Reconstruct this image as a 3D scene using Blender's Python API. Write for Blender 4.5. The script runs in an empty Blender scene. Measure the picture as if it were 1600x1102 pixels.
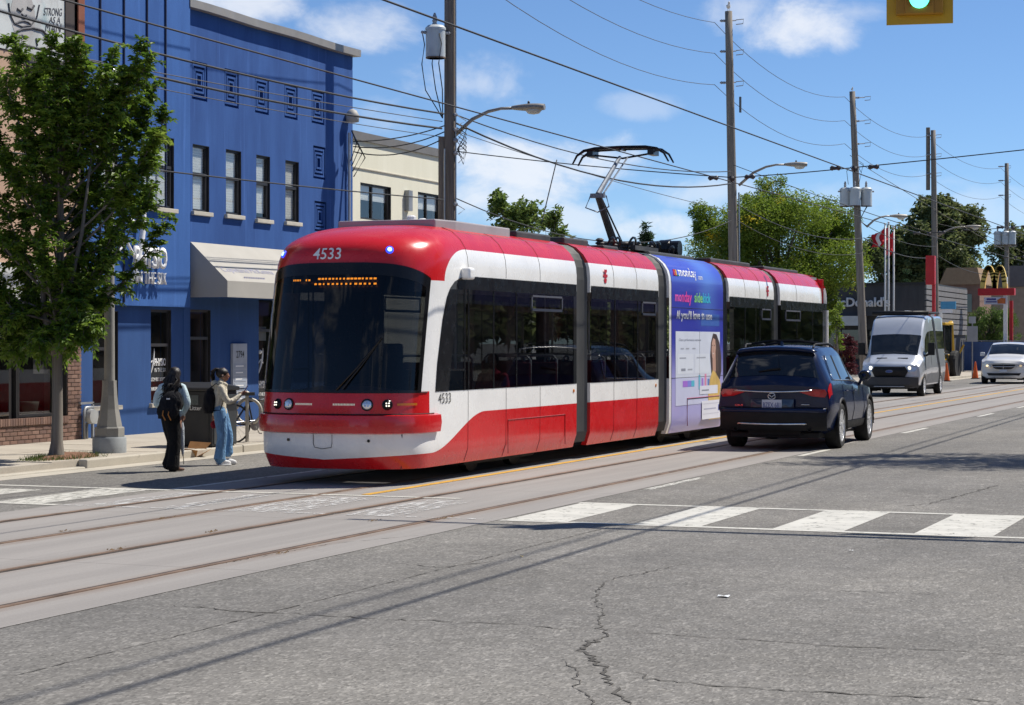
import bpy, bmesh, math, random
from math import sin, cos, pi, radians, sqrt, atan2
from mathutils import Vector, Matrix
random.seed(7)
scene = bpy.context.scene
COL = scene.collection
# ---------------------------------------------------------------- camera
FPX, HC, VPX, HY = 3200.0, 1.9, 2060.0, 534.0          # focal length in photo pixels, eye height, street vanishing point
TH = math.atan((VPX - 800) / FPX)
CT, ST = cos(TH), sin(TH)
cam = bpy.data.cameras.new('Camera'); camo = bpy.data.objects.new('Camera', cam); COL.objects.link(camo)
camo.location = (0, 0, HC); camo.rotation_euler = (pi/2, 0, TH)
cam.sensor_width = 36; cam.lens = FPX/1600*36; cam.shift_y = -(551-HY)/1600
cam.clip_start = .1; cam.clip_end = 3000
scene.camera = camo
# ---------------------------------------------------------------- sky and sun
SUN_AZ, SUN_EL = atan2(.66, .75), radians(54)
w = bpy.data.worlds.new('World'); scene.world = w; w.use_nodes = True
sun = bpy.data.lights.new('Sun', 'SUN'); sun.energy = 4.9; sun.angle = radians(.53); sun.color = (1, .945, .855)
suno = bpy.data.objects.new('Sun', sun); COL.objects.link(suno)
sd = Vector((sin(SUN_AZ)*cos(SUN_EL), cos(SUN_AZ)*cos(SUN_EL), sin(SUN_EL)))
suno.rotation_euler = sd.to_track_quat('Z', 'Y').to_euler()
vs = scene.view_settings
vs.view_transform = 'Standard'; vs.look = 'None'; vs.exposure = 0.28; vs.gamma = 1; vs.use_curve_mapping = False
# pixel of the photograph -> point on a plane of the place
def ray(px, py):
    a = (px-800)/FPX; b = -(py-HY)/FPX
    return Vector((a*CT-ST, a*ST+CT, b))
def G(px, py, z=0.0):
    r = ray(px, py); return Vector((0, 0, HC)) + r*((z-HC)/r.z)
def AX(px, py, X):
    r = ray(px, py); return Vector((0, 0, HC)) + r*(X/r.x)
def AY(px, py, Y):
    r = ray(px, py); return Vector((0, 0, HC)) + r*(Y/r.y)
# ---------------------------------------------------------------- node maths
class E:
    def __init__(s, t, v): s.t, s.v = t, v
    def op(s, o, *a, clamp=False):
        n = s.t.nodes.new('ShaderNodeMath'); n.operation = o; n.use_clamp = clamp
        for i, x in enumerate((s,)+a):
            if isinstance(x, E): s.t.links.new(x.v, n.inputs[i])
            else: n.inputs[i].default_value = x
        return E(s.t, n.outputs[0])
    def __add__(s, o): return s.op('ADD', o)
    __radd__ = __add__
    def __mul__(s, o): return s.op('MULTIPLY', o)
    __rmul__ = __mul__
    def __sub__(s, o): return s.op('SUBTRACT', o)
    def __rsub__(s, o): return (s*-1)+o
    def __truediv__(s, o): return s.op('DIVIDE', o)
    def gt(s, o): return s.op('GREATER_THAN', o)
    def lt(s, o): return s.op('LESS_THAN', o)
    def mx(s, o): return s.op('MAXIMUM', o)
    def mn(s, o): return s.op('MINIMUM', o)
    def abs(s): return s.op('ABSOLUTE')
    def sat(s): return s.op('ADD', 0.0, clamp=True)
    def smooth(s, a, b):
        n = s.t.nodes.new('ShaderNodeMapRange'); n.interpolation_type = 'SMOOTHSTEP'
        s.t.links.new(s.v, n.inputs[0]); n.inputs[1].default_value = a; n.inputs[2].default_value = b
        return E(s.t, n.outputs[0])
    def lin(s, a, b, c=0., d=1.):
        n = s.t.nodes.new('ShaderNodeMapRange'); s.t.links.new(s.v, n.inputs[0])
        for i, x in enumerate((a, b, c, d)): n.inputs[i+1].default_value = x
        return E(s.t, n.outputs[0])
def inp(t, node, key, val):
    if isinstance(val, E): t.links.new(val.v, node.inputs[key])
    elif hasattr(val, 'is_output'): t.links.new(val, node.inputs[key])
    else: node.inputs[key].default_value = val
def coords(t, kind='Object'):
    n = t.nodes.new('ShaderNodeTexCoord'); return n.outputs[kind]
def sep(t, vec):
    n = t.nodes.new('ShaderNodeSeparateXYZ'); t.links.new(vec, n.inputs[0])
    return [E(t, o) for o in n.outputs]
def comb(t, x, y, z):
    n = t.nodes.new('ShaderNodeCombineXYZ')
    for i, v in enumerate((x, y, z)): inp(t, n, i, v)
    return n.outputs[0]
def noise(t, vec, scale, detail=3., rough=.55, dist=0., out=0):
    n = t.nodes.new('ShaderNodeTexNoise'); t.links.new(vec, n.inputs['Vector'])
    n.inputs['Scale'].default_value = scale; n.inputs['Detail'].default_value = detail
    n.inputs['Roughness'].default_value = rough; n.inputs['Distortion'].default_value = dist
    return E(t, n.outputs[out])
def voro(t, vec, scale, feat='F1', rnd=1.):
    n = t.nodes.new('ShaderNodeTexVoronoi'); n.feature = feat; t.links.new(vec, n.inputs['Vector'])
    n.inputs['Scale'].default_value = scale; n.inputs['Randomness'].default_value = rnd
    return n
def rgb(c): return (c[0], c[1], c[2], 1)
def mixc(t, f, a, b, mode='MIX'):
    n = t.nodes.new('ShaderNodeMix'); n.data_type = 'RGBA'; n.blend_type = mode
    inp(t, n, 0, f)
    for k, v in ((6, a), (7, b)):
        if isinstance(v, tuple): n.inputs[k].default_value = rgb(v)
        else: t.links.new(v, n.inputs[k])
    return n.outputs[2]
def scalec(t, c, f):
    n = t.nodes.new('ShaderNodeVectorMath'); n.operation = 'SCALE'
    if isinstance(c, tuple): n.inputs[0].default_value = c
    else: t.links.new(c, n.inputs[0])
    inp(t, n, 'Scale', f); return n.outputs[0]
def newmat(name):
    m = bpy.data.materials.new(name); m.use_nodes = True
    t = m.node_tree; b = t.nodes['Principled BSDF']; return m, t, b
def bump(t, b, h, strength=.3, dist=.01):
    n = t.nodes.new('ShaderNodeBump'); n.inputs['Strength'].default_value = strength; n.inputs['Distance'].default_value = dist
    t.links.new(h.v, n.inputs['Height']); t.links.new(n.outputs[0], b.inputs['Normal'])
def mat(name, col, rough=.6, metal=0., var=.12, vs=3., bmp=0., bs=60., coat=0., spec=.5, emit=0.):
    m, t, b = newmat(name); co = coords(t)
    n = noise(t, co, vs, 4); f = n.lin(.25, .75, 1-var, 1+var)
    t.links.new(scalec(t, tuple(col), f), b.inputs['Base Color'])
    inp(t, b, 'Roughness', noise(t, co, vs*2.3, 3).lin(.3, .7, max(0.02, rough-.08), min(1, rough+.08)))
    b.inputs['Metallic'].default_value = metal; b.inputs['Coat Weight'].default_value = coat
    b.inputs['Coat Roughness'].default_value = .04; b.inputs['Specular IOR Level'].default_value = spec
    if bmp: bump(t, b, noise(t, co, bs, 4), bmp, .01)
    if emit:
        b.inputs['Emission Color'].default_value = rgb(col); b.inputs['Emission Strength'].default_value = emit
    return m
def glassmat(name, tint, refl=.06, rough=.02, dirt=.0):
    m, t, b = newmat(name); t.nodes.remove(b)
    out = t.nodes['Material Output']
    tr = t.nodes.new('ShaderNodeBsdfTransparent'); tr.inputs[0].default_value = rgb(tint)
    gl = t.nodes.new('ShaderNodeBsdfGlossy'); gl.inputs['Roughness'].default_value = rough; gl.inputs[0].default_value = (1, 1, 1, 1)
    fr = t.nodes.new('ShaderNodeLayerWeight'); fr.inputs[0].default_value = .5
    co = coords(t); bp = t.nodes.new('ShaderNodeBump'); bp.inputs['Strength'].default_value = .012; bp.inputs['Distance'].default_value = .05
    t.links.new(noise(t, co, 1.1, 1).v, bp.inputs['Height']); t.links.new(bp.outputs[0], gl.inputs['Normal'])
    mx = t.nodes.new('ShaderNodeMixShader'); t.links.new((E(t, fr.outputs['Facing']).op('POWER', 5.)*.9+.04+refl).sat().v, mx.inputs[0])
    t.links.new(tr.outputs[0], mx.inputs[1]); t.links.new(gl.outputs[0], mx.inputs[2])
    df = t.nodes.new('ShaderNodeBsdfDiffuse'); df.inputs[0].default_value = (.4, .4, .4, 1)
    m2 = t.nodes.new('ShaderNodeMixShader'); inp(t, m2, 0, noise(t, co, 2, 4).lin(.4, .8, dirt*.3, dirt+.004))
    t.links.new(mx.outputs[0], m2.inputs[1]); t.links.new(df.outputs[0], m2.inputs[2])
    t.links.new(m2.outputs[0], out.inputs[0]); return m
# sky: Nishita plus broken fair-weather clouds by direction
t = w.node_tree; bg = t.nodes['Background']
sky = t.nodes.new('ShaderNodeTexSky'); sky.sky_type = 'NISHITA'; sky.sun_disc = False
sky.sun_elevation = SUN_EL; sky.sun_rotation = SUN_AZ; sky.air_density = 1.0; sky.dust_density = 0.; sky.ozone_density = 3.2; sky.altitude = 3000
dirv = coords(t, 'Generated'); dx, dy, dz = sep(t, dirv)
az = dx.op('ARCTAN2', dy); el = dz.op('ARCSINE')
cvec = comb(t, az*1.0, el*1.5, 0.0)
n1 = noise(t, cvec, 13, 8, .62, .5); n3 = noise(t, cvec, 55, 6, .6, .3); n2 = noise(t, cvec, 3.2, 3, .5)
far = (n1*.55 + n2*.75).smooth(.70, .86)*.8             # generic broken cloud everywhere
near = None
for (px, py, rx, ry, k) in ((1235, 40, 130, 50, 1.), (1165, 20, 90, 35, .6), (1330, 20, 70, 22, .5), (575, 40, 105, 42, .8), (370, 8, 110, 35, .9), (830, 265, 170, 62, 1.), (760, 300, 110, 45, .9),
        (725, 130, 110, 50, .55), (1000, 165, 70, 22, .35), (1020, 355, 75, 28, .9), (905, 340, 120, 30, .7), (1100, 300, 90, 30, .55), (600, 190, 70, 40, .4), (1380, 320, 160, 40, .3), (1560, 330, 160, 40, .35)):
    r = ray(px, py).normalized(); a0 = atan2(r.x, r.y); e0 = math.asin(r.z)
    q = 1.0-((az-a0)/(rx/FPX))*((az-a0)/(rx/FPX)) - ((el-e0)/(ry/FPX))*((el-e0)/(ry/FPX))
    q = ((q.mx(-2.) + (n1-.5)*4.0 + (n3-.5)*1.5).smooth(-.25, 1.35))*k
    near = q if near is None else near.mx(q)
inframe = az.smooth(-.78, -.64)*(1-az.smooth(-.12, .02))*(1-el.smooth(.18, .27))
cl = (inframe*near + (1-inframe)*far)
cl = cl*.80
tint = t.nodes.new('ShaderNodeMix'); tint.data_type = 'RGBA'; tint.blend_type = 'MULTIPLY'; tint.inputs[0].default_value = 1.; t.links.new(sky.outputs[0], tint.inputs[6]); tint.inputs[7].default_value = (.81, .95, 1.10, 1); tint = tint.outputs[2]
skyc = mixc(t, cl, tint, (8.6, 8.8, 9.2))
t.links.new(skyc, bg.inputs['Color']); bg.inputs['Strength'].default_value = .091
# ---------------------------------------------------------------- mesh helpers
class MB:
    def __init__(s): s.v, s.f, s.m = [], [], []
    def add(s, vs, fs, mi=0):
        o = len(s.v); s.v += [tuple(p) for p in vs]; s.f += [tuple(i+o for i in f) for f in fs]; s.m += [mi]*len(fs); return s
    def box(s, c, d, mi=0, M=None):
        x, y, z = d[0]/2, d[1]/2, d[2]/2; c = Vector(c)
        P = [Vector((i*x, j*y, k*z)) for k in (-1, 1) for j in (-1, 1) for i in (-1, 1)]
        P = [c + (M @ p if M else p) for p in P]
        return s.add(P, [(0, 2, 3, 1), (4, 5, 7, 6), (0, 1, 5, 4), (2, 6, 7, 3), (0, 4, 6, 2), (1, 3, 7, 5)], mi)
    def bx(s, x0, x1, y0, y1, z0, z1, mi=0): return s.box(((x0+x1)/2, (y0+y1)/2, (z0+z1)/2), (abs(x1-x0), abs(y1-y0), abs(z1-z0)), mi)
    def tube(s, pts, r, n=8, mi=0, caps=True):
        pts = [Vector(p) for p in pts]; k = len(pts); rr = r if isinstance(r, (list, tuple)) else [r]*k
        rows = []; up = Vector((0, 0, 1))
        for i, p in enumerate(pts):
            d = (pts[min(i+1, k-1)]-pts[max(i-1, 0)]).normalized()
            a = d.cross(up); a = d.cross(Vector((1, 0, 0))) if a.length < .05 else a
            a.normalize(); b = d.cross(a).normalized()
            rows.append([p + (a*cos(2*pi*j/n)+b*sin(2*pi*j/n))*rr[i] for j in range(n)])
        V = [q for r_ in rows for q in r_]; F = []
        for i in range(k-1):
            for j in range(n): F.append((i*n+j, i*n+(j+1) % n, (i+1)*n+(j+1) % n, (i+1)*n+j))
        if caps: F += [tuple(range(n))[::-1], tuple((k-1)*n+j for j in range(n))]
        return s.add(V, F, mi)
    def lathe(s, prof, n=16, M=None, mi=0, c=(0, 0, 0), caps=True):      # prof: (radius, height) along local z
        V = []; c = Vector(c)
        for (r, h) in prof:
            for j in range(n):
                p = Vector((r*cos(2*pi*j/n), r*sin(2*pi*j/n), h)); V.append(c + (M @ p if M else p))
        k = len(prof); F = [(i*n+j, i*n+(j+1) % n, (i+1)*n+(j+1) % n, (i+1)*n+j) for i in range(k-1) for j in range(n)]
        if caps: F += [tuple(range(n))[::-1], tuple((k-1)*n+j for j in range(n))]
        return s.add(V, F, mi)
    def grid(s, fn, nu, nv, mi=0):
        V = [fn(i/nu, j/nv) for j in range(nv+1) for i in range(nu+1)]
        F = [(j*(nu+1)+i, j*(nu+1)+i+1, (j+1)*(nu+1)+i+1, (j+1)*(nu+1)+i) for j in range(nv) for i in range(nu)]
        return s.add(V, F, mi)
    def prism(s, poly, axis, a, b, mi=0):                     # extrude 2D polygon along axis 0/1/2 from a to b
        def mk(p, h):
            q = [0, 0, 0]; o = [i for i in range(3) if i != axis]; q[o[0]], q[o[1]] = p; q[axis] = h; return q
        n = len(poly); V = [mk(p, a) for p in poly]+[mk(p, b) for p in poly]
        F = [tuple(range(n)), tuple(range(2*n-1, n-1, -1))]+[(i, i+n, (i+1) % n+n, (i+1) % n) for i in range(n)]
        return s.add(V, F, mi)
    def mesh(s, name, mats, smooth=False, off=None):
        me = bpy.data.meshes.new(name)
        vv = s.v if off is None else [(a-off[0], b-off[1], c-off[2]) for a, b, c in s.v]
        me.from_pydata(vv, [], s.f)
        for m in (mats if isinstance(mats, (list, tuple)) else [mats]): me.materials.append(m)
        if len(me.polygons) == len(s.m): me.polygons.foreach_set('material_index', s.m)
        if smooth: me.polygons.foreach_set('use_smooth', [True]*len(me.polygons))
        bm = bmesh.new(); bm.from_mesh(me); bmesh.ops.recalc_face_normals(bm, faces=bm.faces[:]); bm.to_mesh(me); bm.free()
        me.update(); return me
    def build(s, name, mats, parent=None, smooth=False, bevel=0., world=False, seg=2, auto=None):
        o = bpy.data.objects.new(name, s.mesh(name, mats, smooth or auto is not None, parent.location if (world and parent) else None))
        COL.objects.link(o)
        if parent: o.parent = parent
        if bevel:
            b = o.modifiers.new('b', 'BEVEL'); b.width = bevel; b.segments = seg; b.limit_method = 'ANGLE'; b.angle_limit = radians(40)
        if auto is not None:
            try: o.data.set_sharp_from_angle(angle=radians(auto))
            except Exception: pass
        return o
def tag(o, label=None, cat=None, group=None, kind=None):
    for k, v in (('label', label), ('category', cat), ('group', group), ('kind', kind)):
        if v: o[k] = v
    return o
def root(name, label, cat, loc=(0, 0, 0), rz=0., group=None, scale=1.):
    o = bpy.data.objects.new(name, None); COL.objects.link(o); o.location = loc; o.rotation_euler = (0, 0, rz); o.empty_display_size = .2
    o.scale = (scale,)*3
    return tag(o, label, cat, group)
def copy_tree(o, parent=None):
    c = o.copy(); COL.objects.link(c); c.parent = parent
    for ch in [x for x in bpy.data.objects if x.parent is o]: copy_tree(ch, c)
    return c
def text(s, name, m, parent, org, right, up, w=None, h=None, ext=.004, align='L', bold=0., shear=0., world=True):
    """built-in lettering fitted to a box; org = lower left corner"""
    cu = bpy.data.curves.new('f', 'FONT'); cu.body = s; cu.extrude = 0.; cu.offset = bold; cu.shear = shear; cu.resolution_u = 3
    to = bpy.data.objects.new('f', cu); COL.objects.link(to)
    dg = bpy.context.evaluated_depsgraph_get(); me = bpy.data.meshes.new_from_object(to.evaluated_get(dg))
    bpy.data.objects.remove(to); bpy.data.curves.remove(cu)
    X = [v.co.x for v in me.vertices]; Y = [v.co.y for v in me.vertices]
    x0, x1, y0, y1 = min(X), max(X), min(Y), max(Y)
    sx = (w/(x1-x0)) if w else None; sy = (h/(y1-y0)) if h else sx
    if sx is None: sx = sy
    right, up, org = Vector(right).normalized(), Vector(up).normalized(), Vector(org)
    nrm = right.cross(up)
    if world and parent: org = org-parent.location
    for v in me.vertices: v.co = org + right*((v.co.x-x0)*sx) + up*((v.co.y-y0)*sy) + nrm*ext
    bm = bmesh.new(); bm.from_mesh(me)
    if ext > .005:
        r = bmesh.ops.extrude_face_region(bm, geom=bm.faces[:])
        for g in r['geom']:
            if isinstance(g, bmesh.types.BMVert): g.co -= nrm*(ext-.001)
    bmesh.ops.recalc_face_normals(bm, faces=bm.faces[:]); bm.to_mesh(me); bm.free()
    me.name = name; me.materials.clear(); me.materials.append(m)
    o = bpy.data.objects.new(name, me); COL.objects.link(o); o.parent = parent; return o
def lerp(a, b, f): return a+(b-a)*f
def interp(tab, x):
    if x <= tab[0][0]: return tab[0][1]
    for (a, va), (b, vb) in zip(tab, tab[1:]):
        if x <= b: return va+(vb-va)*(x-a)/(b-a)
    return tab[-1][1]
def smooth_interp(tab, x):                                   # monotone-ish cubic through a table
    n = len(tab)
    if x <= tab[0][0]: return tab[0][1]
    if x >= tab[-1][0]: return tab[-1][1]
    for i in range(n-1):
        if x <= tab[i+1][0]:
            x0, y0 = tab[i]; x1, y1 = tab[i+1]; h = x1-x0; f = (x-x0)/h
            def sl(k):
                if k <= 0: return (tab[1][1]-tab[0][1])/(tab[1][0]-tab[0][0])
                if k >= n-1: return (tab[-1][1]-tab[-2][1])/(tab[-1][0]-tab[-2][0])
                a = (tab[k][1]-tab[k-1][1])/(tab[k][0]-tab[k-1][0]); b = (tab[k+1][1]-tab[k][1])/(tab[k+1][0]-tab[k][0])
                return 0 if a*b <= 0 else 2*a*b/(a+b)
            m0, m1 = sl(i)*h, sl(i+1)*h
            return (2*f**3-3*f*f+1)*y0+(f**3-2*f*f+f)*m0+(-2*f**3+3*f*f)*y1+(f**3-f*f)*m1
# ================================================================ ground, road, tracks
XR = (-8.74, -10.13, -11.51, -12.90)                         # the four rails
XC0, XC1 = -13.62, -8.12                                     # concrete track bed
XK, XW = -17.15, -21.0                                       # left kerb, left building line
def asphalt():
    m, t, b = newmat('asphalt'); co = coords(t, 'Object')
    X, Y, Z = sep(t, co); av = comb(t, X, Y*.42, 0.)              # aggregate rolled along the lane
    vo = voro(t, av, 78.); vc = sep(t, vo.outputs['Color'])[0]
    vo2 = voro(t, av, 34.); vc2 = sep(t, vo2.outputs['Color'])[0]
    st = (vc.smooth(.70, 1.)*.6 + vc2.smooth(.88, 1.)*.45 - (1-vc).smooth(.70, 1.)*.4)
    big = noise(t, co, .35, 5, .6).lin(.3, .7, .84, 1.15); mid = noise(t, co, 3.2, 5, .65).lin(.3, .7, .88, 1.12)
    X, Y, Z = sep(t, co)
    streak = noise(t, comb(t, X*1.1, Y*.06, 0.), 1., 4, .6).lin(.3, .7, .93, 1.08)   # wear along the wheel paths
    tone = mixc(t, noise(t, co, .12, 3).smooth(.35, .65), (.160, .153, .142), (.188, .178, .160))
    tone = mixc(t, noise(t, co, .7, 4, .6, .5).smooth(.62, .75)*.5, tone, (.132, .127, .120))
    pa_ = (noise(t, comb(t, X*.35, Y*.12, 0.), 1., 2, .3).gt(.60))*.14; oil = (1-(X+5.6).abs().smooth(.0, .75))*noise(t, comb(t, X*1.5, Y*.25, 0.), 1., 4, .6).smooth(.45, .7)*.22
    tone = mixc(t, (pa_+oil).sat(), tone, (.085, .082, .078))
    c = scalec(t, tone, (big*mid*streak)*(st*.85+1.0))
    t.links.new(c, b.inputs['Base Color']); inp(t, b, 'Roughness', noise(t, co, 5, 3).lin(.3, .7, .78, .95))
    b.inputs['Specular IOR Level'].default_value = .25
    bump(t, b, E(t, vo.outputs['Distance'])*.7+noise(t, co, 160, 3)*.6, .22, .005); return m
def concrete(name, c0, c1, sc=1., dirt=(.10, .09, .08), dk=.4):
    m, t, b = newmat(name); co = coords(t, 'Object')
    tone = mixc(t, noise(t, co, .6*sc, 5, .6).smooth(.3, .7), c0, c1)
    tone = mixc(t, noise(t, co, 2.1*sc, 6, .7, .6).smooth(.58, .78)*dk, tone, dirt)
    f = noise(t, co, 30*sc, 4, .7).lin(.3, .7, .9, 1.1)*noise(t, co, 180, 2).lin(.3, .7, .93, 1.07)
    t.links.new(scalec(t, tone, f), b.inputs['Base Color']); b.inputs['Roughness'].default_value = .88; b.inputs['Specular IOR Level'].default_value = .3
    bump(t, b, noise(t, co, 90, 4), .25, .004); return m
def trackbed():
    m, t, b = newmat('track_concrete'); co = coords(t, 'Object'); X, Y, Z = sep(t, co)
    st = noise(t, comb(t, X*2.2, Y*.10, 0.), 1.3, 5, .62)
    tone = mixc(t, st.smooth(.35, .65), (.258, .241, .226), (.296, .277, .259))
    tone = mixc(t, noise(t, co, 1.2, 6, .7, .7).smooth(.6, .8)*.35, tone, (.17, .155, .15))
    # rust staining beside the rails
    r = None
    for x in XR:
        k = 1-((X-x).abs()).smooth(.05, .24); r = k if r is None else r.mx(k)
    tone = mixc(t, r*noise(t, comb(t, X*6., Y*.5, 0.), 1., 4).lin(.3, .7, .1, .55), tone, (.19, .125, .085))
    j = ((Y+100.)/4.6).op('FRACT'); jl = j.lt(.004)
    tone = mixc(t, jl*.55, tone, (.10, .09, .085))
    f = noise(t, co, 40, 4, .7).lin(.3, .7, .93, 1.07)*noise(t, co, 200, 2).lin(.3, .7, .94, 1.06)
    t.links.new(scalec(t, tone, f), b.inputs['Base Color']); b.inputs['Roughness'].default_value = .85; b.inputs['Specular IOR Level'].default_value = .3
    bump(t, b, noise(t, co, 120, 4), .2, .003); return m
def paint(name, col, wear=.45, wsc=9., streak=False):
    m, t, b = newmat(name); co = coords(t, 'Object'); X, Y, Z = sep(t, co); out = t.nodes['Material Output']
    v = comb(t, X*3.5, Y*.5, 0.) if streak else co
    n = noise(t, v, wsc, 7, .72, .3); a = n.smooth(wear-.09, wear+.06)
    f = noise(t, co, 2.5, 4).lin(.3, .7, .84, 1.06); t.links.new(scalec(t, tuple(col), f), b.inputs['Base Color']); b.inputs['Roughness'].default_value = .7
    tr = t.nodes.new('ShaderNodeBsdfTransparent'); mx = t.nodes.new('ShaderNodeMixShader')
    t.links.new(a.v, mx.inputs[0]); t.links.new(tr.outputs[0], mx.inputs[1]); t.links.new(b.outputs[0], mx.inputs[2])
    t.links.new(mx.outputs[0], out.inputs[0]); return m
M_ASPH = asphalt(); M_TRACK = trackbed()
M_WALK = concrete('pavement_concrete', (.37, .33, .275), (.43, .39, .325), 1.)
M_KERB = concrete('kerb_concrete', (.40, .37, .31), (.48, .44, .37), 1.6, (.16, .14, .11), .5)
M_PAINT = paint('white_road_paint', (.56, .545, .49), .40, 7.)
M_PAINTW = paint('worn_white_road_paint', (.58, .57, .55), .54, 5., True)
M_PAINTL = paint('half_worn_road_paint', (.56, .545, .49), .46, 6., True)
M_YEL = paint('yellow_road_paint', (.62, .34, .045), .40, 10.)
M_CRACK = mat('crack_filler', (.075, .069, .06), .95, var=.5, vs=9)
M_RUST = mat('rusty_rail', (.20, .135, .095), .6, .25, .5, 2.5)
M_GROOVE = mat('flangeway_dirt', (.045, .036, .03), .95, 0, .4, 6.)
M_SOIL = mat('soil', (.17, .085, .05), .95, 0, .4, 14, .8, 60)
M_LOT = mat('lot_ground', (.16, .155, .14), .95, 0, .25, .5)
M_LAWN = mat('lawn', (.07, .11, .03), .95, 0, .35, 2.)
def sheet(name, x0, x1, y0, y1, z, m, parent=None, nx=1):
    b = MB(); b.add([(x0, y0, z), (x1, y0, z), (x1, y1, z), (x0, y1, z)], [(0, 1, 2, 3)])
    o = b.build(name, m, parent); return o
road = tag(sheet('road', -900, 900, -900, 1500, 0, M_ASPH), 'grey worn asphalt road with cracks', None, None, 'structure')
tb = tag(sheet('track_bed', XC0, XC1, -40, 420, .004, M_TRACK), 'pale concrete streetcar track bed along the road', None, None, 'structure')
for x in XR:
    b = MB(); b.bx(x-.028, x+.028, -40, 420, .0, .012)
    o = b.build('rail', M_RUST, tb)
    g = MB(); g.bx(x+.036 if x in (XR[1], XR[3]) else x-.078, x+.078 if x in (XR[1], XR[3]) else x-.036, -40, 420, .0, .0075); g.build('flangeway', M_GROOVE, tb)
# left block: pavement
def block(name, x0, x1, y0, y1, z, m, label):
    b = MB(); b.bx(x0, x1, y0, y1, -.3, z); return tag(b.build(name, m), label, None, None, 'structure')
walk = block('sidewalk', XW-.4, XK-.17, 16.5, 300, .115, M_WALK, 'pale concrete sidewalk in front of the blue building')
block('lot', -420, XW-.4, 16.5, 600, .112, M_LOT, 'grey ground behind the buildings')
block('corner_sidewalk', -300, XK-.05, -60, 6, .13, M_WALK, 'concrete sidewalk across the side street')
rwalk = block('far_sidewalk', -1.2, 3.2, 27, 420, .13, M_WALK, 'concrete sidewalk on the opposite side of the street')
block('far_lot', 3.2, 300, 27, 420, .125, M_LOT, 'ground of the opposite block')
slab = MB(); slab.bx(-.93, .93, -.745, .745, 0, .02)
slabm = slab.mesh('paving_slab', M_WALK)
for j in range(24):
    for i in range(2):
        yy = 17.3+j*1.5
        if i == 0 and yy < 26.0: continue
        o = bpy.data.objects.new('paving_slab', slabm); COL.objects.link(o); o.parent = walk
        o.location = (XK-.18-.94-i*1.88, yy, .108+random.uniform(-.002, .003)); o.rotation_euler = (random.uniform(-.002, .002), random.uniform(-.002, .002), 0)
kerb = MB(); kerb.bx(XK-.16, XK, 58, 300, -.2, .13); kerb = tag(kerb.build('kerb', M_KERB, None, bevel=.02), 'concrete kerb along the left sidewalk', None, None, 'structure')
km = MB(); km.bx(-.16, 0, 0, 2.37, -.2, .13); km = km.mesh('kerb_stone', M_KERB)
kd = MB(); kd.bx(-.16, 0, 0, 2.37, -.2, .03); kd = kd.mesh('kerb_stone', M_KERB)
for j in range(17):
    y = 16.6+j*2.4; o = bpy.data.objects.new('kerb_stone', kd if y < 24.9 else km); COL.objects.link(o); o.parent = kerb; o.location = (XK+random.uniform(-.006, .006), y, random.uniform(-.006, .006))
    m_ = o.modifiers.new('b', 'BEVEL'); m_.width = .022; m_.segments = 3
gut = tag(sheet('gutter', XK, XK+.42, 16.5, 300, .004, M_KERB), 'narrow concrete gutter strip beside the kerb', None, None, 'structure')
rk = MB(); rk.bx(-1.36, -1.2, 27, 420, -.2, .14); tag(rk.build('opposite_kerb', M_KERB), 'concrete kerb of the opposite sidewalk', None, None, 'structure')
# dropped kerb ramp with iron tactile plate
rb = MB(); rb.prism([(XK-.16, .0), (XK-.16, .03), (XK-1.0, .118), (XK-1.9, .128), (XK-1.9, 0)], 1, 16.8, 25.9); rmp = tag(rb.build('curb_ramp', M_WALK), 'sloping concrete ramp down to the crosswalk', None, None, 'structure')
pb = MB(); slope = .088/.84
pb.add([(XK-.22, 22.2, .046), (XK-.84, 22.2, .110), (XK-.84, 25.2, .110), (XK-.22, 25.2, .046)], [(0, 1, 2, 3)])
M_PLATE = mat('tactile_iron', (.20, .085, .065), .8, .1, .25, 8, .6, 90)
pb.build('tactile_plate', M_PLATE, rmp)
# painted markings
mk_i = [0]
def mark(name, x0, x1, y0, y1, m, z=.009, skew=0.):
    b = MB(); n = max(1, int(abs(y1-y0)/3)); 
    b.add([(x0, y0, z), (x1, y0, z), (x1+skew, y1, z), (x0+skew, y1, z)], [(0, 1, 2, 3)])
    par = road if z < .0085 else tb
    return b.build(name, m, par)
YA, YB = 20.15, 22.8                                          # crosswalk lines
mark('crosswalk_line', XC1+.02, -1.4, YA, YA+.14, M_PAINT, .004); mark('crosswalk_line', XC1+.02, -1.4, YB-.14, YB, M_PAINT, .004)
mark('crosswalk_line', XK+.3, XC0-.02, YB-.14, YB, M_PAINT, .005); mark('crosswalk_line', XC0+.02, XC1-1.5, YB-.12, YB, M_PAINT, .009)
mark('crosswalk_line', XC0+.02, XC1, YA, YA+.1, M_PAINTW, .009); mark('crosswalk_line', XK+.3, XC0-.02, YA, YA+.14, M_PAINT, .005)
for (xa, xb) in ((-8.06, -7.36), (-6.62, -5.9), (-5.15, -4.42), (-3.72, -2.95), (-2.3, -1.55)):
    mark('crosswalk_bar', xa, xb, YA+.145, YB-.145, M_PAINT, .004)
for (xa, xb) in ((-15.9, -15.2), (-14.6, -13.9)): mark('crosswalk_bar', xa, xb, YA+.145, YB-.145 if xa > -15 else YB-.6, M_PAINTL, .005)
for (xa, xb) in ((-13.3, -12.95), (-12.3, -11.95), (-11.4, -10.6), (-9.95, -9.3)): mark('crosswalk_bar', xa, xb, YA+.12, YB-.4, M_PAINTW, .009)
mark('centre_line', -11.03, -10.9, 22.9, 420, M_YEL, .009)
mark('lane_line', XC0-.14, XC0-.02, 22.9, 27.2, M_PAINT, .005)
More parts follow.
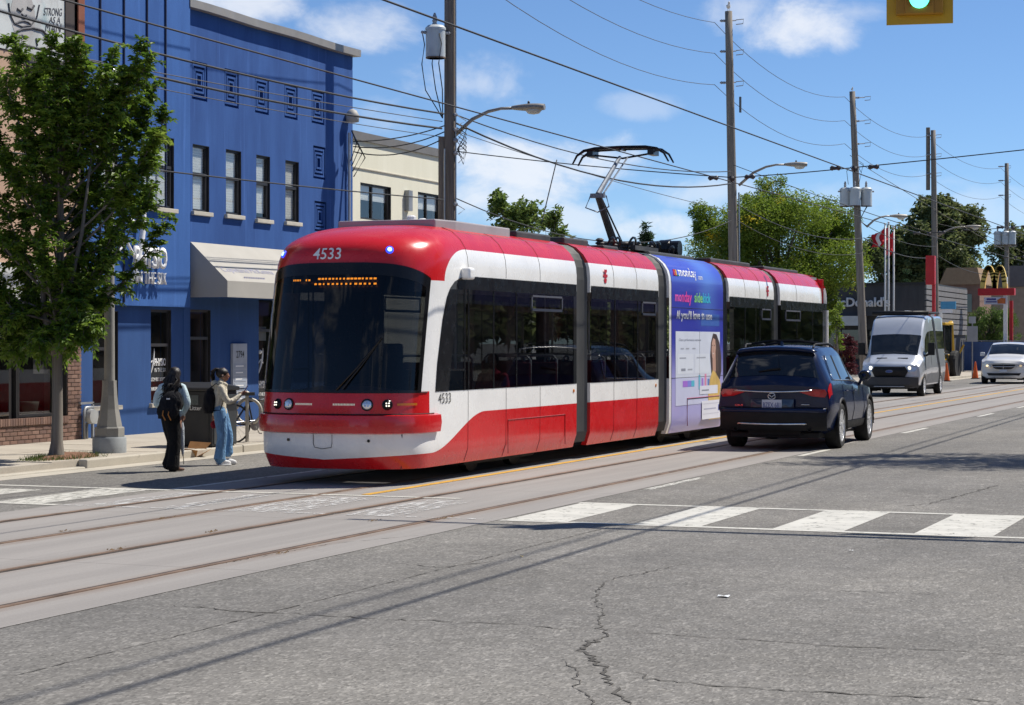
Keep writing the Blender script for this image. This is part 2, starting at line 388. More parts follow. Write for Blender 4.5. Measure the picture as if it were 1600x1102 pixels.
for (pa, pb_) in (((1035, 766), (1135, 748)), ((1250, 713), (1300, 703)), ((1395, 677), (1440, 669)), ((1508, 651), (1535, 646)), ((1570, 637.5), (1593, 633)), ((1640, 622), (1662, 618))):
    y0, y1 = G(*pa).y, G(*pb_).y
    mark('lane_dash', XC1+.05, XC1+.17, y0, y1, M_PAINT if y0 > 28 else paint('scuffed_road_paint', (.54, .53, .48), .47, 8., True), .004)
# cracks: ragged dark ribbons
def crack(pts, wid, seed, z=.004, jit=1.):
    rnd = random.Random(seed); P = [G(*p) for p in pts]; Q = []
    for a, b_ in zip(P, P[1:]):
        n = max(2, int((b_-a).length/.055)); d = (b_-a).normalized(); nn = Vector((-d.y, d.x, 0))
        for k in range(n): Q.append(a.lerp(b_, k/n)+nn*rnd.gauss(0, .018*jit))
    Q.append(P[-1]); b = MB(); V = []; 
    for i, q in enumerate(Q):
        d = (Q[min(i+1, len(Q)-1)]-Q[max(0, i-1)]).normalized(); nn = Vector((-d.y, d.x, 0)); ww = wid*max(.12, rnd.gauss(.8, .5))*min(1, i/6+.1, (len(Q)-1-i)/6+.1)
        V += [(q+nn*ww/2)+Vector((0, 0, z)), (q-nn*ww/2)+Vector((0, 0, z))]
    b.add(V, [(2*i, 2*i+1, 2*i+3, 2*i+2) for i in range(len(Q)-1)]); b.build('crack', M_CRACK, road)
crack([(1080, 880), (1035, 890), (1000, 897), (965, 902), (945, 910), (935, 920), (930, 935), (942, 955)], .014, 1)
crack([(942, 955), (938, 975), (950, 995), (925, 1005), (910, 1015), (935, 1035), (950, 1055), (960, 1075), (975, 1090), (990, 1110)], .020, 2)
crack([(910, 1015), (925, 1000), (948, 996)], .034, 3, .0045)
crack([(970, 987), (1130, 998), (1230, 1004), (1300, 1010), (1460, 1016), (1640, 1027)], .013, 4, .004, .5)
crack([(250, 945), (320, 950), (360, 955), (400, 957), (500, 962), (600, 969), (700, 971), (800, 976), (900, 985)], .016, 5)
crack([(990, 1045), (1010, 1060), (1060, 1067), (1200, 1078), (1350, 1086), (1500, 1093), (1640, 1103)], .014, 6)
crack([(880, 1030), (900, 1050), (905, 1075), (925, 1095), (932, 1110)], .012, 7)
crack([(1560, 758), (1500, 775), (1450, 788), (1400, 792)], .02, 8); crack([(1490, 930), (1350, 925), (1240, 922)], .010, 9)
crack([(0, 1062), (130, 1030), (250, 1001), (500, 938), (800, 862), (1000, 812)], .010, 10, .004, .25)
crack([(180, 912), (300, 890), (520, 850), (700, 833)], .010, 11, .004, .6)
crack([(620, 880), (680, 887), (740, 882), (800, 876)], .012, 12)
crack([(985, 1045), (960, 1040), (945, 1048)], .012, 13, .0045)
def scrap(px, py, s, name, label, col, seed):
    rnd = random.Random(seed); p = G(px, py, .006); b = MB(); n = 5
    b.grid(lambda u, v: (p.x+(u-.5)*s*1.6, p.y+(v-.5)*s*(1+.6*u), .006+.004*rnd.random()+.008*sin(3*u+2*v)**2), n, n)
    tag(b.build(name, mat(name+'_paper', col, .8, 0, .1)), label, 'litter')
scrap(1131, 932, .055, 'paper_scrap', 'small crumpled white paper scrap on the asphalt beside the crack', (.75, .78, .8), 1)
scrap(1330, 861, .022, 'paper_scrap', 'tiny white litter speck on the asphalt below the crosswalk', (.8, .8, .78), 2)
scrap(815, 870, .018, 'leaf_scrap', 'tiny yellow leaf lying on the asphalt', (.5, .35, .05), 3)
# debris tufts in the rail groove
for (px, py, sd_) in ((100, 832, 1), (330, 833, 2), (252, 812, 3), (180, 861, 4), (690, 812, 5), (585, 815, 6), (437, 867, 7)):
    rnd = random.Random(sd_); p = G(px, py); b = MB()
    for k in range(14):
        a = rnd.uniform(0, pi); q = p+Vector((rnd.gauss(0, .018), rnd.gauss(0, .07), .010)); l = rnd.uniform(.012, .035)
        b.add([q, q+Vector((cos(a)*l, sin(a)*l*2, .005)), q+Vector((cos(a)*l*.6, sin(a)*l+.02, l*.55))], [(0, 1, 2)])
    tag(b.build('leaf_debris', mat('dry_leaf', (.16, .10, .045), .9, 0, .5, 20)), 'small clump of dry leaf debris caught in the %s groove' % ('streetcar rail' if sd_ > 2 else ('second rail' if sd_ == 1 else 'third rail')), 'litter', 'leaf debris along the rails', None)
# ================================================================ streetcar
TX, TY = -12.2, 24.15
tram = root('streetcar', 'long red and white articulated streetcar numbered 4533 with its pantograph raised', 'streetcar', (TX, TY, 0))
HW = 1.2
PROF = ((.22, 1.13), (.42, 1.195), (.9, 1.2), (2.95, 1.2), (3.08, 1.188), (3.2, 1.155), (3.32, 1.08), (3.43, .96), (3.50, .80), (3.53, .60))
def Wz(z): return interp(PROF, z)
NZ = ((.22, .16), (.42, .03), (.6, 0), (1.0, .02), (1.23, .06), (2.0, .19), (2.7, .34), (2.95, .40), (3.1, .425), (3.2, .49), (3.3, .64), (3.4, .92), (3.48, 1.35), (3.53, 1.9))
DZ = ((.22, .9), (1.23, .95), (2.95, 1.35), (3.25, 1.65), (3.53, 2.5))
def S(s, z, off=0.):
    """skin of the cab: s in -1..1 is the rounded nose, beyond that metres along the sides"""
    w_, n_, d_ = Wz(z), smooth_interp(NZ, z), interp(DZ, z)
    def P(s):
        if abs(s) <= 1:
            a = s*pi/2; p = 2.0/2.55
            return Vector((w_*math.copysign(abs(sin(a))**p, s), d_-(d_-n_)*abs(cos(a))**p, z))
        return Vector((math.copysign(w_, s), d_+(abs(s)-1), z))
    q = P(s)
    if off:
        e = .01; ds = P(s+e)-P(s-e); z2 = min(3.52, z+.02); z1 = max(.23, z-.02)
        dz = S(s, z2)-S(s, z1); n = ds.cross(dz).normalized()
        q = q+n*off
    return q
def s_of_x(x): return math.copysign(math.asin(min(1, abs(x)/1.2)**(2.55/2))/(pi/2), x)
def sy(y, z): return 1+(y-interp(DZ, z))                      # side parameter of a distance behind the nose
RED, WHITE = (.60, .012, .015), (.86, .85, .82)
def livery():
    m, t, b = newmat('streetcar_paint'); co = coords(t); X, Y, Z = sep(t, co)
    low = Y.smooth(.85, 2.75)*.50+.345+(X.abs()*.06)
    red = Z.lt(low)
    ey = ((Y-2.15).mn(0.))/.85; ez = ((Z-2.72).mx(0.))/.46
    red = red.mx((ey*ey+ez*ez).gt(1.)*Z.gt(2.72)).mx(Z.gt(3.18))
    red = red.mx(Z.gt(.75)*Z.lt(1.24)*Y.lt(.80))
    dirt = noise(t, comb(t, X, Y*1., Z*.35), 3., 6, .65)
    c = mixc(t, red, WHITE, RED)
    c = mixc(t, dirt.smooth(.5, .8)*(1-Z.smooth(.25, .9))*.16, c, (.16, .13, .11))
    drip = noise(t, comb(t, X, Y*9., Z*.35), 1.4, 5, .6).smooth(.62, .78)*Z.smooth(2.75, 3.3)*.16
    c = mixc(t, drip, c, (.25, .23, .21))
    c = scalec(t, c, noise(t, co, 1.5, 3).lin(.3, .7, .94, 1.04))
    t.links.new(c, b.inputs['Base Color']); inp(t, b, 'Roughness', noise(t, co, 4, 4).lin(.3, .7, .2, .34))
    b.inputs['Coat Weight'].default_value = .25; b.inputs['Coat Roughness'].default_value = .08
    bump(t, b, noise(t, co, 1.6, 3), .10, .03); return m
M_LIV = livery()
M_TRED = mat('streetcar_red', RED, .25, 0, .05, 2., coat=.5)
M_TWHITE = mat('streetcar_white', WHITE, .3, 0, .04, 2., coat=.4)
M_SEAM = mat('panel_gap', (.02, .02, .02), .8)
M_BLACK = mat('black_trim', (.010, .010, .011), .22, 0, .2, spec=.35)
M_BELLOW = mat('grey_bellows', (.10, .10, .095), .75, 0, .2, 2.)
M_ROOFEQ = mat('roof_equipment', (.06, .06, .06), .6, .3, .3, 3.)
M_METAL = mat('bare_metal', (.42, .42, .42), .35, .9, .12)
M_CHROME = mat('chrome', (.75, .75, .75), .12, 1., .05)
M_GLASS_T = glassmat('tinted_streetcar_glass', (.29, .30, .31), .005)
M_GLASS_W = glassmat('windscreen_glass', (.17, .18, .19), -.012)
M_GREYIN = mat('streetcar_interior', (.22, .22, .23), .6, 0, .1)
M_SEAT = mat('streetcar_seat_fabric', (.15, .02, .03), .8, 0, .2)
M_GRAB = mat('grab_rail', (.6, .6, .58), .3, .2)
ENDY = 24.45                                                 # overall length behind the nose
SEG = ((0, 6.6), (7.25, 10.95), (11.6, 15.2), (15.65, 19.3), (19.85, ENDY))
ZR = [.22, .3, .42, .55, .75, .9, 1.05, 1.23, 1.6, 2.0, 2.4, 2.7, 2.81, 2.95, 3.02, 3.08, 3.14, 3.2, 3.26, 3.32, 3.38, 3.43, 3.47, 3.50, 3.53]
WB, WT = 1.23, 2.81
def in_window(s, z, y): return False
# --- cab and first section: skin with real openings for windscreen and side glazing
SS = [-(1+5.6), -(1+4), -(1+2.5), -(1+1.6), -(1+.9), -(1+.45), -(1+.2)]+[-1+i/16*1 for i in range(0, 33)]
SS = sorted(set([round(x, 4) for x in SS if x < -1]+[round(-1+i/20, 4) for i in range(41)]+[1.2, 1.45, 1.9, 2.6, 3.5, 5.0, 6.6]))
SCR = .78                                                    # half extent of the windscreen
def scr_top(s): return 2.95-.20*(abs(s)/SCR)**3
b = MB(); rows = len(ZR)
def skin_pt(s, z):
    y_end = SEG[0][1]; d = interp(DZ, z)
    if abs(s) > 1:
        f = (abs(s)-1)/5.6; return Vector((math.copysign(Wz(z), s), d+(y_end-d)*f, z))
    return S(s, z)
V = [skin_pt(s, z) for z in ZR for s in SS]; ns = len(SS); F = []
for j in range(rows-1):
    for i in range(ns-1):
        sm, zm = (SS[i]+SS[i+1])/2, (ZR[j]+ZR[j+1])/2
        if abs(sm) < SCR and 1.23 < zm < (2.81 if abs(sm) < .6 else 2.7): continue            # behind the windscreen
        if abs(sm) > 1.45 and 1.23 < zm < 2.70: continue          # behind the side glazing
        F.append((j*ns+i, j*ns+i+1, (j+1)*ns+i+1, (j+1)*ns+i))
b.add(V, F)
top = [(rows-1)*ns+i for i in range(ns)]; b.f.append(tuple(top)); b.m.append(0)
cabb = b.build('cab_body', M_LIV, tram, auto=35)
# windscreen: one curved sheet in front of the opening
b = MB(); b.grid(lambda u, v: S(lerp(-SCR-.02, SCR+.02, u), lerp(1.225, scr_top(lerp(-SCR, SCR, u)), v), .012), 48, 14)
wsc = b.build('windscreen', M_GLASS_W, tram, smooth=True)
b = MB()                                                     # black ceramic border of the glass
for (u0, u1, v0, v1) in ((-.8, -.74, 0, 1), (.75, .8, 0, 1), (-.8, .8, .905, 1.0), (-.8, .8, 0, .02)):
    b.grid(lambda u, v: S(lerp(u0, u1, u), lerp(1.225, scr_top(lerp(u0, u1, u)), lerp(v0, v1, v)), .016), 30 if u1-u0 > 1 else 4, 2 if v1-v0 < .5 else 14)
b.build('glass_border', M_BLACK, wsc, smooth=True)
# wiper
b = MB(); b.tube([S(.06, 1.26, .03), S(.19, 1.55, .06), S(.36, 1.95, .045)], .014, 6); b.tube([S(.10, 1.27, .05), S(.22, 1.58, .05), S(.34, 1.9, .03)], .012, 6); b.tube([S(.37, 2.0, .03), S(.37, 1.3, .03)], .008, 5)
b.build('wiper', M_BLACK, tram)
# destination display behind the glass
M_LED = mat('amber_led', (1., .30, .02), .5, emit=5.); b = MB()
rnd = random.Random(4)
def dash(s0, s1, z, n, duty=.6):
    for i in range(n):
        a = s_of_x(lerp(s0, s1, i/n)); e = s_of_x(lerp(s0, s1, (i+duty*rnd.uniform(.6, 1.2))/n))
        b.grid(lambda u, v: S(lerp(a, e, u), z-.012+.024*v, -.03), 1, 1)
dash(-.67, -.52, 2.73, 5, .8); dash(-.45, -.36, 2.73, 2); dash(-.25, .61, 2.745, 16, .7); dash(-.30, .63, 2.675, 14, .5)
tag(b.build('destination_display', M_LED, tram), None, None, None, 'stuff')
b = MB(); b.grid(lambda u, v: S(lerp(-.66, .66, u), 2.58+.27*v, -.10), 20, 2); b.build('display_panel', M_BLACK, tram)
# front panel, bumper, lamps
b = MB()
ring = ((.685, .0), (.70, .055), (.82, .07), (.925, .055), (.94, .0))
V = [S(s, z, o) for (z, o) in ring for s in [lerp(-1.12, 1.12, i/44) for i in range(45)]]
b.add(V, [(j*45+i, j*45+i+1, (j+1)*45+i+1, (j+1)*45+i) for j in range(4) for i in range(44)]); b.add([V[k*45] for k in range(5)], [(0, 1, 2, 3, 4)]); b.add([V[k*45+44] for k in range(5)], [(0, 1, 2, 3, 4)])
b.build('bumper', M_TRED, tram, auto=40)
M_LAMP = mat('lamp_glass', (.8, .82, .85), .1, .6); M_LEDW = mat('white_led', (1., .95, .75), .4, emit=1.5); M_AMB = mat('amber_lens', (.55, .16, .01), .3)
def lamp(s, z, r, bright):
    p = S(s, z, .004); n = (S(s, z, .05)-S(s, z)).normalized(); M = n.to_track_quat('Z', 'Y').to_matrix()
    b = MB(); b.lathe([(r*1.18, -.03), (r*1.18, .006), (r*1.0, .016), (r*.98, .004)], 20, M, 0, p); h = b.build('headlamp', M_BLACK, tram, smooth=False)
    g = MB(); g.lathe([(r*.97, .006), (r*.9, .016), (r*.6, .03), (.005, .036)], 18, M, 0, p); g.build('lens', M_LAMP if bright else M_BLACK, h, smooth=True)
    l = MB()
    for (i, j) in ((-1, -1), (1, -1), (-1, 1), (1, 1)):
        c = p+M @ Vector((i*r*.28, j*r*.28, .034)); l.lathe([(r*.17, 0), (r*.17, .006)], 8, M, 0, c)
    l.build('bulb', M_LEDW if not bright else M_CHROME, h)
for (s, z, br) in ((-.35, 1.07, 0), (-.225, 1.07, 1), (.28, 1.07, 1), (.45, 1.07, 0)): lamp(s, z, .068 if br else .06, br)
M_LEDR = mat('pale_led', (.75, .72, .55), .4, emit=.15)
for (a, e) in ((-.165, -.045), (.045, .19)):
    b = MB()
    for i in range(15):
        c0 = lerp(a, e, i/15); b.grid(lambda u, v: S(lerp(c0, c0+(e-a)/15*.72, u), 1.06+.026*v, .006), 1, 1)
    b.build('running_light', M_LEDR, tram)
b = MB(); b.grid(lambda u, v: S(lerp(.54, .76, u), 1.06+.03*v, .008), 6, 1); b.build('indicator', M_AMB, tram)
for (s, z) in ((-.22, .60), (.30, .60)):
    p = S(s, z, .004); n = (S(s, z, .05)-S(s, z)).normalized(); b = MB(); b.lathe([(.02, -.01), (.02, .008)], 12, n.to_track_quat('Z', 'Y').to_matrix(), 0, p); b.build('bolt', M_BLACK, tram)
b = MB(); pts = [S(-.035, .68, .004), S(-.035, .56, .004), S(-.03, .51, .004), S(.0, .49, .004), S(.04, .51, .004), S(.045, .56, .004), S(.045, .68, .004)]
b.tube(pts, .004, 4); b.build('coupler_hatch', M_SEAM, tram)
b = MB(); b.tube([S(.60, .68, .003), S(.60, .23, .003)], .008, 4); b.build('panel_gap', M_SEAM, tram)
b = MB(); b.tube([S(s, 1.228, .006) for s in [lerp(-.9, .9, i/30) for i in range(31)]], .007, 4); b.tube([S(s, .945, .006) for s in [lerp(-1, 1, i/30) for i in range(31)]], .006, 4); b.build('panel_gap', M_SEAM, tram)
# blue marker lamps and number
M_BLUE = mat('blue_marker', (.03, .07, .9), .3, emit=1.2); M_BLUEC = mat('blue_core', (.35, .6, 1.), .3, emit=2.)
for s, z in ((-.52, 3.09), (.36, 3.12)):
    p = S(s, z, .0); n = (S(s, z, .05)-S(s, z)).normalized(); M = n.to_track_quat('Z', 'Y').to_matrix()
    b = MB(); b.lathe([(.055, -.01), (.052, .012), (.04, .014)], 16, M, 0, p); k = b.build('marker_lamp', M_BLUE, tram); b = MB(); b.lathe([(.034, .0), (.03, .022)], 12, M, 0, p); b.build('core', M_BLUEC, k)
def wrap_text(s, name, m, s0, s1, z0, z1, off=.004, bold=.0):
    o = text(s, name, m, tram, (0, 0, 0), (1, 0, 0), (0, 1, 0), 1., 1., 0., bold=bold, world=False)
    for v in o.data.vertices: v.co = S(s_of_x(lerp(s0, s1, v.co.x)), lerp(z0, z1, v.co.y), off)
    return o
M_WTXT = mat('white_lettering', (.85, .85, .83), .4, 0, .04); M_KTXT = mat('black_lettering', (.02, .02, .02), .5)
wrap_text('4533', 'fleet_number', M_WTXT, -.345, .08, 3.0, 3.15, .006, .008)
# side glazing etc. on both sides: sections with glass band, posts and ceramic band
def side_panel(name, m, y0, y1, z0, z1, sgn, off=.006, par=None):
    b = MB(); b.grid(lambda u, v: (sgn*(Wz(lerp(z0, z1, v))+off), lerp(y0, y1, u), lerp(z0, z1, v)), 2, 4); return b.build(name, m, par or tram)
def drv_front(z): return interp(((1.23, .98), (1.6, 1.04), (2.2, 1.22), (2.5, 1.36), (2.65, 1.50), (2.75, 1.68), (2.81, 1.95)), z)
def text_side(s, name, m, y0, y1, z0, z1, x=None, off=.008, bold=0.):
    return text(s, name, m, tram, ((x or HW)+off, y0, z0), (0, 1, 0), (0, 0, 1), y1-y0, z1-z0, 0., bold=bold, world=False)
for sgn in (1, -1):
    b = MB(); b.grid(lambda u, v: (sgn*(Wz(lerp(WB, WT, v))+.006), lerp(drv_front(lerp(WB, WT, v)), 6.58, u), lerp(WB, WT, v)), 6, 18)
    g = b.build('side_glazing', M_GLASS_T, tram)
    b = MB(); b.grid(lambda u, v: (sgn*(Wz(2.6)+.009), lerp(max(1.75, drv_front(lerp(2.62, 2.805, v))+.02), 6.57, u), lerp(2.62, 2.805, v)), 6, 4); b.build('ceramic_band', M_BLACK, g)
    b = MB(); b.grid(lambda u, v: (sgn*(Wz(2.)+.009), lerp(drv_front(lerp(WB+.005, 2.615, v)), interp(DZ, lerp(WB, 2.62, v))+.47, u), lerp(WB+.005, 2.615, v)), 2, 14); b.build('ceramic_band', M_BLACK, g)
    for y in (1.98, 2.12, 3.05, 3.95): b = MB(); b.bx(sgn*1.204, sgn*1.212, y-.018, y+.018, WB+.01, 2.64); b.build('window_post', M_BLACK, g)
    b = MB(); b.bx(sgn*1.204, sgn*1.2115, 1.06, 1.96, 1.50, 1.525); b.build('window_rail', M_BLACK, g)
    def hopper(y0, y1, z0=2.36, z1=2.60):
        b = MB(); t_ = .028
        b.bx(sgn*1.206, sgn*1.222, y0, y1, z0, z0+t_*1.4); b.bx(sgn*1.206, sgn*1.222, y0, y1, z1-t_, z1); b.bx(sgn*1.206, sgn*1.222, y0, y0+t_, z0, z1); b.bx(sgn*1.206, sgn*1.222, y1-t_, y1, z0, z1)
        b.build('hopper_window', mat('hopper_frame', (.12, .12, .14), .45, .3), g)
    hopper(4.55, 5.9)
    for k, (y0, y1) in enumerate(SEG[1:]):
        adv = k == 1 and sgn == 1
        bb = MB(); prof = [(Wz(z), z) for z in ZR if not (WB < z < 2.7)]
        lo = [p for p in prof if p[1] <= WB+.001]; hi = [p for p in prof if p[1] >= 2.69]
        last = (k == 3)
        def taper(y, z): return 0.
        for pr in ((lo, hi) if not adv else ([(Wz(z), z) for z in ZR],)):
            ny = 6; 
            bb.add([(sgn*x*(1-(.10*max(0, (y-(y1-.8))/.8)**2 if last else 0)), y, z) for (x, z) in pr for y in [lerp(y0, y1, i/ny) for i in range(ny+1)]], [(j*(ny+1)+i, j*(ny+1)+i+1, (j+1)*(ny+1)+i+1, (j+1)*(ny+1)+i) for j in range(len(pr)-1) for i in range(ny)])
        # closing flange at both ends so that the body has thickness
        for y in (y0, y1):
            for pr in (lo, hi): bb.add([(sgn*x, y, z) for (x, z) in pr]+[(sgn*(x-.09), y, z) for (x, z) in pr], [(i, i+1, len(pr)+i+1, len(pr)+i) for i in range(len(pr)-1)])
        bb.build('section_body', M_LIV if not adv else M_TWHITE, tram, auto=35)
        if adv: continue
        g = side_panel('side_glazing', M_GLASS_T, y0+.03, y1-.03, WB, WT, sgn, .006)
        side_panel('ceramic_band', M_BLACK, y0+.04, y1-.04, 2.60, 2.80, sgn, .010, g)
        n = 3
        for i in range(1, n): b = MB(); yy = lerp(y0, y1, i/n); b.bx(sgn*1.204, sgn*1.213, yy-.018, yy+.018, WB+.01, 2.62); b.build('window_post', M_BLACK, g)
        if k == 0: hopper(9.95, 10.75)
        if k == 2: hopper(18.2, 19.0)
        if k == 3: hopper(20.3, 21.7)
    # panel joints
    for y in (2.12, 3.55, 4.95, 8.45, 9.7, 16.9, 18.1, 21.4):
        for zz in ((.24, .42, .9, 1.22), (2.82, 2.95, 3.08, 3.2, 3.32, 3.43, 3.5)):
            b = MB(); b.tube([(sgn*(Wz(z)+.001), y, z) for z in zz], .004, 4); b.build('panel_gap', M_SEAM, tram)
    b = MB(); 
    for (y0, y1, z0, z1) in ((3.62, 6.05, .27, .76),):
        b.tube([(sgn*1.203, y0, z0), (sgn*1.203, y0, z1), (sgn*1.203, y1, z1), (sgn*1.203, y1, z0+.02)], .006, 4)
    b.build('access_panel', mat('dark_red_gap', (.30, .006, .01), .5), tram)
    for y in (6.45, 10.78):
        b = MB(); b.lathe([(.03, 0), (.026, .012)], 10, Matrix.Rotation(sgn*pi/2, 3, 'Y'), 0, (sgn*1.2, y, 1.12)); b.build('reflector', M_AMB, tram)
    # mirror/camera pod
    b = MB(); b.box((sgn*1.27, 1.95, 2.84), (.15, .20, .17)); b.build('camera_pod', M_TWHITE, tram, bevel=.04, seg=3)
    # skirt underside shadow box
ZD = 3.44
for k, (y0, y1) in enumerate(SEG):
    b = MB(); b.bx(-.95, .95, max(y0, 2.3)+.02, y1-.02, ZD-.06, ZD); b.build('roof_deck', M_GREYIN, tram)
    b = MB(); b.bx(-1.1, 1.1, max(y0, 1.1)+.02, y1-.02, .30, .42); b.build('floor', M_GREYIN, tram)
b = MB(); b.bx(-1.15, 1.15, ENDY-.03, ENDY+.02, .3, 1.23); b.build('rear_wall', M_TRED, tram, bevel=.03); b = MB(); b.bx(-1.12, 1.12, ENDY-.03, ENDY+.02, 2.8, 3.4); b.build('rear_wall', M_TRED, tram, bevel=.03); b = MB(); b.bx(-1.1, 1.1, ENDY-.02, ENDY, 1.23, 2.8); b.build('rear_window', M_GLASS_T, tram)
b = MB(); b.box((1.24, ENDY-.15, 2.2), (.05, .08, .9)); b.build('rear_mirror_post', M_TWHITE, tram)
# bellows between the sections
for (a, c) in ((6.6, 7.25), (10.95, 11.6), (15.2, 15.65), (19.3, 19.85)):
    b = MB(); n = 12
    zz = [.28, .45, .9, 1.6, 2.3, 2.9, 3.1, 3.22, 3.32, 3.42, 3.47]; half = [(Wz(z)-.05, z) for z in zz]; prof = half+[(-x, z) for x, z in half[::-1]]
    V = []
    for i in range(n+1):
        k = 1-.025*(i % 2)-.02*sin(pi*i/n)
        V += [(x*k, lerp(a, c, i/n), z) for x, z in prof]
    m = len(prof); b.add(V, [(i*m+j, i*m+(j+1) % m, (i+1)*m+(j+1) % m, (i+1)*m+j) for i in range(n) for j in range(m)])
    b.build('bellows', M_BELLOW, tram)
M_PLASTIC_ = mat('dark_bogie', (.02, .02, .02), .8)
# bogies and wheels
M_WHEEL = mat('shaded_steel_wheel', (.02, .018, .016), .6, .5, .3)  # steel darkened in colour to stand in for shade under the skirt
for y in (3.3, 5.0, 12.5, 14.2, 21.2, 22.9):
    for x in (.70, -.70):
        b = MB(); b.lathe([(.30, -.06), (.31, .0), (.31, .06), (.2, .065)], 20, Matrix.Rotation(pi/2, 3, 'Y'), 0, (x, y, .324)); b.build('wheel', M_WHEEL, tram)
for y in (4.1, 13.3, 22.):
    b = MB(); b.bx(-.9, .9, y-1.4, y+1.4, .14, .31); b.build('bogie_frame', M_PLASTIC_, tram, bevel=.03)
# interior: seats, poles, ceiling
for k, (y, x) in enumerate([(y, x) for y in (4.55, 5.7, 8.0, 9.2, 10.2, 16.4, 17.6, 18.6, 20.7, 22.) for x in (.72, -.72)]):
    b = MB(); b.box((x, y, .86), (.78, .42, .08)); b.box((x, y+.24, 1.22), (.78, .07, .72)); b.box((x, y, .6), (.2, .3, .5)); st = b.build('passenger_seat', M_SEAT, tram, bevel=.025)
    b = MB(); b.tube([(x-.36, y+.28, .95), (x-.36, y+.30, 1.62), (x-.30, y+.30, 1.68), (x+.30, y+.30, 1.68), (x+.36, y+.30, 1.62), (x+.36, y+.28, .95)], .022, 6); b.build('grab_rail', M_GRAB, st, smooth=True)
for y in (3.9, 7.7, 9.9, 16.1, 18.9, 21.4):
    b = MB(); b.tube([(.25, y, .42), (.25, y, 3.3)], .018, 6); b.build('stanchion', M_GRAB, tram)
b = MB(); b.bx(-1.0, 1.0, .42, .9, .42, 1.22); b.grid(lambda u, v: (lerp(-.9, .9, u), lerp(.38, 1.15, v), 1.22+.10*sin(pi*u)*sin(pi*v)), 12, 6); b.build('dashboard', M_GREYIN, tram)
b = MB(); b.bx(-1.12, 1.12, 2.3, 2.36, .42, 1.5); b.bx(-1.12, -.2, 2.3, 2.36, 1.5, 3.1); b.build('cab_partition', M_BLACK, tram)
b = MB(); b.box((.1, 1.55, 1.05), (.5, .5, .12)); b.box((.1, 1.82, 1.45), (.48, .12, .85)); b.build('driver_seat', M_BLACK, tram, bevel=.05)
# seated passenger in a red jacket
# fleet number and transit badge on the side
text_side('4533', 'fleet_number', M_KTXT, 1.08, 1.50, 1.07, 1.205, bold=-.008)
M_BADGE = mat('badge_red', (.50, .02, .03), .4)
def badge(y, z, s):
    b = MB(); x = HW+.008
    b.bx(x-.004, x, y-.40*s, y+.40*s, z-.09*s, z+.09*s); b.bx(x-.003, x+.001, y-.12*s, y+.12*s, z-.42*s, z+.40*s)
    b.bx(x-.002, x+.002, y-.25*s, y+.25*s, z+.22*s, z+.40*s); b.prism([(y-.3*s, z-.2*s), (y+.3*s, z-.2*s), (y+.16*s, z-.46*s), (y-.16*s, z-.46*s)], 0, x-.003, x+.0005); b.build('transit_badge', M_BADGE, tram)
badge(8.0, 2.99, .26); badge(18.75, 2.99, .26)
# --- advertisement wrap on the middle section
def adwrap():
    m, t, b = newmat('advert_print'); co = coords(t); X, Y, Z = sep(t, co)
    c = mixc(t, Z.smooth(.9, 2.0), (.46, .44, .80), (.035, .045, .42))
    c = mixc(t, Z.smooth(2.4, 3.3)*.8, c, (.045, .07, .55))
    glow = (1-(Y-14.1).abs().smooth(0., 1.0))*Z.smooth(2., 2.5)*.5
    c = mixc(t, glow, c, (.12, .28, .75))
    c = mixc(t, (1-Z.smooth(.25, .9))*.4, c, (.30, .27, .66))
    t.links.new(c, b.inputs['Base Color']); b.inputs['Roughness'].default_value = .3; b.inputs['Coat Weight'].default_value = .3
    return m
M_AD = adwrap()
A0, A1 = SEG[2]
b = MB(); zz = [z for z in ZR if z <= 3.51]
b.add([(Wz(z)+.006, y, z) for z in zz for y in [lerp(A0+.13, A1, i/8) for i in range(9)]], [(j*9+i, j*9+i+1, (j+1)*9+i+1, (j+1)*9+i) for j in range(len(zz)-1) for i in range(8)])
ad = b.build('advert_wrap', M_AD, tram, auto=35)
AH = A1-A0
def ay(u): return lerp(A0+.13, A1, u)
def az_(v): return lerp(.26, 3.5, v)
def ad_rect(name, u0, u1, v0, v1, col, off, parent=ad, rough=.4, bev=0):
    b = MB(); x = HW+.006+off
    b.add([(x, ay(u0), az_(v0)), (x, ay(u1), az_(v0)), (x, ay(u1), az_(v1)), (x, ay(u0), az_(v1))], [(0, 1, 2, 3)]); return b.build(name, mat(name+'_print', col, rough, 0, .04), parent)
def ad_poly(name, pts, col, off, var=.06):
    b = MB(); x = HW+.006+off; b.add([(x, ay(u), az_(v)) for u, v in pts], [tuple(range(len(pts)))]); return b.build(name, mat(name+'_print', col, .4, 0, var), ad)
def ad_text(s, u0, u1, v0, v1, m, off=.004, bold=.0, wrapz=False):
    o = text(s, 'advert_lettering', m, ad, (HW+.006+off, ay(u0), az_(v0)), (0, 1, 0), (0, 0, 1), ay(u1)-ay(u0), az_(v1)-az_(v0), 0., bold=bold, world=False)
    for v in o.data.vertices:
        if v.co.z > 2.95: v.co.x = Wz(v.co.z)+.006+off
    return o
ad_text('monday', .16, .50, .865, .935, M_WTXT, bold=.012); ad_text('.com', .51, .60, .872, .893, M_WTXT)
for i, c in enumerate(((.85, .02, .08), (.95, .45, .02), (.02, .55, .18))):
    b = MB(); x = Wz(3.2)+.016; y0 = ay(.055+.033*i); b.tube([(Wz(3.11)+.01, y0+.03, 3.115), (Wz(3.22)+.012, y0+.075, 3.225)] if i < 2 else [(Wz(3.11)+.01, y0+.03, 3.115), (Wz(3.13)+.012, y0+.035, 3.13)], .022, 6); b.build('advert_logo_bar', mat('logo_bar_%d' % i, c, .4), ad)
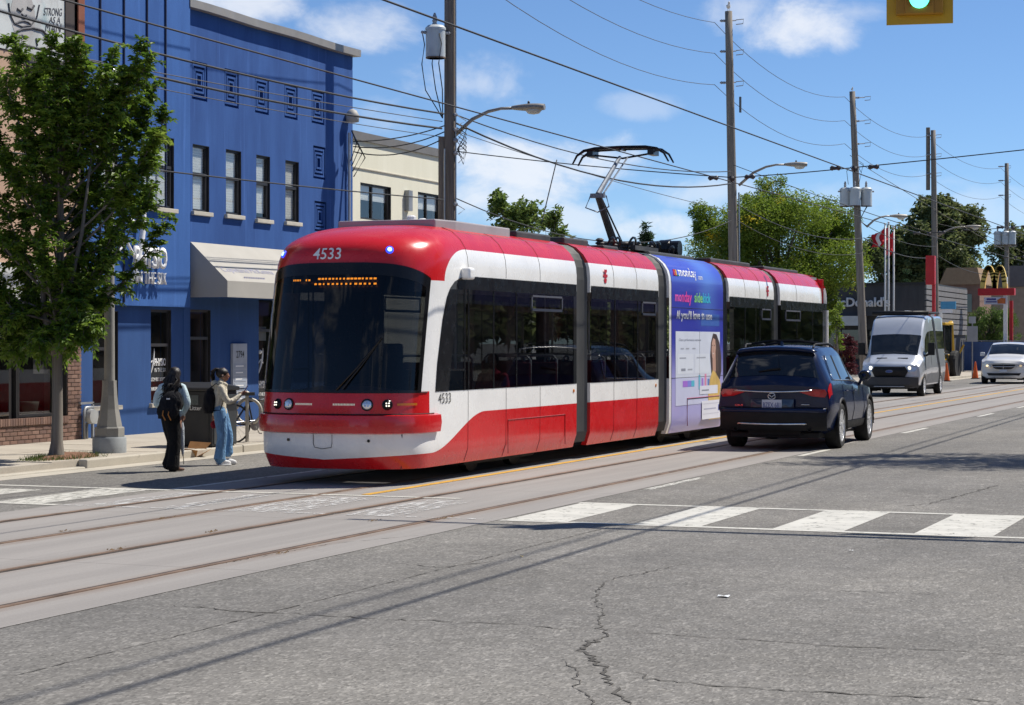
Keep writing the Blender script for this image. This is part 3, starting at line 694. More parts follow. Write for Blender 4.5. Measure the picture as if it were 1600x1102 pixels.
for i, (s, u0, u1, c) in enumerate((('mo', .06, .175, (.85, .12, .5)), ('nday', .18, .37, (.80, .06, .35)), ('side', .42, .58, (.25, .62, .2)), ('kick', .585, .74, (.05, .55, .72)))):
    ad_text(s, u0, u1, .735 if 'y' not in s else .715, .795 if s not in ('mo',) else .775, mat('sidekick_print_%d' % i, c, .4), bold=.02)
for s_, u0, u1, v0, v1 in (("AI", .085, .148, .637, .685), ("you'll", .17, .365, .622, .685), ("love", .395, .53, .637, .685), ("to", .56, .615, .637, .68), ("use", .645, .77, .637, .668)): ad_text(s_, u0, u1, v0, v1, M_WTXT, bold=.02)
ad_rect('advert_panel', .07, .93, .30, .565, (.70, .74, .84), .003)
ad_rect('advert_lower_panel', .07, .80, .14, .30, (.62, .64, .84), .0025)
ad_text('Client performance overview', .13, .55, .505, .525, mat('advert_grey_text', (.30, .32, .38), .5), .006)
for u in (.16, .26, .38): ad_rect('advert_line', u, u+.06, .463, .470, (.42, .44, .5), .006)
ad_rect('advert_line', .14, .26, .408, .416, (.42, .44, .5), .006); ad_rect('advert_line', .46, .64, .408, .416, (.42, .44, .5), .006)
ad_rect('advert_line', .17, .25, .337, .352, (.3, .32, .38), .006); ad_rect('advert_line', .29, .38, .340, .349, (.42, .44, .5), .006)
for (u0, u1, v0, v1) in ((.10, .40, .32, .435), (.43, .72, .32, .435)): ad_rect('advert_card', u0, u1, v0, v1, (.76, .80, .88), .0045)
for (u0, u1, c) in ((.20, .29, (.42, .18, .72)), (.29, .36, (.25, .25, .75)), (.36, .42, (.10, .52, .68))): ad_rect('advert_swatch', u0, u1, .245, .28, c, .0045)
for (u0, v1, c) in ((.50, .31, (.16, .50, .66)), (.56, .29, (.42, .2, .7)), (.62, .315, (.80, .28, .45)), (.68, .285, (.14, .26, .66))): ad_rect('advert_chart_bar', u0, u0+.035, .225, v1, c, .0045)
# printed portrait: woman with long dark hair and yellow top
ad_poly('printed_hair', [(.76, .30), (.73, .42), (.745, .50), (.79, .555), (.86, .55), (.92, .50), (.955, .42), (.96, .33), (.93, .28), (.85, .27)], (.06, .035, .032), .0055, .3)
ad_poly('printed_face', [(.755, .45), (.762, .50), (.79, .528), (.83, .52), (.845, .47), (.83, .425), (.80, .40), (.77, .41)], (.60, .36, .27), .007, .15)
ad_poly('printed_neck', [(.78, .33), (.775, .42), (.84, .44), (.845, .33), (.81, .30)], (.52, .30, .22), .0062, .15)
ad_poly('printed_eye', [(.765, .482), (.785, .488), (.785, .481)], (.05, .03, .03), .0085); ad_poly('printed_eye', [(.805, .487), (.825, .484), (.815, .479)], (.05, .03, .03), .0085); ad_poly('printed_smile', [(.768, .438), (.79, .430), (.815, .440), (.79, .436)], (.80, .70, .66), .0085); ad_poly('printed_hair_lock', [(.835, .53), (.87, .50), (.885, .42), (.90, .33), (.86, .30), (.85, .40), (.843, .47)], (.11, .065, .05), .0075, .35)
ad_poly('printed_top', [(.70, .04), (.69, .20), (.72, .28), (.78, .335), (.84, .32), (.93, .27), (.97, .18), (.97, .04)], (.72, .48, .13), .0068, .2)
ad_rect('advert_card', .52, .88, .195, .245, (.80, .81, .90), .008); ad_rect('advert_line', .56, .70, .214, .222, (.3, .32, .38), .0095)
b = MB(); b.tube([(HW+.014, ay(.28), az_(.02)), (HW+.014, ay(.28), az_(.178)), (HW+.014, ay(.92), az_(.178))], .008, 4); b.build('access_panel', mat('panel_outline', (.32, .03, .10), .5), ad)
ad_rect('advert_card', .56, .93, .045, .155, (.84, .84, .92), .010); ad_rect('advert_line', .60, .84, .102, .109, (.45, .46, .6), .0115)
ad_rect('advert_line', .58, .90, .075, .078, (.6, .6, .7), .0115); ad_rect('advert_line', .58, .90, .135, .138, (.6, .6, .7), .0115); ad_rect('advert_mark', .885, .905, .09, .125, (.05, .09, .5), .012)
ad_rect('advert_hopper', .55, .92, .60, .67, (.04, .12, .44), .002)
b = MB(); x = HW+.009; b.tube([(x, ay(0), az_(.30)), (x, ay(1), az_(.30))], .003, 4); b.tube([(x, ay(0), az_(.70)), (x, ay(1), az_(.70))], .003, 4); b.tube([(x, ay(.52), az_(.30)), (x, ay(.52), az_(.565))], .003, 4); b.build('panel_gap', M_SEAM, ad)
# --- roof equipment and pantograph
def eq(name, y0, y1, x0, x1, z0, z1, bev=.03, m=None):
    b = MB(); b.bx(x0, x1, y0, y1, z0, z1); return b.build(name, m or M_ROOFEQ, tram, bevel=bev)
fair = MB(); 
P = [(-.75, 2.0), (-.85, 2.5), (-.85, 4.6), (.85, 4.6), (.85, 2.5), (.75, 2.0)]
fair.prism(P, 2, 3.42, 3.61); fair.build('roof_fairing', mat('roof_fairing_grey', (.36, .33, .34), .5, 0, .1), tram, bevel=.02)
for y in (2.2, 2.9, 3.6): b = MB(); b.lathe([(.07, 0), (.07, .05), (.04, .07)], 10, None, 0, (.3-.2*(y-2.2), y, 3.61)); b.build('roof_vent', M_TWHITE, tram)
eq('equipment_case', 5.0, 6.5, -.8, .8, 3.44, 3.60); eq('equipment_case', 7.4, 8.6, -.7, .7, 3.44, 3.62); eq('resistor_case', 9.1, 9.9, -.8, .8, 3.44, 3.56)
eq('equipment_case', 12.0, 14.9, -.7, .7, 3.44, 3.58); eq('equipment_case', 15.9, 19., -.75, .75, 3.44, 3.6); eq('equipment_case', 20.2, 23.4, -.75, .75, 3.44, 3.58)
for k in range(10):
    y = 9.9+k*.36; b = MB(); b.lathe([(.05, 0), (.09, .02), (.05, .05), (.09, .08), (.05, .11), (.08, .14), (.04, .17)], 10, None, 0, ((-1)**k*.45, y, 3.55)); b.build('roof_insulator', M_ROOFEQ, tram)
for k in range(7):
    y = 10.2+k*.6; r = .12+.03*(k % 3); b = MB(); b.tube([(.55-.1*(k % 2)+.04*sin(a), y+r*cos(a)*1.2, 3.62+r*max(-.3, sin(a))) for a in [i/14*2*pi for i in range(15)]], .022, 5); b.build('cable_loop', M_BLACK, tram)
b = MB(); b.lathe([(.17, -.3), (.17, .3)], 16, Matrix.Rotation(pi/2, 3, 'Y'), 0, (.2, 14.6, 3.72)); b.lathe([(.19, -.1), (.19, .1)], 16, Matrix.Rotation(pi/2, 3, 'Y'), 0, (.2, 14.6, 3.72)); b.build('air_tank', M_BLACK, tram)
def pl(px, py, dx=0.):
    p = AX(px, py, TX+dx); return Vector((p.x-TX, p.y-TY, p.z))
base, knee, head = pl(963, 374), pl(934, 306), pl(973, 246)
b = MB(); b.bx(-.6, .6, base.y-.7, base.y+.7, 3.58, 3.66); b.tube([base+Vector((-.35, 0, -.1)), base+Vector((.35, 0, -.1))], .06, 8); b.build('pantograph_base', M_ROOFEQ, tram)
b = MB(); b.tube([base+Vector((0, 0, -.2)), knee], [.085, .06], 8); b.tube([base+Vector((.12, .2, -.2)), knee+Vector((.02, .1, 0))], .018, 6); lowarm = b.build('pantograph_lower_arm', M_ROOFEQ, tram)
b = MB(); b.box(knee, (.26, .10, .08)); b.tube([knee+Vector((0, 0, .02)), head+Vector((-.06, 0, 0))], [.05, .035], 8); b.tube([knee+Vector((.12, 0, .05)), head+Vector((.1, 0, 0))], .016, 6); b.tube([knee+Vector((-.12, -.05, 0)), knee+Vector((-.2, -.1, -.22)), knee+Vector((0, 0, -.3)), knee+Vector((.2, .05, -.2)), knee+Vector((.16, 0, 0))], .014, 5)
b.build('pantograph_upper_arm', mat('pantograph_tube', (.20, .22, .25), .45, .4), tram)
for dy in (-.16, .16):
    b = MB(); hz = head.z+.14
    pts = [(-.95, -.26), (-.86, -.10), (-.72, -.01), (-.5, .025), (0, .035), (.5, .025), (.72, -.01), (.86, -.10), (.95, -.26)]
    b.tube([(x, head.y+dy, hz+z) for x, z in pts], [.016, .022, .03, .034, .034, .034, .03, .022, .016], 6); b.build('contact_strip', M_BLACK, tram)
b = MB()
for x in (-.6, .6): b.box((x, head.y, head.z+.08), (.12, .34, .13)); b.tube([(x, head.y, head.z+.06), (0, head.y, head.z-.02)], .02, 6)
b.tube([(0, head.y-.16, head.z+.14), (0, head.y+.16, head.z+.14)], .02, 6); b.build('pantograph_head', M_BLACK, tram)
# ================================================================ buildings on the left
def stucco(name, c0, c1, st=.25):
    m, t, b = newmat(name); co = coords(t); X, Y, Z = sep(t, co)
    n = noise(t, comb(t, X, Y*.8, Z*.22), 1.6, 6, .62); c = mixc(t, n.smooth(.3, .7), c0, c1)
    run = noise(t, comb(t, X, Y*3.5, Z*.16), 1.8, 5, .6).smooth(.55, .8)*st
    c = mixc(t, run, c, tuple(min(1, x*1.45+.02) for x in c1))
    c = mixc(t, noise(t, comb(t, X, Y*5., Z*.3), 2., 5, .6).smooth(.6, .8)*st, c, tuple(x*.62 for x in c0))
    t.links.new(scalec(t, c, noise(t, co, 45, 3).lin(.3, .7, .94, 1.06)), b.inputs['Base Color']); b.inputs['Roughness'].default_value = .82
    b.inputs['Specular IOR Level'].default_value = .3; bump(t, b, noise(t, co, 55, 4), .3, .006); return m
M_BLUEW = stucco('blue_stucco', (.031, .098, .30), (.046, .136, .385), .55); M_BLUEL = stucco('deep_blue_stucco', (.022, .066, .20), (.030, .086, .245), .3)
M_CREAM = stucco('cream_stucco', (.74, .71, .56), (.80, .77, .62), .12)
M_COPING = mat('metal_coping', (.30, .275, .245), .5, .2, .12); M_FRAME = mat('dark_window_frame', (.028, .026, .026), .45, 0, .2)
M_SILL = mat('stone_sill', (.52, .48, .40), .8, 0, .15); M_BLIND = mat('pale_blind', (.80, .80, .77), .7, 0, .06)
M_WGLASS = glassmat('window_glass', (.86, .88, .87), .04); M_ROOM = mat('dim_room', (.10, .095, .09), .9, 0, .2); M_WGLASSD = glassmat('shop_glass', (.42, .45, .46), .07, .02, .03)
def wall(name, m, X, y0, y1, z0, z1, holes, parent, depth=.25):
    """street wall on plane X with real openings and reveals"""
    ys = sorted({y0, y1}|{h[0] for h in holes}|{h[1] for h in holes}); zs = sorted({z0, z1}|{h[2] for h in holes}|{h[3] for h in holes})
    ys = [y for y in ys if y0 <= y <= y1]; zs = [z for z in zs if z0 <= z <= z1]
    b = MB()
    def hole(y, z): return any(h[0] < y < h[1] and h[2] < z < h[3] for h in holes)
    for ya, yb in zip(ys, ys[1:]):
        for za, zb in zip(zs, zs[1:]):
            if not hole((ya+yb)/2, (za+zb)/2): b.add([(X, ya, za), (X, yb, za), (X, yb, zb), (X, ya, zb)], [(0, 1, 2, 3)])
    for (a, c, d, e) in holes:
        q = X-depth
        b.add([(X, a, d), (X, c, d), (X, c, e), (X, a, e), (q, a, d), (q, c, d), (q, c, e), (q, a, e)], [(0, 1, 5, 4), (2, 3, 7, 6), (1, 2, 6, 5), (3, 0, 4, 7)])
    b.add([(X, y0, z0), (X, y1, z0), (X, y1, z1), (X, y0, z1), (X-depth, y0, z0), (X-depth, y1, z0), (X-depth, y1, z1), (X-depth, y0, z1)], [(2, 3, 7, 6), (1, 2, 6, 5), (3, 0, 4, 7), (0, 1, 5, 4)])
    o = b.build(name, m, parent, world=True); return o
def window(parent, X, y0, y1, z0, z1, rail=.55, sill=True, blind=None, inset=.07, glass=None, name='window', split=None, room=True):
    fw = .05; b = MB(); x0, x1 = X-inset-.05, X-inset+.02
    b.bx(x0, x1, y0+.002, y0+fw, z0, z1); b.bx(x0, x1, y1-fw, y1-.002, z0, z1); b.bx(x0, x1, y0+fw, y1-fw, z0+.002, z0+fw); b.bx(x0, x1, y0+fw, y1-fw, z1-fw, z1-.002)
    zr = lerp(z0, z1, rail)
    if rail: b.bx(x0, x1+.015, y0+fw, y1-fw, zr-.03, zr+.03)
    if split: 
        for f in split: yy = lerp(y0, y1, f); b.bx(x0+.004, x1-.004, yy-.025, yy+.025, z0+fw, z1-fw)
    b.bx(x0+.005, x1+.008, y0+fw, y0+fw+.03, z0+fw, zr if rail else z1-fw); b.bx(x0+.005, x1+.008, y1-fw-.03, y1-fw, z0+fw, zr if rail else z1-fw)
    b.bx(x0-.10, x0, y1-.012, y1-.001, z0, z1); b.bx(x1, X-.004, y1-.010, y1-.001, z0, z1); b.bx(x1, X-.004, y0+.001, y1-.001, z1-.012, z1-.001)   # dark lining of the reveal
    f = b.build(name, M_FRAME, parent, world=True)
    g = MB(); g.add([(X-inset-.02, y0+fw, z0+fw), (X-inset-.02, y1-fw, z0+fw), (X-inset-.02, y1-fw, z1-fw), (X-inset-.02, y0+fw, z1-fw)], [(0, 1, 2, 3)]); g.build('pane', glass or M_WGLASS, f).location = -parent.location
    if sill: s = MB(); s.bx(X-.10, X+.07, y0-.06, y1+.06, z0-.085, z0-.002); so = s.build('sill', M_SILL, f, bevel=.008); so.location = -parent.location
    if blind:
        s = MB(); zb = lerp(z1, z0, blind); n = max(3, int((z1-zb)/.055))
        for i in range(n):
            zz = z1-fw-(i+.5)*(z1-fw-zb)/n; s.box((X-inset-.05, (y0+y1)/2, zz), (.010, y1-y0-.12, (z1-zb)/n*.90), 0, Matrix.Rotation(.18, 3, 'Y'))
        s.build('blind', M_BLIND, f).location = -parent.location
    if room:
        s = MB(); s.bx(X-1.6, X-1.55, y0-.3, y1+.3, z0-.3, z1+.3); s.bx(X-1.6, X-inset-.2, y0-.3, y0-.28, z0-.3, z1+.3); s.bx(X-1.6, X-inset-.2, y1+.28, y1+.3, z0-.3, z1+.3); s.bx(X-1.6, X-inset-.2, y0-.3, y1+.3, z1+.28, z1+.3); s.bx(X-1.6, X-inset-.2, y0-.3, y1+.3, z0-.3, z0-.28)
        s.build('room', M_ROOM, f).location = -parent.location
    return f
def rect(px0, py0, px1, py1, X=XW):                           # photo rectangle on the wall plane -> (y0,y1,z0,z1)
    a, b_ = AX(px0, (py0), X), AX(px1, py1, X); c = AX((px0+px1)/2, py0, X); d = AX((px0+px1)/2, py1, X)
    return (a.y, b_.y, d.z, c.z)
Z0 = .12
# ---- blue building
BY0, BYM, BY1 = AX(121, 300, XW).y, AX(287.5, 300, XW).y, AX(551, 300, XW).y
ZT = AX(420, 49, XW).z
blue = root('blue_building', 'two storey blue stucco building with physiotherapy sign and square relief panels', 'building', (XW, (BY0+BY1)/2, Z0))
up = [rect(301, 227, 327, 331), rect(353, 235, 377, 336), rect(400.5, 243.5, 422, 343), rect(446, 252, 467, 347)]
gr = [rect(298, 486, 330, 640), rect(405, 463, 440, 672)]
gr[0] = (gr[0][0], gr[0][1], .85, AX(312, 484, XW).z); gr[1] = (gr[1][0], gr[1][1], .16, AX(420, 455, XW).z)
RELIEFS = ((300, 97, 324, 157), (351, 109, 373, 168), (398.5, 121, 420, 178), (444.5, 132, 465, 186), (487, 142, 507, 194), (489.5, 229, 508.5, 280), (491.5, 315, 510, 362))
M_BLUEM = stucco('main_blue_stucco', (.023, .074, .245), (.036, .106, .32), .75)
wall('wall', M_BLUEM, XW, BYM, BY1, AX(300, 464, XW).z, ZT, up+[rect(*r) for r in RELIEFS], blue)
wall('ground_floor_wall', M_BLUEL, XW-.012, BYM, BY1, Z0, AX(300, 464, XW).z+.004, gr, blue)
for i, r in enumerate(up): window(blue, XW, *r, rail=.56, blind=(1.0, .95, .9, .95)[i])
window(blue, XW-.012, *gr[0], rail=.66, sill=False, glass=M_WGLASSD)
# display in that window: small model on a box
p = AX(352-38, 600, XW-.45); 
b = MB(); b.box((XW-.45, gr[0][0]+.25, 1.35), (.25, .30, .36)); b.build('display_box', M_BLIND, blue, world=True)
b = MB(); b.tube([(XW-.45, gr[0][0]+.33+.03*sin(k*.9), 1.53+k*.06) for k in range(8)], [.035, .028]*4, 8); b.lathe([(.02, -.05), (.07, 0), (.06, .05), (.01, .06)], 10, None, 0, (XW-.45, gr[0][0]+.36, 2.02)); b.build('spine_model', M_BLIND, blue, smooth=True, world=True)
door = window(blue, XW-.012, *gr[1], rail=.70, sill=False, glass=M_WGLASSD, name='door')
# bay: projecting upper part, ground floor below it
XB = XW+.14
ZB = AX(250, 479, XB).z
bw = rect(224, 212, 272, 326, XB); bw = (AX(221, 270, XB).y, bw[1], AX(245, 324, XB).z, AX(245, 212, XB).z)
bw2 = (AX(150, 270, XB).y, AX(184, 270, XB).y, bw[2], bw[3])
ZBT = 11.2
wall('bay_wall', M_BLUEW, XB, BY0, BYM, ZB, ZBT, [bw, bw2], blue, depth=.3)
window(blue, XB, *bw, rail=.58, blind=.98); window(blue, XB, *bw2, rail=.58, blind=.98)
g1 = (AX(146, 560, XW).y, AX(186, 560, XW).y, AX(166, 634, XW).z, AX(166, 486, XW).z); g2 = (AX(237, 560, XW).y, AX(269, 560, XW).y, AX(166, 634, XW).z, AX(252, 484, XW).z)
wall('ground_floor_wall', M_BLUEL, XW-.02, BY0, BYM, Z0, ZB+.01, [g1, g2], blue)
window(blue, XW-.02, *g1, rail=.60, glass=M_WGLASSD); window(blue, XW-.02, *g2, rail=.62, glass=M_WGLASSD)
s = MB(); s.bx(XW-.3, XW-.28, g1[0]+.05, g1[1]-.3, lerp(g1[2], g1[3], .62), g1[3]-.06); s.build('window_poster', M_BLIND, blue, world=True)
b = MB()
for px in (156, 193, 229, 258):                                # vertical grooves / pipes on the bay
    y = AX(px, 100, XB).y; b.tube([(XB+.012, y, AX(px, 330, XB).z if px > 200 else ZB+.05), (XB+.012, y, ZBT)], .022, 6)
b.build('conduit', mat('dark_blue_conduit', (.008, .014, .05), .6), blue, world=True)
b = MB(); b.bx(XB-.3, XB, BY0, BY0+.02, ZB, ZBT); b.build('bay_edge', mat('rust_trim', (.19, .06, .03), .7), blue, world=True)
b = MB(); b.bx(XB+.0, XB+.03, BY0-.22, BY0-.02, AX(115, 82, XB).z, ZBT); b.build('edge_trim', mat('rust_trim_strip', (.24, .075, .035), .7), blue, world=True)
# coping with a slight sag, side and back walls, roof
b = MB(); n = 12
b.add([(XW+dx, lerp(BYM-.02, BY1+.12, i/n), ZT+dz+.02*sin(i*1.1)*.5) for i in range(n+1) for (dx, dz) in ((.16, -.02), (.16, .14), (-.35, .20), (-.35, -.02))], [(i*4+j, i*4+(j+1) % 4, (i+1)*4+(j+1) % 4, (i+1)*4+j) for i in range(n) for j in range(4)]+[(0, 1, 2, 3), tuple(n*4+j for j in (3, 2, 1, 0))])
b.build('coping', M_COPING, blue, world=True)
b = MB(); b.bx(XW-14, XW-.26, BYM, BY1, 8.0, 8.05); b.bx(XW-14, XW-.26, BY1-.25, BY1-.01, Z0, ZT-.1); b.bx(XW-14, XW-13.8, BY0, BY1, Z0, ZT-.1); b.bx(XW-14, XB-.31, BY0+.01, BY0+.25, Z0, ZBT); b.bx(XW-14, XB-.31, BYM-.25, BYM-.01, ZT-.5, ZBT); b.bx(XW-14, XB-.31, BY0, BYM, ZBT-.1, ZBT-.02)
b.build('side_walls_and_roof', M_BLUEL, blue, world=True)
# square relief panels: nested rings standing in real recesses
def relief(px0, py0, px1, py1):
    y0, y1, z0, z1 = rect(px0, py0, px1, py1); n = 4; cy, cz, hy, hz = (y0+y1)/2, (z0+z1)/2, (y1-y0)/2, (z1-z0)/2
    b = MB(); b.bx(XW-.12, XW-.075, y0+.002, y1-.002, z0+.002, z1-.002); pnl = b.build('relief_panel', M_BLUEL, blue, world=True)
    for k in range(n):
        f = .86-k*.235; t_ = .042; a, c = hy*f, hz*f; b = MB()
        if a < t_*1.5: break
        b.bx(XW-.075, XW-.012, cy-a, cy+a, cz+c-t_, cz+c); b.bx(XW-.075, XW-.012, cy-a, cy+a, cz-c, cz-c+t_); b.bx(XW-.075, XW-.013, cy-a, cy-a+t_, cz-c+t_, cz+c-t_); b.bx(XW-.075, XW-.013, cy+a-t_, cy+a, cz-c+t_, cz+c-t_)
        b.build('relief_ring', M_BLUEM, pnl).location = -blue.location
for r in RELIEFS: relief(*r)
# downpipe, weatherhead, little lamp
b = MB(); y = BY1-.30; b.tube([(XW+.06, y, 3.2), (XW+.06, y, 6.5), (XW+.06, y, 6.75)], .035, 8); b.build('service_mast', mat('galvanised_pipe', (.5, .5, .5), .45, .5), blue, world=True)
b = MB(); b.lathe([(.05, -.12), (.15, -.1), (.16, .05), (.1, .16), (.02, .2)], 12, None, 0, (XW+.14, y, 7.1)); b.build('weatherhead', mat('old_lamp', (.42, .40, .36), .6), blue, smooth=True, world=True)
b = MB()
for k in range(4): b.tube([(XW+.12, y, 6.8), (XW+.25, y+.15*k, 6.5-.1*k), (XW+.1, y+.05*k, 6.1-.12*k)], .014, 5)
b.build('service_wire', M_BLACK, blue, world=True)
# awning
aw = [AX(297, 378, XW), AX(470, 405, XW)]
ya, yb = aw[0].y, AX(470, 380, XW).y+2.2
zt = aw[0].z; pr = .85; ztip = AX(325, 437, XW+pr).z; zval = AX(325, 463, XW+pr).z
M_AWN = mat('beige_awning', (.40, .38, .335), .8, 0, .07, 1.2, .15, 90)
b = MB(); b.add([(XW+.01, ya, zt), (XW+.01, yb, zt), (XW+pr, yb, ztip), (XW+pr, ya, ztip), (XW+pr, ya, zval), (XW+pr, yb, zval)], [(0, 1, 2, 3), (3, 2, 5, 4)])
b.add([(XW+.01, ya, zt), (XW+pr, ya, ztip), (XW+pr, ya, zval), (XW+.01, ya, zval)], [(0, 1, 2, 3)]); b.add([(XW+.01, yb, zt), (XW+pr, yb, ztip), (XW+pr, yb, zval), (XW+.01, yb, zval)], [(0, 1, 2, 3)])
awn = b.build('awning', M_AWN, blue, world=True)
sl = Vector((XW+pr, 0, ztip))-Vector((XW+.01, 0, zt)); upv = -sl.normalized()
M_AWT = mat('faded_blue_lettering', (.33, .33, .42), .8)
def awn_pt(y, f): return Vector((lerp(XW+pr, XW+.01, f), y, lerp(ztip, zt, f)))
y0 = AX(346, 425, XW+.6).y
text('Copeland', 'awning_lettering', M_AWT, blue, awn_pt(y0, .20), (0, 1, 0), upv, 1.08, .19, .006); text('McKenna', 'awning_lettering', M_AWT, blue, awn_pt(y0+1.17, .245), (0, 1, 0), upv, .98, .14, .006)
b = MB()
for i in range(9): b.box(awn_pt(y0+.65+.1*i, .10)+Vector((.006, 0, .004)), (.006, .07, .045))
b.build('awning_small_print', M_AWT, blue, world=True)
# PHYSIO IN THE SIX lettering standing off the bay wall
M_SIGNW = mat('white_sign_letter', (.82, .82, .80), .5, 0, .03)
def sign(s, px0, py0, px1, py1, X, ext, bold=0.): 
    a = AX(px0, py1, X); c = AX(px1, py1, X); d = AX(px0, py0, X)
    return text(s, 'sign_lettering', M_SIGNW, blue, (X, a.y, a.z), (0, 1, 0), (0, 0, 1), c.y-a.y, d.z-a.z, ext, bold=bold)
sign('PHYSIO', 208, 383.5, 258, 418, XB+.1, .05, .02); sign('IN THE SIX', 211, 424, 258, 443, XB+.1, .04, -.004)
b = MB(); py = AX(205, 350, XB).y; pz = AX(205, 350, XB).z
c = AX(190, 410, XB)
b.tube([(XB+.12, c.y+.62-.30*(k/14)**2*1.9, c.z+1.22-k*.125) for k in range(15)], [.015+.045*sin(pi*k/14) for k in range(15)], 8); b.tube([(XB+.12, c.y-.3+.05*k, c.z+.42-.05*abs(k-5)) for k in range(12)], .03, 6); b.lathe([(.01, -.09), (.09, -.03), (.09, .03), (.01, .09)], 12, None, 0, (XB+.12, c.y+.12, c.z+.75)); b.build('sign_figure', M_SIGNW, blue, smooth=True, world=True)
# window and door lettering
def glass_text(s, y0, z0, w_, h_, X, bold=0.): return text(s, 'window_lettering', M_SIGNW, blue, (X, y0, z0), (0, 1, 0), (0, 0, 1), w_, h_, .003, bold=bold)
Xg = XW-.02-.07-.012
ya = g2[0]+.1; zz = AX(252, 572, XW).z
glass_text('PHYSIO', ya+.17, zz, .42, .15, Xg, .03); glass_text('IN THE SIX', ya+.17, zz-.12, .42, .08, Xg); glass_text('CUSTOM FOOT ORTHOTICS', ya, zz-.30, .62, .075, Xg, .02); glass_text('CHIROPODIST', ya, zz-.48, .45, .07, Xg, .02); glass_text('P', ya+.5, zz-.52, .1, .14, Xg, .03)
b = MB(); b.tube([(Xg, ya+.16-.002*k*k, zz+.34-k*.06) for k in range(10)], [.004+.016*sin(pi*k/9) for k in range(10)], 6); b.tube([(Xg, ya+.0+.02*k, zz+.1-.015*abs(k-4)) for k in range(9)], .010, 6); b.build('window_figure', M_SIGNW, blue, world=True)
Xd = XW-.012-.07-.012; ya = gr[1][0]+.09; zz = AX(412, 607, XW).z
glass_text('PHYSIO', ya, zz, .42, .16, Xd, .03); glass_text('IN THE SIX', ya, zz-.16, .42, .07, Xd, .02)
b = MB(); b.tube([(Xd, ya+.25-.0035*k*k, zz+.86-k*.07) for k in range(10)], [.004+.02*sin(pi*k/9) for k in range(10)], 6); b.tube([(Xd, ya+.05+.025*k, zz+.62-.02*abs(k-4)) for k in range(9)], .013, 6); b.lathe([(.004, -.05), (.045, -.02), (.045, .02), (.004, .05)], 10, None, 0, (Xd, ya+.12, zz+.78)); b.build('door_figure', M_SIGNW, blue, world=True)
b = MB(); b.bx(Xd-.02, Xd-.01, gr[1][0]+.07, gr[1][0]+.5, zz+1.02, zz+1.32); b.build('door_notice', M_BLIND, blue, world=True)
# plaque 2794
r = rect(361, 537, 383, 607); M_PLQ = mat('brushed_plaque', (.40, .43, .48), .5, .2)
b = MB(); b.bx(XW-.012, XW+.05, *r); pq = b.build('plaque', M_PLQ, blue, world=True, bevel=.006)
text('2794', 'plaque_number', M_KTXT, blue, (XW+.05, r[0]+.13, r[3]-.30), (0, 1, 0), (0, 0, 1), r[1]-r[0]-.26, .15, .003, bold=.01)
for k in range(6):
    z = r[3]-.47-k*.135; b = MB(); b.bx(XW+.05, XW+.056, r[0]+.05, r[1]-.05, z-.05, z+.05); b.build('plaque_strip', mat('plaque_strip_grey', (.33, .37, .44), .5), blue, world=True)
    b = MB(); b.bx(XW+.056, XW+.058, r[0]+.1, lerp(r[0], r[1], .72-.05*(k % 3)), z-.012, z+.012); b.build('plaque_line', M_WTXT, blue, world=True)
# gas meter at the corner
gm = AX(140, 665, XW+.2); gmr = root('gas_meter', 'small grey gas meter with pipes beside the brick corner', 'gas meter', (XW+.18, gm.y, Z0))
M_GAL = mat('grey_meter_metal', (.30, .31, .32), .5, .4, .2)
b = MB(); b.tube([(0, -.14, 0), (0, -.14, .52), (0, -.10, .58), (0, .12, .58), (0, .16, .5)], .03, 8); b.tube([(-.05, .02, 0), (-.05, .02, .3)], .025, 8); b.build('pipe', M_GAL, gmr, smooth=True)
b = MB(); b.lathe([(.03, -.07), (.13, -.06), (.14, 0), (.13, .06), (.03, .07)], 14, Matrix.Rotation(pi/2, 3, 'Y'), 0, (.04, .02, .42)); b.box((.02, .12, .40), (.12, .16, .24)); b.build('meter_body', mat('meter_grey', (.42, .43, .42), .5, .3), gmr, auto=40)
b = MB(); b.bx(-.08, -.04, -.2, .24, .64, .68); b.bx(-.08, -.04, .2, .24, 0, .66); b.build('bracket', M_GAL, gmr)
# ---- brick shop at the far left with mural above
M_BRICK = [mat('brick_%d' % i, c, .9, 0, .22, 9, .4, 60) for i, c in enumerate(((.20, .115, .085), (.17, .10, .075), (.23, .14, .105), (.15, .09, .072)))]
M_MORT = mat('mortar', (.40, .36, .29), .95, 0, .12, 5)
shop = root('brick_shop', 'brick fronted shop with a peach upper wall at the left edge', 'building', (XW, BY0-3.4, Z0))
SY0, SY1 = BY0-7., BY0-.02; XS = XW+.10
zsill = AX(60, 652, XS).z; pier0 = AX(106, 600, XS).y; ztopb = AX(110, 470, XS).z
b = MB(); b.bx(XS-.5, XS-.025, SY0, pier0, Z0, zsill-.13); b.bx(XS-.5, XS-.025, pier0, SY1, Z0, 2.9); b.build('mortar_bed', M_MORT, shop, world=True)
bl, bh, jt = .205, .060, .014
bms = []
for i in range(4): q = MB(); q.bx(-.05, 0, 0, bl, 0, bh); me = q.mesh('brick', M_BRICK[i]); bms.append(me)
hms = []
for i in range(4): q = MB(); q.bx(-.05, 0, 0, .1, 0, bh); hms.append(q.mesh('brick', M_BRICK[i]))
vms = []
for i in range(4): q = MB(); q.bx(-.05, .03, 0, bh, 0, .12); vms.append(q.mesh('brick', M_BRICK[i]))
nb = [0]
def put(me, x, y, z):
    if nb[0] >= 430: return
    nb[0] += 1
    o = bpy.data.objects.new('brick', me); COL.objects.link(o); o.parent = shop; o.location = (x-XW+random.uniform(-.003, .003), y-(BY0-3.4), z-Z0)
YV = BY0-2.75
rowh = bh+jt; nrow = int((2.75-Z0)/rowh)
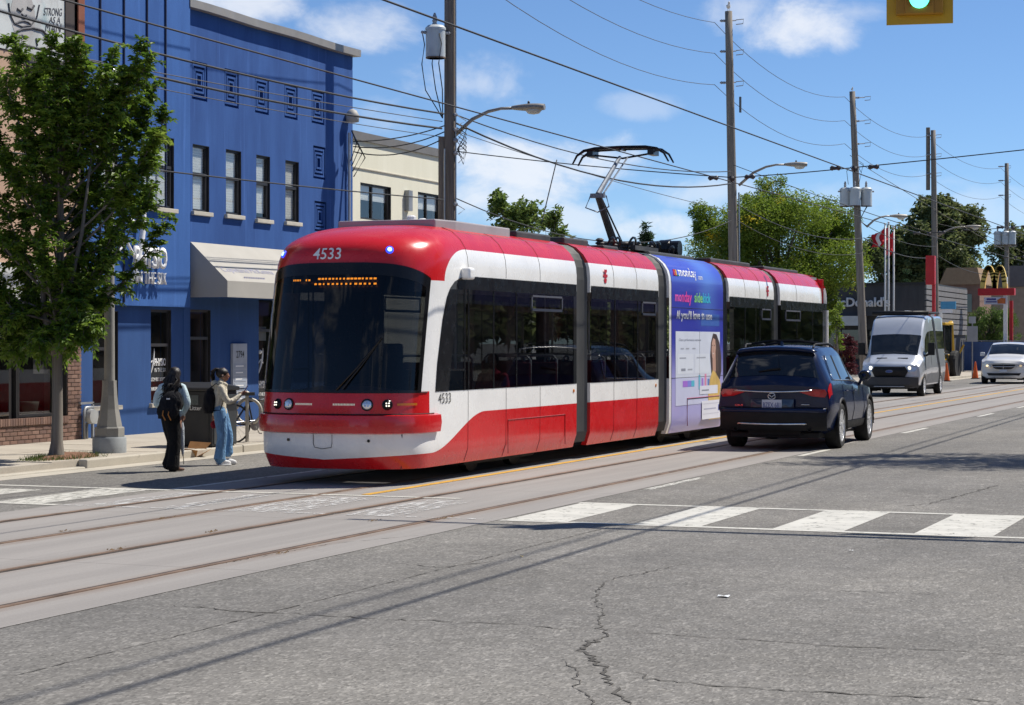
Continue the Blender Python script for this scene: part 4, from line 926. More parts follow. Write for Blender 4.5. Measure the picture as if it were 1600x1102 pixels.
for r_ in range(nrow):
    z = Z0+.012+r_*rowh; y = pier0+ (0 if r_ % 2 == 0 else -.0)
    ym = pier0 if z > zsill-.13 else max(SY0, YV)
    y = SY1-.005
    if r_ % 2: put(random.choice(hms), XS, y-.1, z); y -= .1+jt
    while y-bl > ym-.06:
        put(random.choice(bms), XS, y-bl, z); y -= bl+jt
    if y-.1 > ym-.02: put(random.choice(hms), XS, y-.1, z)
y = pier0-.005
while y > YV: put(random.choice(vms), XS, y-bh, zsill-.125); y -= rowh
b = MB(); b.bx(XS-.045, XS-.005, SY0, YV-.02, Z0, zsill-.13); b.build('far_brickwork', M_BRICK[1], shop, world=True)
swin = (SY0+.3, pier0-.02, zsill, AX(80, 470, XS).z+.35)
M_SHOPG = glassmat('shop_window_glass', (.30, .31, .30), .10, .02)
f = window(shop, XS, AX(36, 600, XS).y, swin[1], zsill, swin[3], rail=.53, sill=False, glass=M_SHOPG, name='shop_window', inset=.16)
yd = AX(36, 600, XS).y
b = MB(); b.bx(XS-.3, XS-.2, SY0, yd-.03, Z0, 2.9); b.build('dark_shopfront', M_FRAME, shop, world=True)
b = MB(); b.bx(XS-.19, XS-.186, SY0+.2, yd-.15, .5, 2.6); b.build('shopfront_glass', M_SHOPG, shop, world=True)
b = MB(); b.bx(XS-.30, XS-.29, yd+.1, swin[1]-.35, lerp(zsill, swin[3], .56), swin[3]-.08); b.build('brown_paper_blind', mat('kraft_paper', (.24, .17, .09), .9, 0, .12), shop, world=True)
b = MB(); pr_ = rect(52, 551, 74, 584, XS-.28); b.bx(XS-.285, XS-.28, pr_[0], pr_[1], pr_[2], pr_[3]); ps = b.build('shop_poster', mat('poster_paper', (.70, .66, .66), .7, 0, .05), shop, world=True)
b = MB()
for i in range(4): y = lerp(pr_[0], pr_[1], .2+.18*i); b.bx(XS-.279, XS-.278, y, y+.035, pr_[2]+.14, pr_[3]-.10-.03*(i % 2))
b.build('poster_figures', mat('poster_ink', (.20, .15, .20), .7, 0, .3), shop, world=True)
b = MB(); c = AX(49, 632, XS-.35); b.lathe([(.10, 0), (.15, .06), (.17, .18), (.18, .24), (.16, .24)], 16, None, 0, (XS-.4, c.y, zsill+.02)); b.build('planter_pot', mat('celadon_pot', (.42, .47, .40), .4), shop, smooth=True, world=True)
# upper: peach fascia and wall
M_PEACH = stucco('peach_wall', (.48, .32, .22), (.55, .37, .26), .1)
b = MB(); b.bx(XS-.35, XS-.02, SY0, SY1, 2.92, AX(60, 88, XS).z-.02); b.build('upper_wall', M_PEACH, shop, world=True)
b = MB(); b.bx(XS-.03, XS+.06, SY0, SY1-.1, 2.62, 3.25); b.build('sign_board', mat('white_fascia', (.55, .55, .53), .6, 0, .1), shop, world=True)
b = MB(); b.bx(XS-.4, XS+.05, BY0-1.7, SY1, AX(90, 128, XS).z, AX(90, 95, XS).z); b.build('dark_ledge', mat('dark_brown_board', (.05, .04, .035), .7), shop, world=True)
b = MB(); b.bx(XS-12, XS-1.75, SY0, SY1, Z0, 7.2); b.build('shop_body', M_PEACH, shop, world=True)
# mural board standing on the shop roof
mz0 = AX(60, 88, XS).z
mur = root('mural_board', 'graffiti mural of a frowning face painted on a grey board above the shop', 'mural', (XS, BY0-3.3, mz0))
def muralmat():
    m, t, b = newmat('mural_ground'); co = coords(t); n = noise(t, co, 1.6, 5, .6, .8)
    c = mixc(t, n.smooth(.35, .65), (.42, .42, .40), (.60, .62, .60)); c = mixc(t, noise(t, co, .9, 4, .6, 1.).smooth(.55, .7)*.6, c, (.30, .45, .47)); c = mixc(t, noise(t, co, 2.2, 4).smooth(.6, .75)*.5, c, (.40, .28, .27))
    t.links.new(c, b.inputs['Base Color']); b.inputs['Roughness'].default_value = .8; return m
myr = AX(101, 60, XS).y
b = MB(); b.bx(XS-.1, XS, BY0-7, myr, mz0, mz0+3.5); b.build('board', muralmat(), mur, world=True)
b = MB(); b.bx(XS-.1, XS+.02, myr+.003, myr+.30, mz0-.3, mz0+3.5); b.build('board_edge', mat('dark_brown_post', (.06, .045, .04), .8), mur, world=True)
M_SPRAY = mat('dark_spray_paint', (.07, .07, .08), .8, 0, .3); M_SPRAYG = mat('grey_spray_paint', (.42, .40, .38), .8, 0, .15)
b = MB(); fc = AX(36, 25, XS); b.add([(XS+.004, fc.y+.36*cos(a), fc.z+.44*sin(a)) for a in [i/24*2*pi for i in range(24)]], [tuple(range(24))]); b.build('painted_face', M_SPRAYG, mur, world=True)
b = MB()
def stroke(pts, r=.016):
    P = [AX(px, py, XS) for px, py in pts]; b.tube([(XS+.006, p.y, p.z) for p in P], r, 5)
stroke([(13, 5), (15, 22), (22, 37), (34, 42), (48, 40), (57, 28), (61, 8)]); stroke([(24, 37), (30, 34), (37, 33), (43, 35), (47, 38)], .02); stroke([(33, 22), (37, 26), (41, 24)]); stroke([(26, 14), (32, 18), (35, 14)], .022); stroke([(42, 12), (49, 15), (53, 9)], .022); stroke([(34, 28), (38, 29), (42, 27)])
stroke([(10, 75), (20, 52), (34, 46), (50, 44), (66, 48), (76, 60), (80, 74)], .024); stroke([(25, 60), (34, 55), (42, 60)]); stroke([(56, 60), (58, 72)])
b.build('painted_outline', M_SPRAY, mur, world=True)
for s_, pa, pb2 in (('STRONG', (68, 24), (97, 12)), ('AS A', (76, 36), (94, 26)), ('MAN', (70, 50), (96, 36))):
    a = AX(pa[0], pa[1], XS); c = AX(pb2[0], pa[1], XS); d = AX(pa[0], pb2[1], XS); text(s_, 'painted_word', M_SPRAY, mur, (XS, a.y, a.z), (0, 1, .12), (0, 0, 1), c.y-a.y, d.z-a.z, .006, shear=.2)
# ---- cream building beyond the blue one
XCm = XW-.06; CY0, CY1 = BY1+.02, AX(703, 300, XW).y; zc = AX(620, 232, XCm).z
cream = root('cream_building', 'low cream stucco building with dark parapet behind the streetcar', 'building', (XCm, (CY0+CY1)/2, Z0))
cw = [rect(563, 289, 611, 345, XCm), rect(653, 304, 705, 360, XCm)]
cw = [(a, c, max(4.0, d), e) for a, c, d, e in cw]; cw[1] = (cw[1][0], CY1-.4, cw[1][2], cw[1][3])
wall('wall', M_CREAM, XCm, CY0, CY1, Z0, zc, cw, cream)
for r in cw: window(cream, XCm, *r, rail=0, split=(.45,), blind=.45, sill=False, inset=.08)
b = MB(); b.bx(XCm-.3, XCm+.06, CY0, CY1, zc, zc+.20); b.build('parapet', mat('dark_parapet', (.16, .155, .15), .7), cream, world=True)
b = MB(); b.bx(XCm+.003, XCm+.03, CY0, CY1, cw[0][3]+.32, cw[0][3]+.34); b.build('render_joint', M_SILL, cream, world=True)
b = MB(); r = rect(632, 298, 638, 330, XCm); b.bx(XCm, XCm+.12, r[0], r[1], r[2], r[3]); b.build('vent_box', M_GAL, cream, world=True)
b = MB(); b.bx(XCm-14, XCm-1.75, CY0, CY1, Z0, zc-.05); b.build('side_walls_and_roof', M_CREAM, cream, world=True)
# ================================================================ poles, lamps, cables, signal
XP = -19.0
def woodmat(name, c0, c1):
    m, t, b = newmat(name); co = coords(t); X, Y, Z = sep(t, co)
    n = noise(t, comb(t, X*14, Y*14, Z*.5), 1.2, 5, .65); c = mixc(t, n.smooth(.3, .7), c0, c1)
    t.links.new(c, b.inputs['Base Color']); b.inputs['Roughness'].default_value = .9; bump(t, b, n, .5, .02); return m
M_POLE = woodmat('weathered_pole_wood', (.17, .145, .12), (.29, .255, .215)); M_POLED = woodmat('dark_pole_wood', (.15, .12, .095), (.26, .215, .175))
M_ARM = mat('lamp_arm_metal', (.30, .28, .25), .5, .4, .15); M_LENSG = mat('lamp_lens', (.55, .55, .5), .2)
M_TANK = mat('transformer_grey', (.52, .55, .55), .45, .1, .12, 2.5); M_INS = mat('insulator_dark', (.05, .045, .045), .4); M_INSG = mat('insulator_grey', (.30, .31, .33), .45)
M_CABLE = mat('black_cable', (.012, .012, .013), .6); M_CABLEG = mat('grey_wire', (.09, .09, .095), .5, .3)
def lamp_arm(par, z, L, rise, az, m=M_ARM):
    """davit arm with cobra-head lamp; az is its bearing from +X towards +Y"""
    d = Vector((cos(az), sin(az), 0)); b = MB()
    pts = [d*.1+Vector((0, 0, z)), d*L*.35+Vector((0, 0, z+rise*.62)), d*L*.6+Vector((0, 0, z+rise*.9)), d*L*.8+Vector((0, 0, z+rise)), d*L+Vector((0, 0, z+rise))]
    b.tube(pts, [.05, .045, .04, .035, .035], 8); a = b.build('lamp_arm', m, par, smooth=True)
    R = Matrix.Rotation(az, 3, 'Z'); c = pts[-1]
    def hd(u, v):
        x = u*.78-.05; a_ = v*2*pi; w_ = .06+.11*sin(min(1, u*1.15)*pi*.62)**1.2*(1 if u < .95 else .6); h_ = .045+.045*sin(u*pi*.8)
        return c+R @ Vector((x, cos(a_)*w_, sin(a_)*h_+.01))
    b = MB(); b.grid(hd, 10, 12); b.add([hd(1, k/12) for k in range(12)], [tuple(range(12))]); h = b.build('lamp_head', m, a, smooth=True)
    b = MB(); b.lathe([(.01, -.14), (.09, -.12), (.13, -.05), (.135, .0)], 12, R @ Matrix.Diagonal((1.5, 1, 1)), 0, c+R @ Vector((.47, 0, -.02))); b.build('lens', M_LENSG, h, smooth=True)
    b = MB(); b.lathe([(.03, 0), (.03, .05), (.01, .07)], 8, None, 0, c+R @ Vector((.35, 0, .09))); b.build('photocell', M_INS, h)
def tank(par, c, r, h, wires=True):
    b = MB(); b.lathe([(r*.9, -h/2), (r, -h/2+.02), (r, h/2-.06), (r*1.06, h/2-.06), (r*1.06, h/2-.01), (r*.8, h/2+.05), (.02, h/2+.07)], 18, None, 0, c); k = b.build('transformer', M_TANK, par, auto=40)
    b = MB(); b.lathe([(r*1.005, -h/2-.0), (r*1.01, -h/2+.03)], 18, None, 0, c); b.build('rust_rim', M_RUST, k)
    for a in (.6, 2.2, 3.8):
        b = MB(); p = Vector(c)+Vector((cos(a)*r, sin(a)*r, h/2-.12)); b.lathe([(.03, 0), (.045, .03), (.03, .06), (.045, .09), (.02, .12)], 8, Matrix.Rotation(pi/2, 3, Vector((-sin(a), cos(a), 0))), 0, p); b.build('bushing', M_INSG, k)
    b = MB(); b.lathe([(.05, 0), (.07, .03), (.045, .07), (.065, .11), (.04, .15), (.06, .19), (.02, .30)], 10, None, 0, Vector(c)+Vector((0, -.05, h/2+.04))); b.build('bushing', M_INSG, k)
    return k
def upole(px, ztop, label, r0=.17, r1=.12, lean=(0, 0), m=M_POLE):
    y = AX(px, 534, XP).y; p = root('utility_pole', label, 'utility pole', (XP, y, .12), 0, 'wooden utility poles along the left sidewalk')
    b = MB(); n = 7; b.tube([(lean[0]*(i/n), lean[1]*(i/n), (ztop-.12)*i/n) for i in range(n+1)], [lerp(r0, r1, i/n) for i in range(n+1)], 12); b.build('pole', m, p, smooth=True)
    return p, y
# nearest pole: a doubled post with transformer, riser conduit and lamp
p1, y1 = upole(703, 14.2, 'dark wooden utility pole with one grey transformer, nearest to the blue building', .145, .125, (0, 0), M_POLED)
b = MB(); b.tube([(-.18, -.02, 0), (-.18, -.02, 6.6)], .10, 10); b.build('stub_post', M_POLED, p1)
b = MB(); b.tube([(-.05, -.2, 0), (-.05, -.2, 6.3)], .022, 6); b.tube([(.165, -.03, 0), (.16, -.03, 13)], .018, 6); b.build('conduit', M_METAL, p1)
tz = AX(689, 65, XP).z-.12
k = tank(p1, (-.22, -.34, tz), .23, .72); b = MB(); b.box((-.1, -.12, tz), (.12, .3, .5)); b.build('bracket', M_ARM, p1)
b = MB()
for dx, dz in ((-.48, 0.), (-.22, .0), (-.05, .1)):
    b.tube([(dx, -.5, tz+.2), (dx+.06, -.52, tz-.05), (dx-.02, -.5, tz-.5), (dx+.03, -.4, tz-1.1), (-.1, -.2, tz-1.75)], .013, 5)
b.build('transformer_lead', M_CABLE, p1, smooth=True)
lamp_arm(p1, AX(711, 215, XP).z-.12, 1.55, .62, radians(8))
for k, (dz, r_) in enumerate(((6.5, .06), (6.75, .05), (6.2, .05), (5.0, .05), (7.1, .045))):
    b = MB(); b.lathe([(r_*.6, -.06), (r_, -.02), (r_*.5, .0), (r_, .03), (r_*.4, .06)], 8, Matrix.Rotation(pi/2, 3, 'X'), 0, (.17, -.05, dz)); b.tube([(.17, 0, dz), (.25, .1*k, dz-.1), (.2, .05, dz-.22)], .012, 5); b.build('spool_insulator', M_INSG, p1)
b = MB()
for a in range(6): b.tube([(.2, -.1+.05*a, 6.9-.1*a), (.42, .0, 6.75-.1*a), (.3, .1, 6.55-.12*a), (.18, .02, 6.3)], .012, 5)
b.build('cable_loop', M_CABLE, p1, smooth=True)
# further poles
def deadend(p, zs, side=-1):
    for z in zs:
        b = MB(); q = (side*.30, -.25, z-.12)
        b.tube([(0, 0, z-.12), (side*.22, -.15, z-.14)], .022, 6); b.lathe([(.02, 0), (.055, .03), (.03, .07), (.055, .11), (.03, .15), (.055, .19), (.03, .23), (.055, .27), (.02, .34)], 8, Vector((side*.9, -.45, -.02)).to_track_quat('Z', 'Y').to_matrix(), 0, (side*.2, -.14, z-.14)); b.build('insulator', M_INSG, p)
        b = MB(); b.tube([(0, 0, z-.10), (.26, .06, z-.08), (.24, .04, z-.24), (0, 0, z-.26)], .016, 6); b.build('bracket', M_ARM, p)
ZS = {}
for key, px, top, lab, pys in ((2, 1146, 14, 'tall bare wooden utility pole behind the streetcar with a gull on top', (30, 78, 127)), (3, 1343, 137, 'leaning utility pole with three grey transformers above the silver van', (148, 185, 221)),
        (4, 1460, 200, 'utility pole with doubled top behind the yellow backhoe', (210, 240, 270)), (5, 1573, 253, 'farthest utility pole with three small transformers at the right edge', (260, 282, 305))):
    y = AX(px, 534, XP).y; zt_ = AX(px-4, top, XP).z
    p, y = upole(px+(8 if key == 3 else 4 if key == 2 else 3 if key == 4 else 0), zt_, lab, .20 if key < 5 else .17, .13, {2: (-.22, -.18), 3: (-.5, -.3), 4: (-.15, -.1), 5: (0, 0)}[key])
    ZS[key] = [AX(px, q, XP).z for q in pys]; deadend(p, [z+(.0) for z in ZS[key]])
    if key == 2:
        lamp_arm(p, AX(1158, 292, XP).z-.12, 1.75, .72, radians(20)); b = MB(); b.tube([(.17, -.1, 0), (.13, -.1, 7.0)], .03, 6); b.build('conduit', M_METAL, p)
        b = MB(); b.bx(.14, .20, -.1, 0, 10.0-.2, 10.35); b.build('tag', M_INS, p); pole2 = (p, y, zt_)
    if key == 3:
        zk = AX(1338, 305, XP).z-.12
        for dx, dy in ((-.62, -.25), (-.15, -.40), (.28, .0)): tank(p, (dx-.2, dy, zk), .25, .80, False)
        b = MB(); b.bx(-.95, .25, -.12, .0, zk-.1, zk+.0); b.tube([(-.7, -.2, zk+.6), (-.75, -.3, zk+1.2), (-.35, -.2, zk+1.6), (-.1, -.2, zk+1.1)], .014, 5); b.tube([(-.2, -.3, zk+.6), (.0, -.3, zk+1.5), (-.6, -.3, zk+1.9)], .014, 5); b.tube([(.1, 0, zk-.4), (-.25, .1, zk-1.0), (.1, 0, zk-1.3)], .03, 5); b.build('bracket', M_CABLE, p)
        lamp_arm(p, AX(1380, 362, XP).z-.12, 1.3, .5, radians(35)); pole3 = (p, y, zt_)
    if key == 4:
        lamp_arm(p, AX(1473, 372, XP).z-.12, 1.6, .5, radians(20)); b = MB(); b.tube([(-.42, -.1, ZS[4][2]-1.0), (-.42, -.1, ZS[4][0]+.3)], .11, 8); b.build('stub_post', M_POLED, p)
    if key == 5:
        zk = AX(1567, 371, XP).z-.12
        for dx in (-.55, -.05, .38): tank(p, (dx, -.2, zk), .24, .85, False)
        b = MB(); b.bx(-.8, .6, -.05, .05, zk-.55, zk-.45); b.build('bracket', M_ARM, p)
# birds on the pole tops
def gull(par_y, x, z, label, s):
    g = root('gull', label, 'bird', (x, par_y, z), radians(200), None, s); b = MB()
    b.grid(lambda u, v: Vector(((.055*sin(pi*min(1, u*1.05))**.7)*cos(2*pi*v), -.17+.34*u, .12+.03*u+(.06*sin(pi*min(1, u*1.05))**.7)*sin(2*pi*v))), 10, 10); b.grid(lambda u, v: Vector((.032*sin(pi*u)*cos(2*pi*v), .16+.04*(2*u-1), .22+.034*sin(2*pi*v)*sin(pi*u)-.03*(1-u))), 8, 8); b.tube([(0, .12, .16), (0, .15, .22)], .028, 8); b.build('body', mat('gull_white', (.75, .75, .75), .7, 0, .05), g, smooth=True)
    b = MB()
    for sx in (-1, 1): b.add([(sx*.05, .08, .17), (sx*.058, -.1, .16), (sx*.02, -.26, .13), (sx*.05, -.05, .10)], [(0, 1, 2, 3)])
    b.build('wing', mat('gull_grey', (.35, .36, .38), .7), g)
    b = MB(); b.tube([(0, .20, .222), (0, .235, .212)], [.01, .004], 5); b.tube([(.02, 0, .07), (.02, .01, 0)], .005, 4); b.tube([(-.02, 0, .07), (-.02, .01, 0)], .005, 4); b.build('beak_and_legs', mat('bird_yellow', (.6, .35, .05), .6), g)
gull(pole2[1]-.18, XP-.22, pole2[2], 'white gull standing on top of the tall bare utility pole', 1.3); gull(pole3[1]-.3, XP-.5, pole3[2], 'small white bird on the leaning utility pole with transformers', .8)
# ---------------- cables
def cable(pts, r, name, label, sag=0., m=None, n=14):
    P = [Vector(p) for p in pts]; Q = []
    sags = sag if isinstance(sag, (list, tuple)) else [sag]*(len(P)-1)
    for i, (a, c) in enumerate(zip(P, P[1:])):
        for k in range(n+(1 if i == len(P)-2 else 0)):
            f = k/n; q = a.lerp(c, f); q.z -= sags[i]*4*f*(1-f); Q.append(q)
    b = MB(); b.tube(Q, r, 5); return tag(b.build(name, m or M_CABLE, None, smooth=True), label, 'cable', 'overhead cables along the street')
Y2, Y3, Y4, Y5 = [AX(px, 534, XP).y for px in (1146, 1343, 1460, 1573)]
LX = XP-.38
def yl(px, py, X=LX): p = AX(px, py, X); return p
for i, (lab, pl_) in enumerate((('uppermost thin power line strung between the pole tops', (1020, 0)), ('middle thin power line strung between the pole tops', (900, 0)), ('lowest of the three thin power lines at the pole tops', (795, 0)))):
    z2, z3, z4, z5 = [ZS[k][i] for k in (2, 3, 4, 5)]; a = Vector((LX, y1, z2+.2))
    cable([(LX, y1-24, z2+.2), a, (LX-.2, Y2-.35, z2-.14), (LX-.2, Y3-.4, z3-.12), (LX, Y4, z4-.1), (LX, Y5, z5-.1), (LX, Y5+30, z5)], .011, 'power_line', lab, [.5, .75, .75, .6, .6, .5], M_CABLEG)
# trolley contact wires
c1 = AX(965, 236, TX); c2 = AX(900, 110, -9.43)
cable([(TX, -30, c1.z), (TX, 300, c1.z)], .012, 'trolley_wire', 'straight trolley wire above the streetcar touching its pantograph', 0., None, 40)
cable([(-9.43, -30, c2.z), (-9.43, 300, c2.z)], .013, 'trolley_wire', 'straight trolley wire over the nearer empty track', 0., None, 40)
YL = y1-24.
def left(pa, pb, r, lab, sag=.25, X=XP+.1, m=None):
    a, c = AX(*pa, X), AX(*pb, X); d = (c-a); f = (YL-a.y)/(d.y); s = a+d*f
    return cable([s, c], r, 'overhead_cable', lab, sag, m)
left((0, -2), (693, 178), .022, 'thick black cable crossing high in front of the blue building'); left((0, 42), (690, 201), .024, 'thick black cable just below the relief squares on the blue building')
left((236, 103), (691, 190), .010, 'thin wire between the two thick cables before the blue building', .1, XP-.1, M_CABLEG); left((100, 96), (690, 214), .009, 'thin sagging wire under the lower thick cable before the blue building', .15, XP-.2, M_CABLEG)
left((219, 256), (692, 312), .014, 'single cable passing in front of the upper windows of the blue building', .08)
bw_ = AX(545, 178, XW+.15)
for k in range(3): cable([(XW+.15, BY1-.28, 6.55-.12*k), (XP-.1, y1, AX(693, 193, XP).z-.14*k)], .014, 'service_drop', ('upper', 'middle', 'lower')[k]+' service cable from the blue building corner to the pole', .10+.06*k)
def right(pa, pb, r, lab, sag, X0=XP+.15, X1=XP+.1, y2=None, m=None):
    a = AX(*pa, X0); c = AX(*pb, X1); return cable([a, c], r, 'overhead_cable', lab, sag, m)
right((713, 180), (1142, 268), .016, 'upper sagging cable between the two nearest poles', .42); right((713, 193), (1142, 287), .024, 'thick lower sagging cable between the two nearest poles', .62)
right((712, 205), (1142, 330), .010, 'thin straight wire between the two nearest poles', .12, m=M_CABLEG); right((712, 310), (1142, 345), .014, 'low cable leaving the dark pole above the streetcar roof', .9)
right((1152, 320), (1350, 372), .016, 'cable between the tall pole and the leaning pole', .45); right((1152, 345), (1352, 395), .012, 'lower cable between the tall pole and the leaning pole', .5)
right((1350, 372), (1462, 402), .022, 'cable between the leaning pole and the doubled pole', .35); right((1350, 350), (1462, 385), .014, 'upper cable between the leaning pole and the doubled pole', .3)
right((1466, 400), (1575, 425), .02, 'cable between the doubled pole and the farthest pole', .5); right((1466, 350), (1640, 372), .012, 'thin cable running past the farthest pole', .2)
# cross spans carrying the trolley wires
def span(y, z0, z1, lab, x1=1.2):
    cable([(XP, y, z0), (TX, y, c1.z+.10), (-9.43, y, c2.z+.10), (x1, y, z1)], .012, 'span_wire', lab, [.05, .02, .05])
    for x, z in ((TX, c1.z), (-9.43, c2.z)):
        g = root('trolley_hanger', 'black hanger over the %s track on the %s' % ('streetcar' if x == TX else 'empty', lab.split(' that')[0]), 'wire hanger', (x, y, z))
        b = MB(); b.lathe([(.02, .0), (.06, .03), (.08, .08), (.05, .13)], 10); b.build('cap', M_INS, g)
        for sx in (-1, 1):
            b = MB(); b.lathe([(.025, -.12), (.06, -.08), (.03, 0), (.06, .08), (.025, .12)], 8, Matrix.Rotation(pi/2, 3, 'Y'), 0, (sx*.42, 0, .10)); b.build('insulator', M_INS, g)
span(y1+.1, AX(712, 237, XP).z, c2.z+1., 'cross span at the dark pole that holds the trolley wires'); span(Y2, AX(1146, 258, XP).z, c2.z+1.2, 'cross span at the tall bare pole that holds the trolley wires'); span(Y3, AX(1343, 255, XP).z, c2.z+1.6, 'cross span at the leaning pole that holds the trolley wires')
span(Y4, AX(1460, 330, XP).z, c2.z+1.3, 'cross span at the doubled pole that holds the trolley wires')
cable([AX(870, 250, -14.5), AX(846, 350, -14.5)], .012, 'pull_rope', 'dark rope hanging down from a span wire above the streetcar roof', 0.)
# cables on the opposite side that shade the asphalt
def shade_cable(pts, z, r, lab):
    k = 1/math.tan(SUN_EL); P = [G(*p) for p in pts]; P = [Vector((p.x+z*k*sin(SUN_AZ), p.y+z*k*cos(SUN_AZ), z)) for p in P]
    a, c = P[0], P[-1]; d = (c-a)/(c.y-a.y); return cable([a+d*(-20-a.y), c+d*(80-c.y)], r, 'overhead_cable', lab, .0, None, 24)
shade_cable([(125, 1097), (800, 892), (1300, 750), (1600, 652)], 8.0, .026, 'thick cable on the opposite side whose shadow crosses the asphalt'); shade_cable([(0, 1100), (700, 900), (1005, 815)], 10.5, .02, 'thinner cable on the opposite side beside the thick one')
# ---------------- traffic signal on its mast arm
sg = ray(1437, 38); sp = Vector((0, 0, HC))+sg*(23.2)
SY = sp.y
sig = root('traffic_signal', 'yellow traffic signal showing a green light at the top right', 'traffic signal', (sp.x, SY, sp.z), radians(9))
M_YELS = mat('signal_yellow', (.62, .36, .01), .45, 0, .06, 3.); M_YELD = mat('signal_housing_amber', (.42, .20, .012), .5, 0, .06)
wd, ht = .74, 1.5
bb = bmesh.new()
b = MB(); b.bx(-wd/2, wd/2, .0, .012, 0, ht); b.build('backboard', M_YELS, sig, bevel=.0)
b = MB(); b.bx(-.26, .26, -.10, -.003, .10, ht-.1); hs = b.build('housing', M_YELD, sig, bevel=.012)
for i, (zc_, on) in enumerate(((.27, 1), (.66, 0), (1.05, 0))):
    b = MB(); b.bx(-.16, .16, -.13, -.101, zc_-.17, zc_+.17); ds = b.build('section_door', M_YELD, sig, bevel=.01)
    b = MB(); R = Matrix.Rotation(pi/2, 3, 'X'); b.lathe([(.11, .0), (.105, .02), (.06, .035), (.005, .04)], 20, R, 0, (0, -.131, zc_))
    b.build('green_lens' if on else 'dark_lens', mat('green_signal_light', (.12, 1., .62), .3, emit=2.2) if on else mat('unlit_lens_%d' % i, (.10, .02, .01), .3), ds, smooth=True)
    b = MB(); n = 14; b.add([(.118*cos(a), -.131-d_*.22*(.55+.45*sin(a)), zc_+.118*sin(a)) for d_ in (0, 1) for a in [lerp(-.25*pi, 1.25*pi, k/n) for k in range(n+1)]], [(k, k+1, n+2+k, n+1+k) for k in range(n)]); b.build('visor', mat('visor_black', (.02, .02, .015), .6), ds, smooth=True)
arm = root('signal_mast', 'grey mast arm carrying the traffic signal, standing at the right corner', 'signal mast', (1.2, SY+.12, .0))
b = MB(); b.tube([(0, 0, 0), (0, 0, 7.)], [.13, .10], 12); b.build('post', M_GAL, arm, smooth=True)
b = MB(); az0 = sp.z+1.0; b.tube([(0, 0, az0+.1), (-3, 0, az0+.2), (-7.6, 0, az0+.25)], [.08, .065, .045], 10); b.build('arm', M_GAL, arm, smooth=True)
b = MB(); b.bx(-2.6, -1.4, -.02, .02, az0-.45, az0-.2); b.build('name_plate', mat('street_sign_blue', (.05, .08, .2), .5), arm)
# ================================================================ vehicles
def carpaint(name, c, rough=.28, flake=0.):
    m, t, b = newmat(name); co = coords(t); n = noise(t, co, 2., 3)
    t.links.new(scalec(t, tuple(c), n.lin(.3, .7, .95, 1.05)), b.inputs['Base Color']); b.inputs['Metallic'].default_value = flake; b.inputs['Roughness'].default_value = rough
    b.inputs['Coat Weight'].default_value = 1.; b.inputs['Coat Roughness'].default_value = .03; return m
def cglass(name, c=(.012, .014, .016)):
    m, t, b = newmat(name); co = coords(t); t.links.new(scalec(t, c, noise(t, co, 3, 3).lin(.3, .7, .6, 1.5)), b.inputs['Base Color']); b.inputs['Roughness'].default_value = .03; b.inputs['Specular IOR Level'].default_value = .8; return m
M_CGLASS = cglass('car_glass'); M_TYRE = mat('tyre_rubber', (.018, .018, .018), .85, 0, .25, 8); M_RIM = mat('alloy_rim', (.72, .73, .75), .3, .6, .08); M_PLASTIC = mat('black_plastic', (.013, .013, .014), .6, 0, .2, spec=.3)
M_REDL = mat('red_lens', (.50, .010, .016), .15, 0, .15, 8, coat=.6); M_CLEAR = mat('headlamp_glass', (.62, .64, .66), .12, .5, .2, 6)
NV = 8
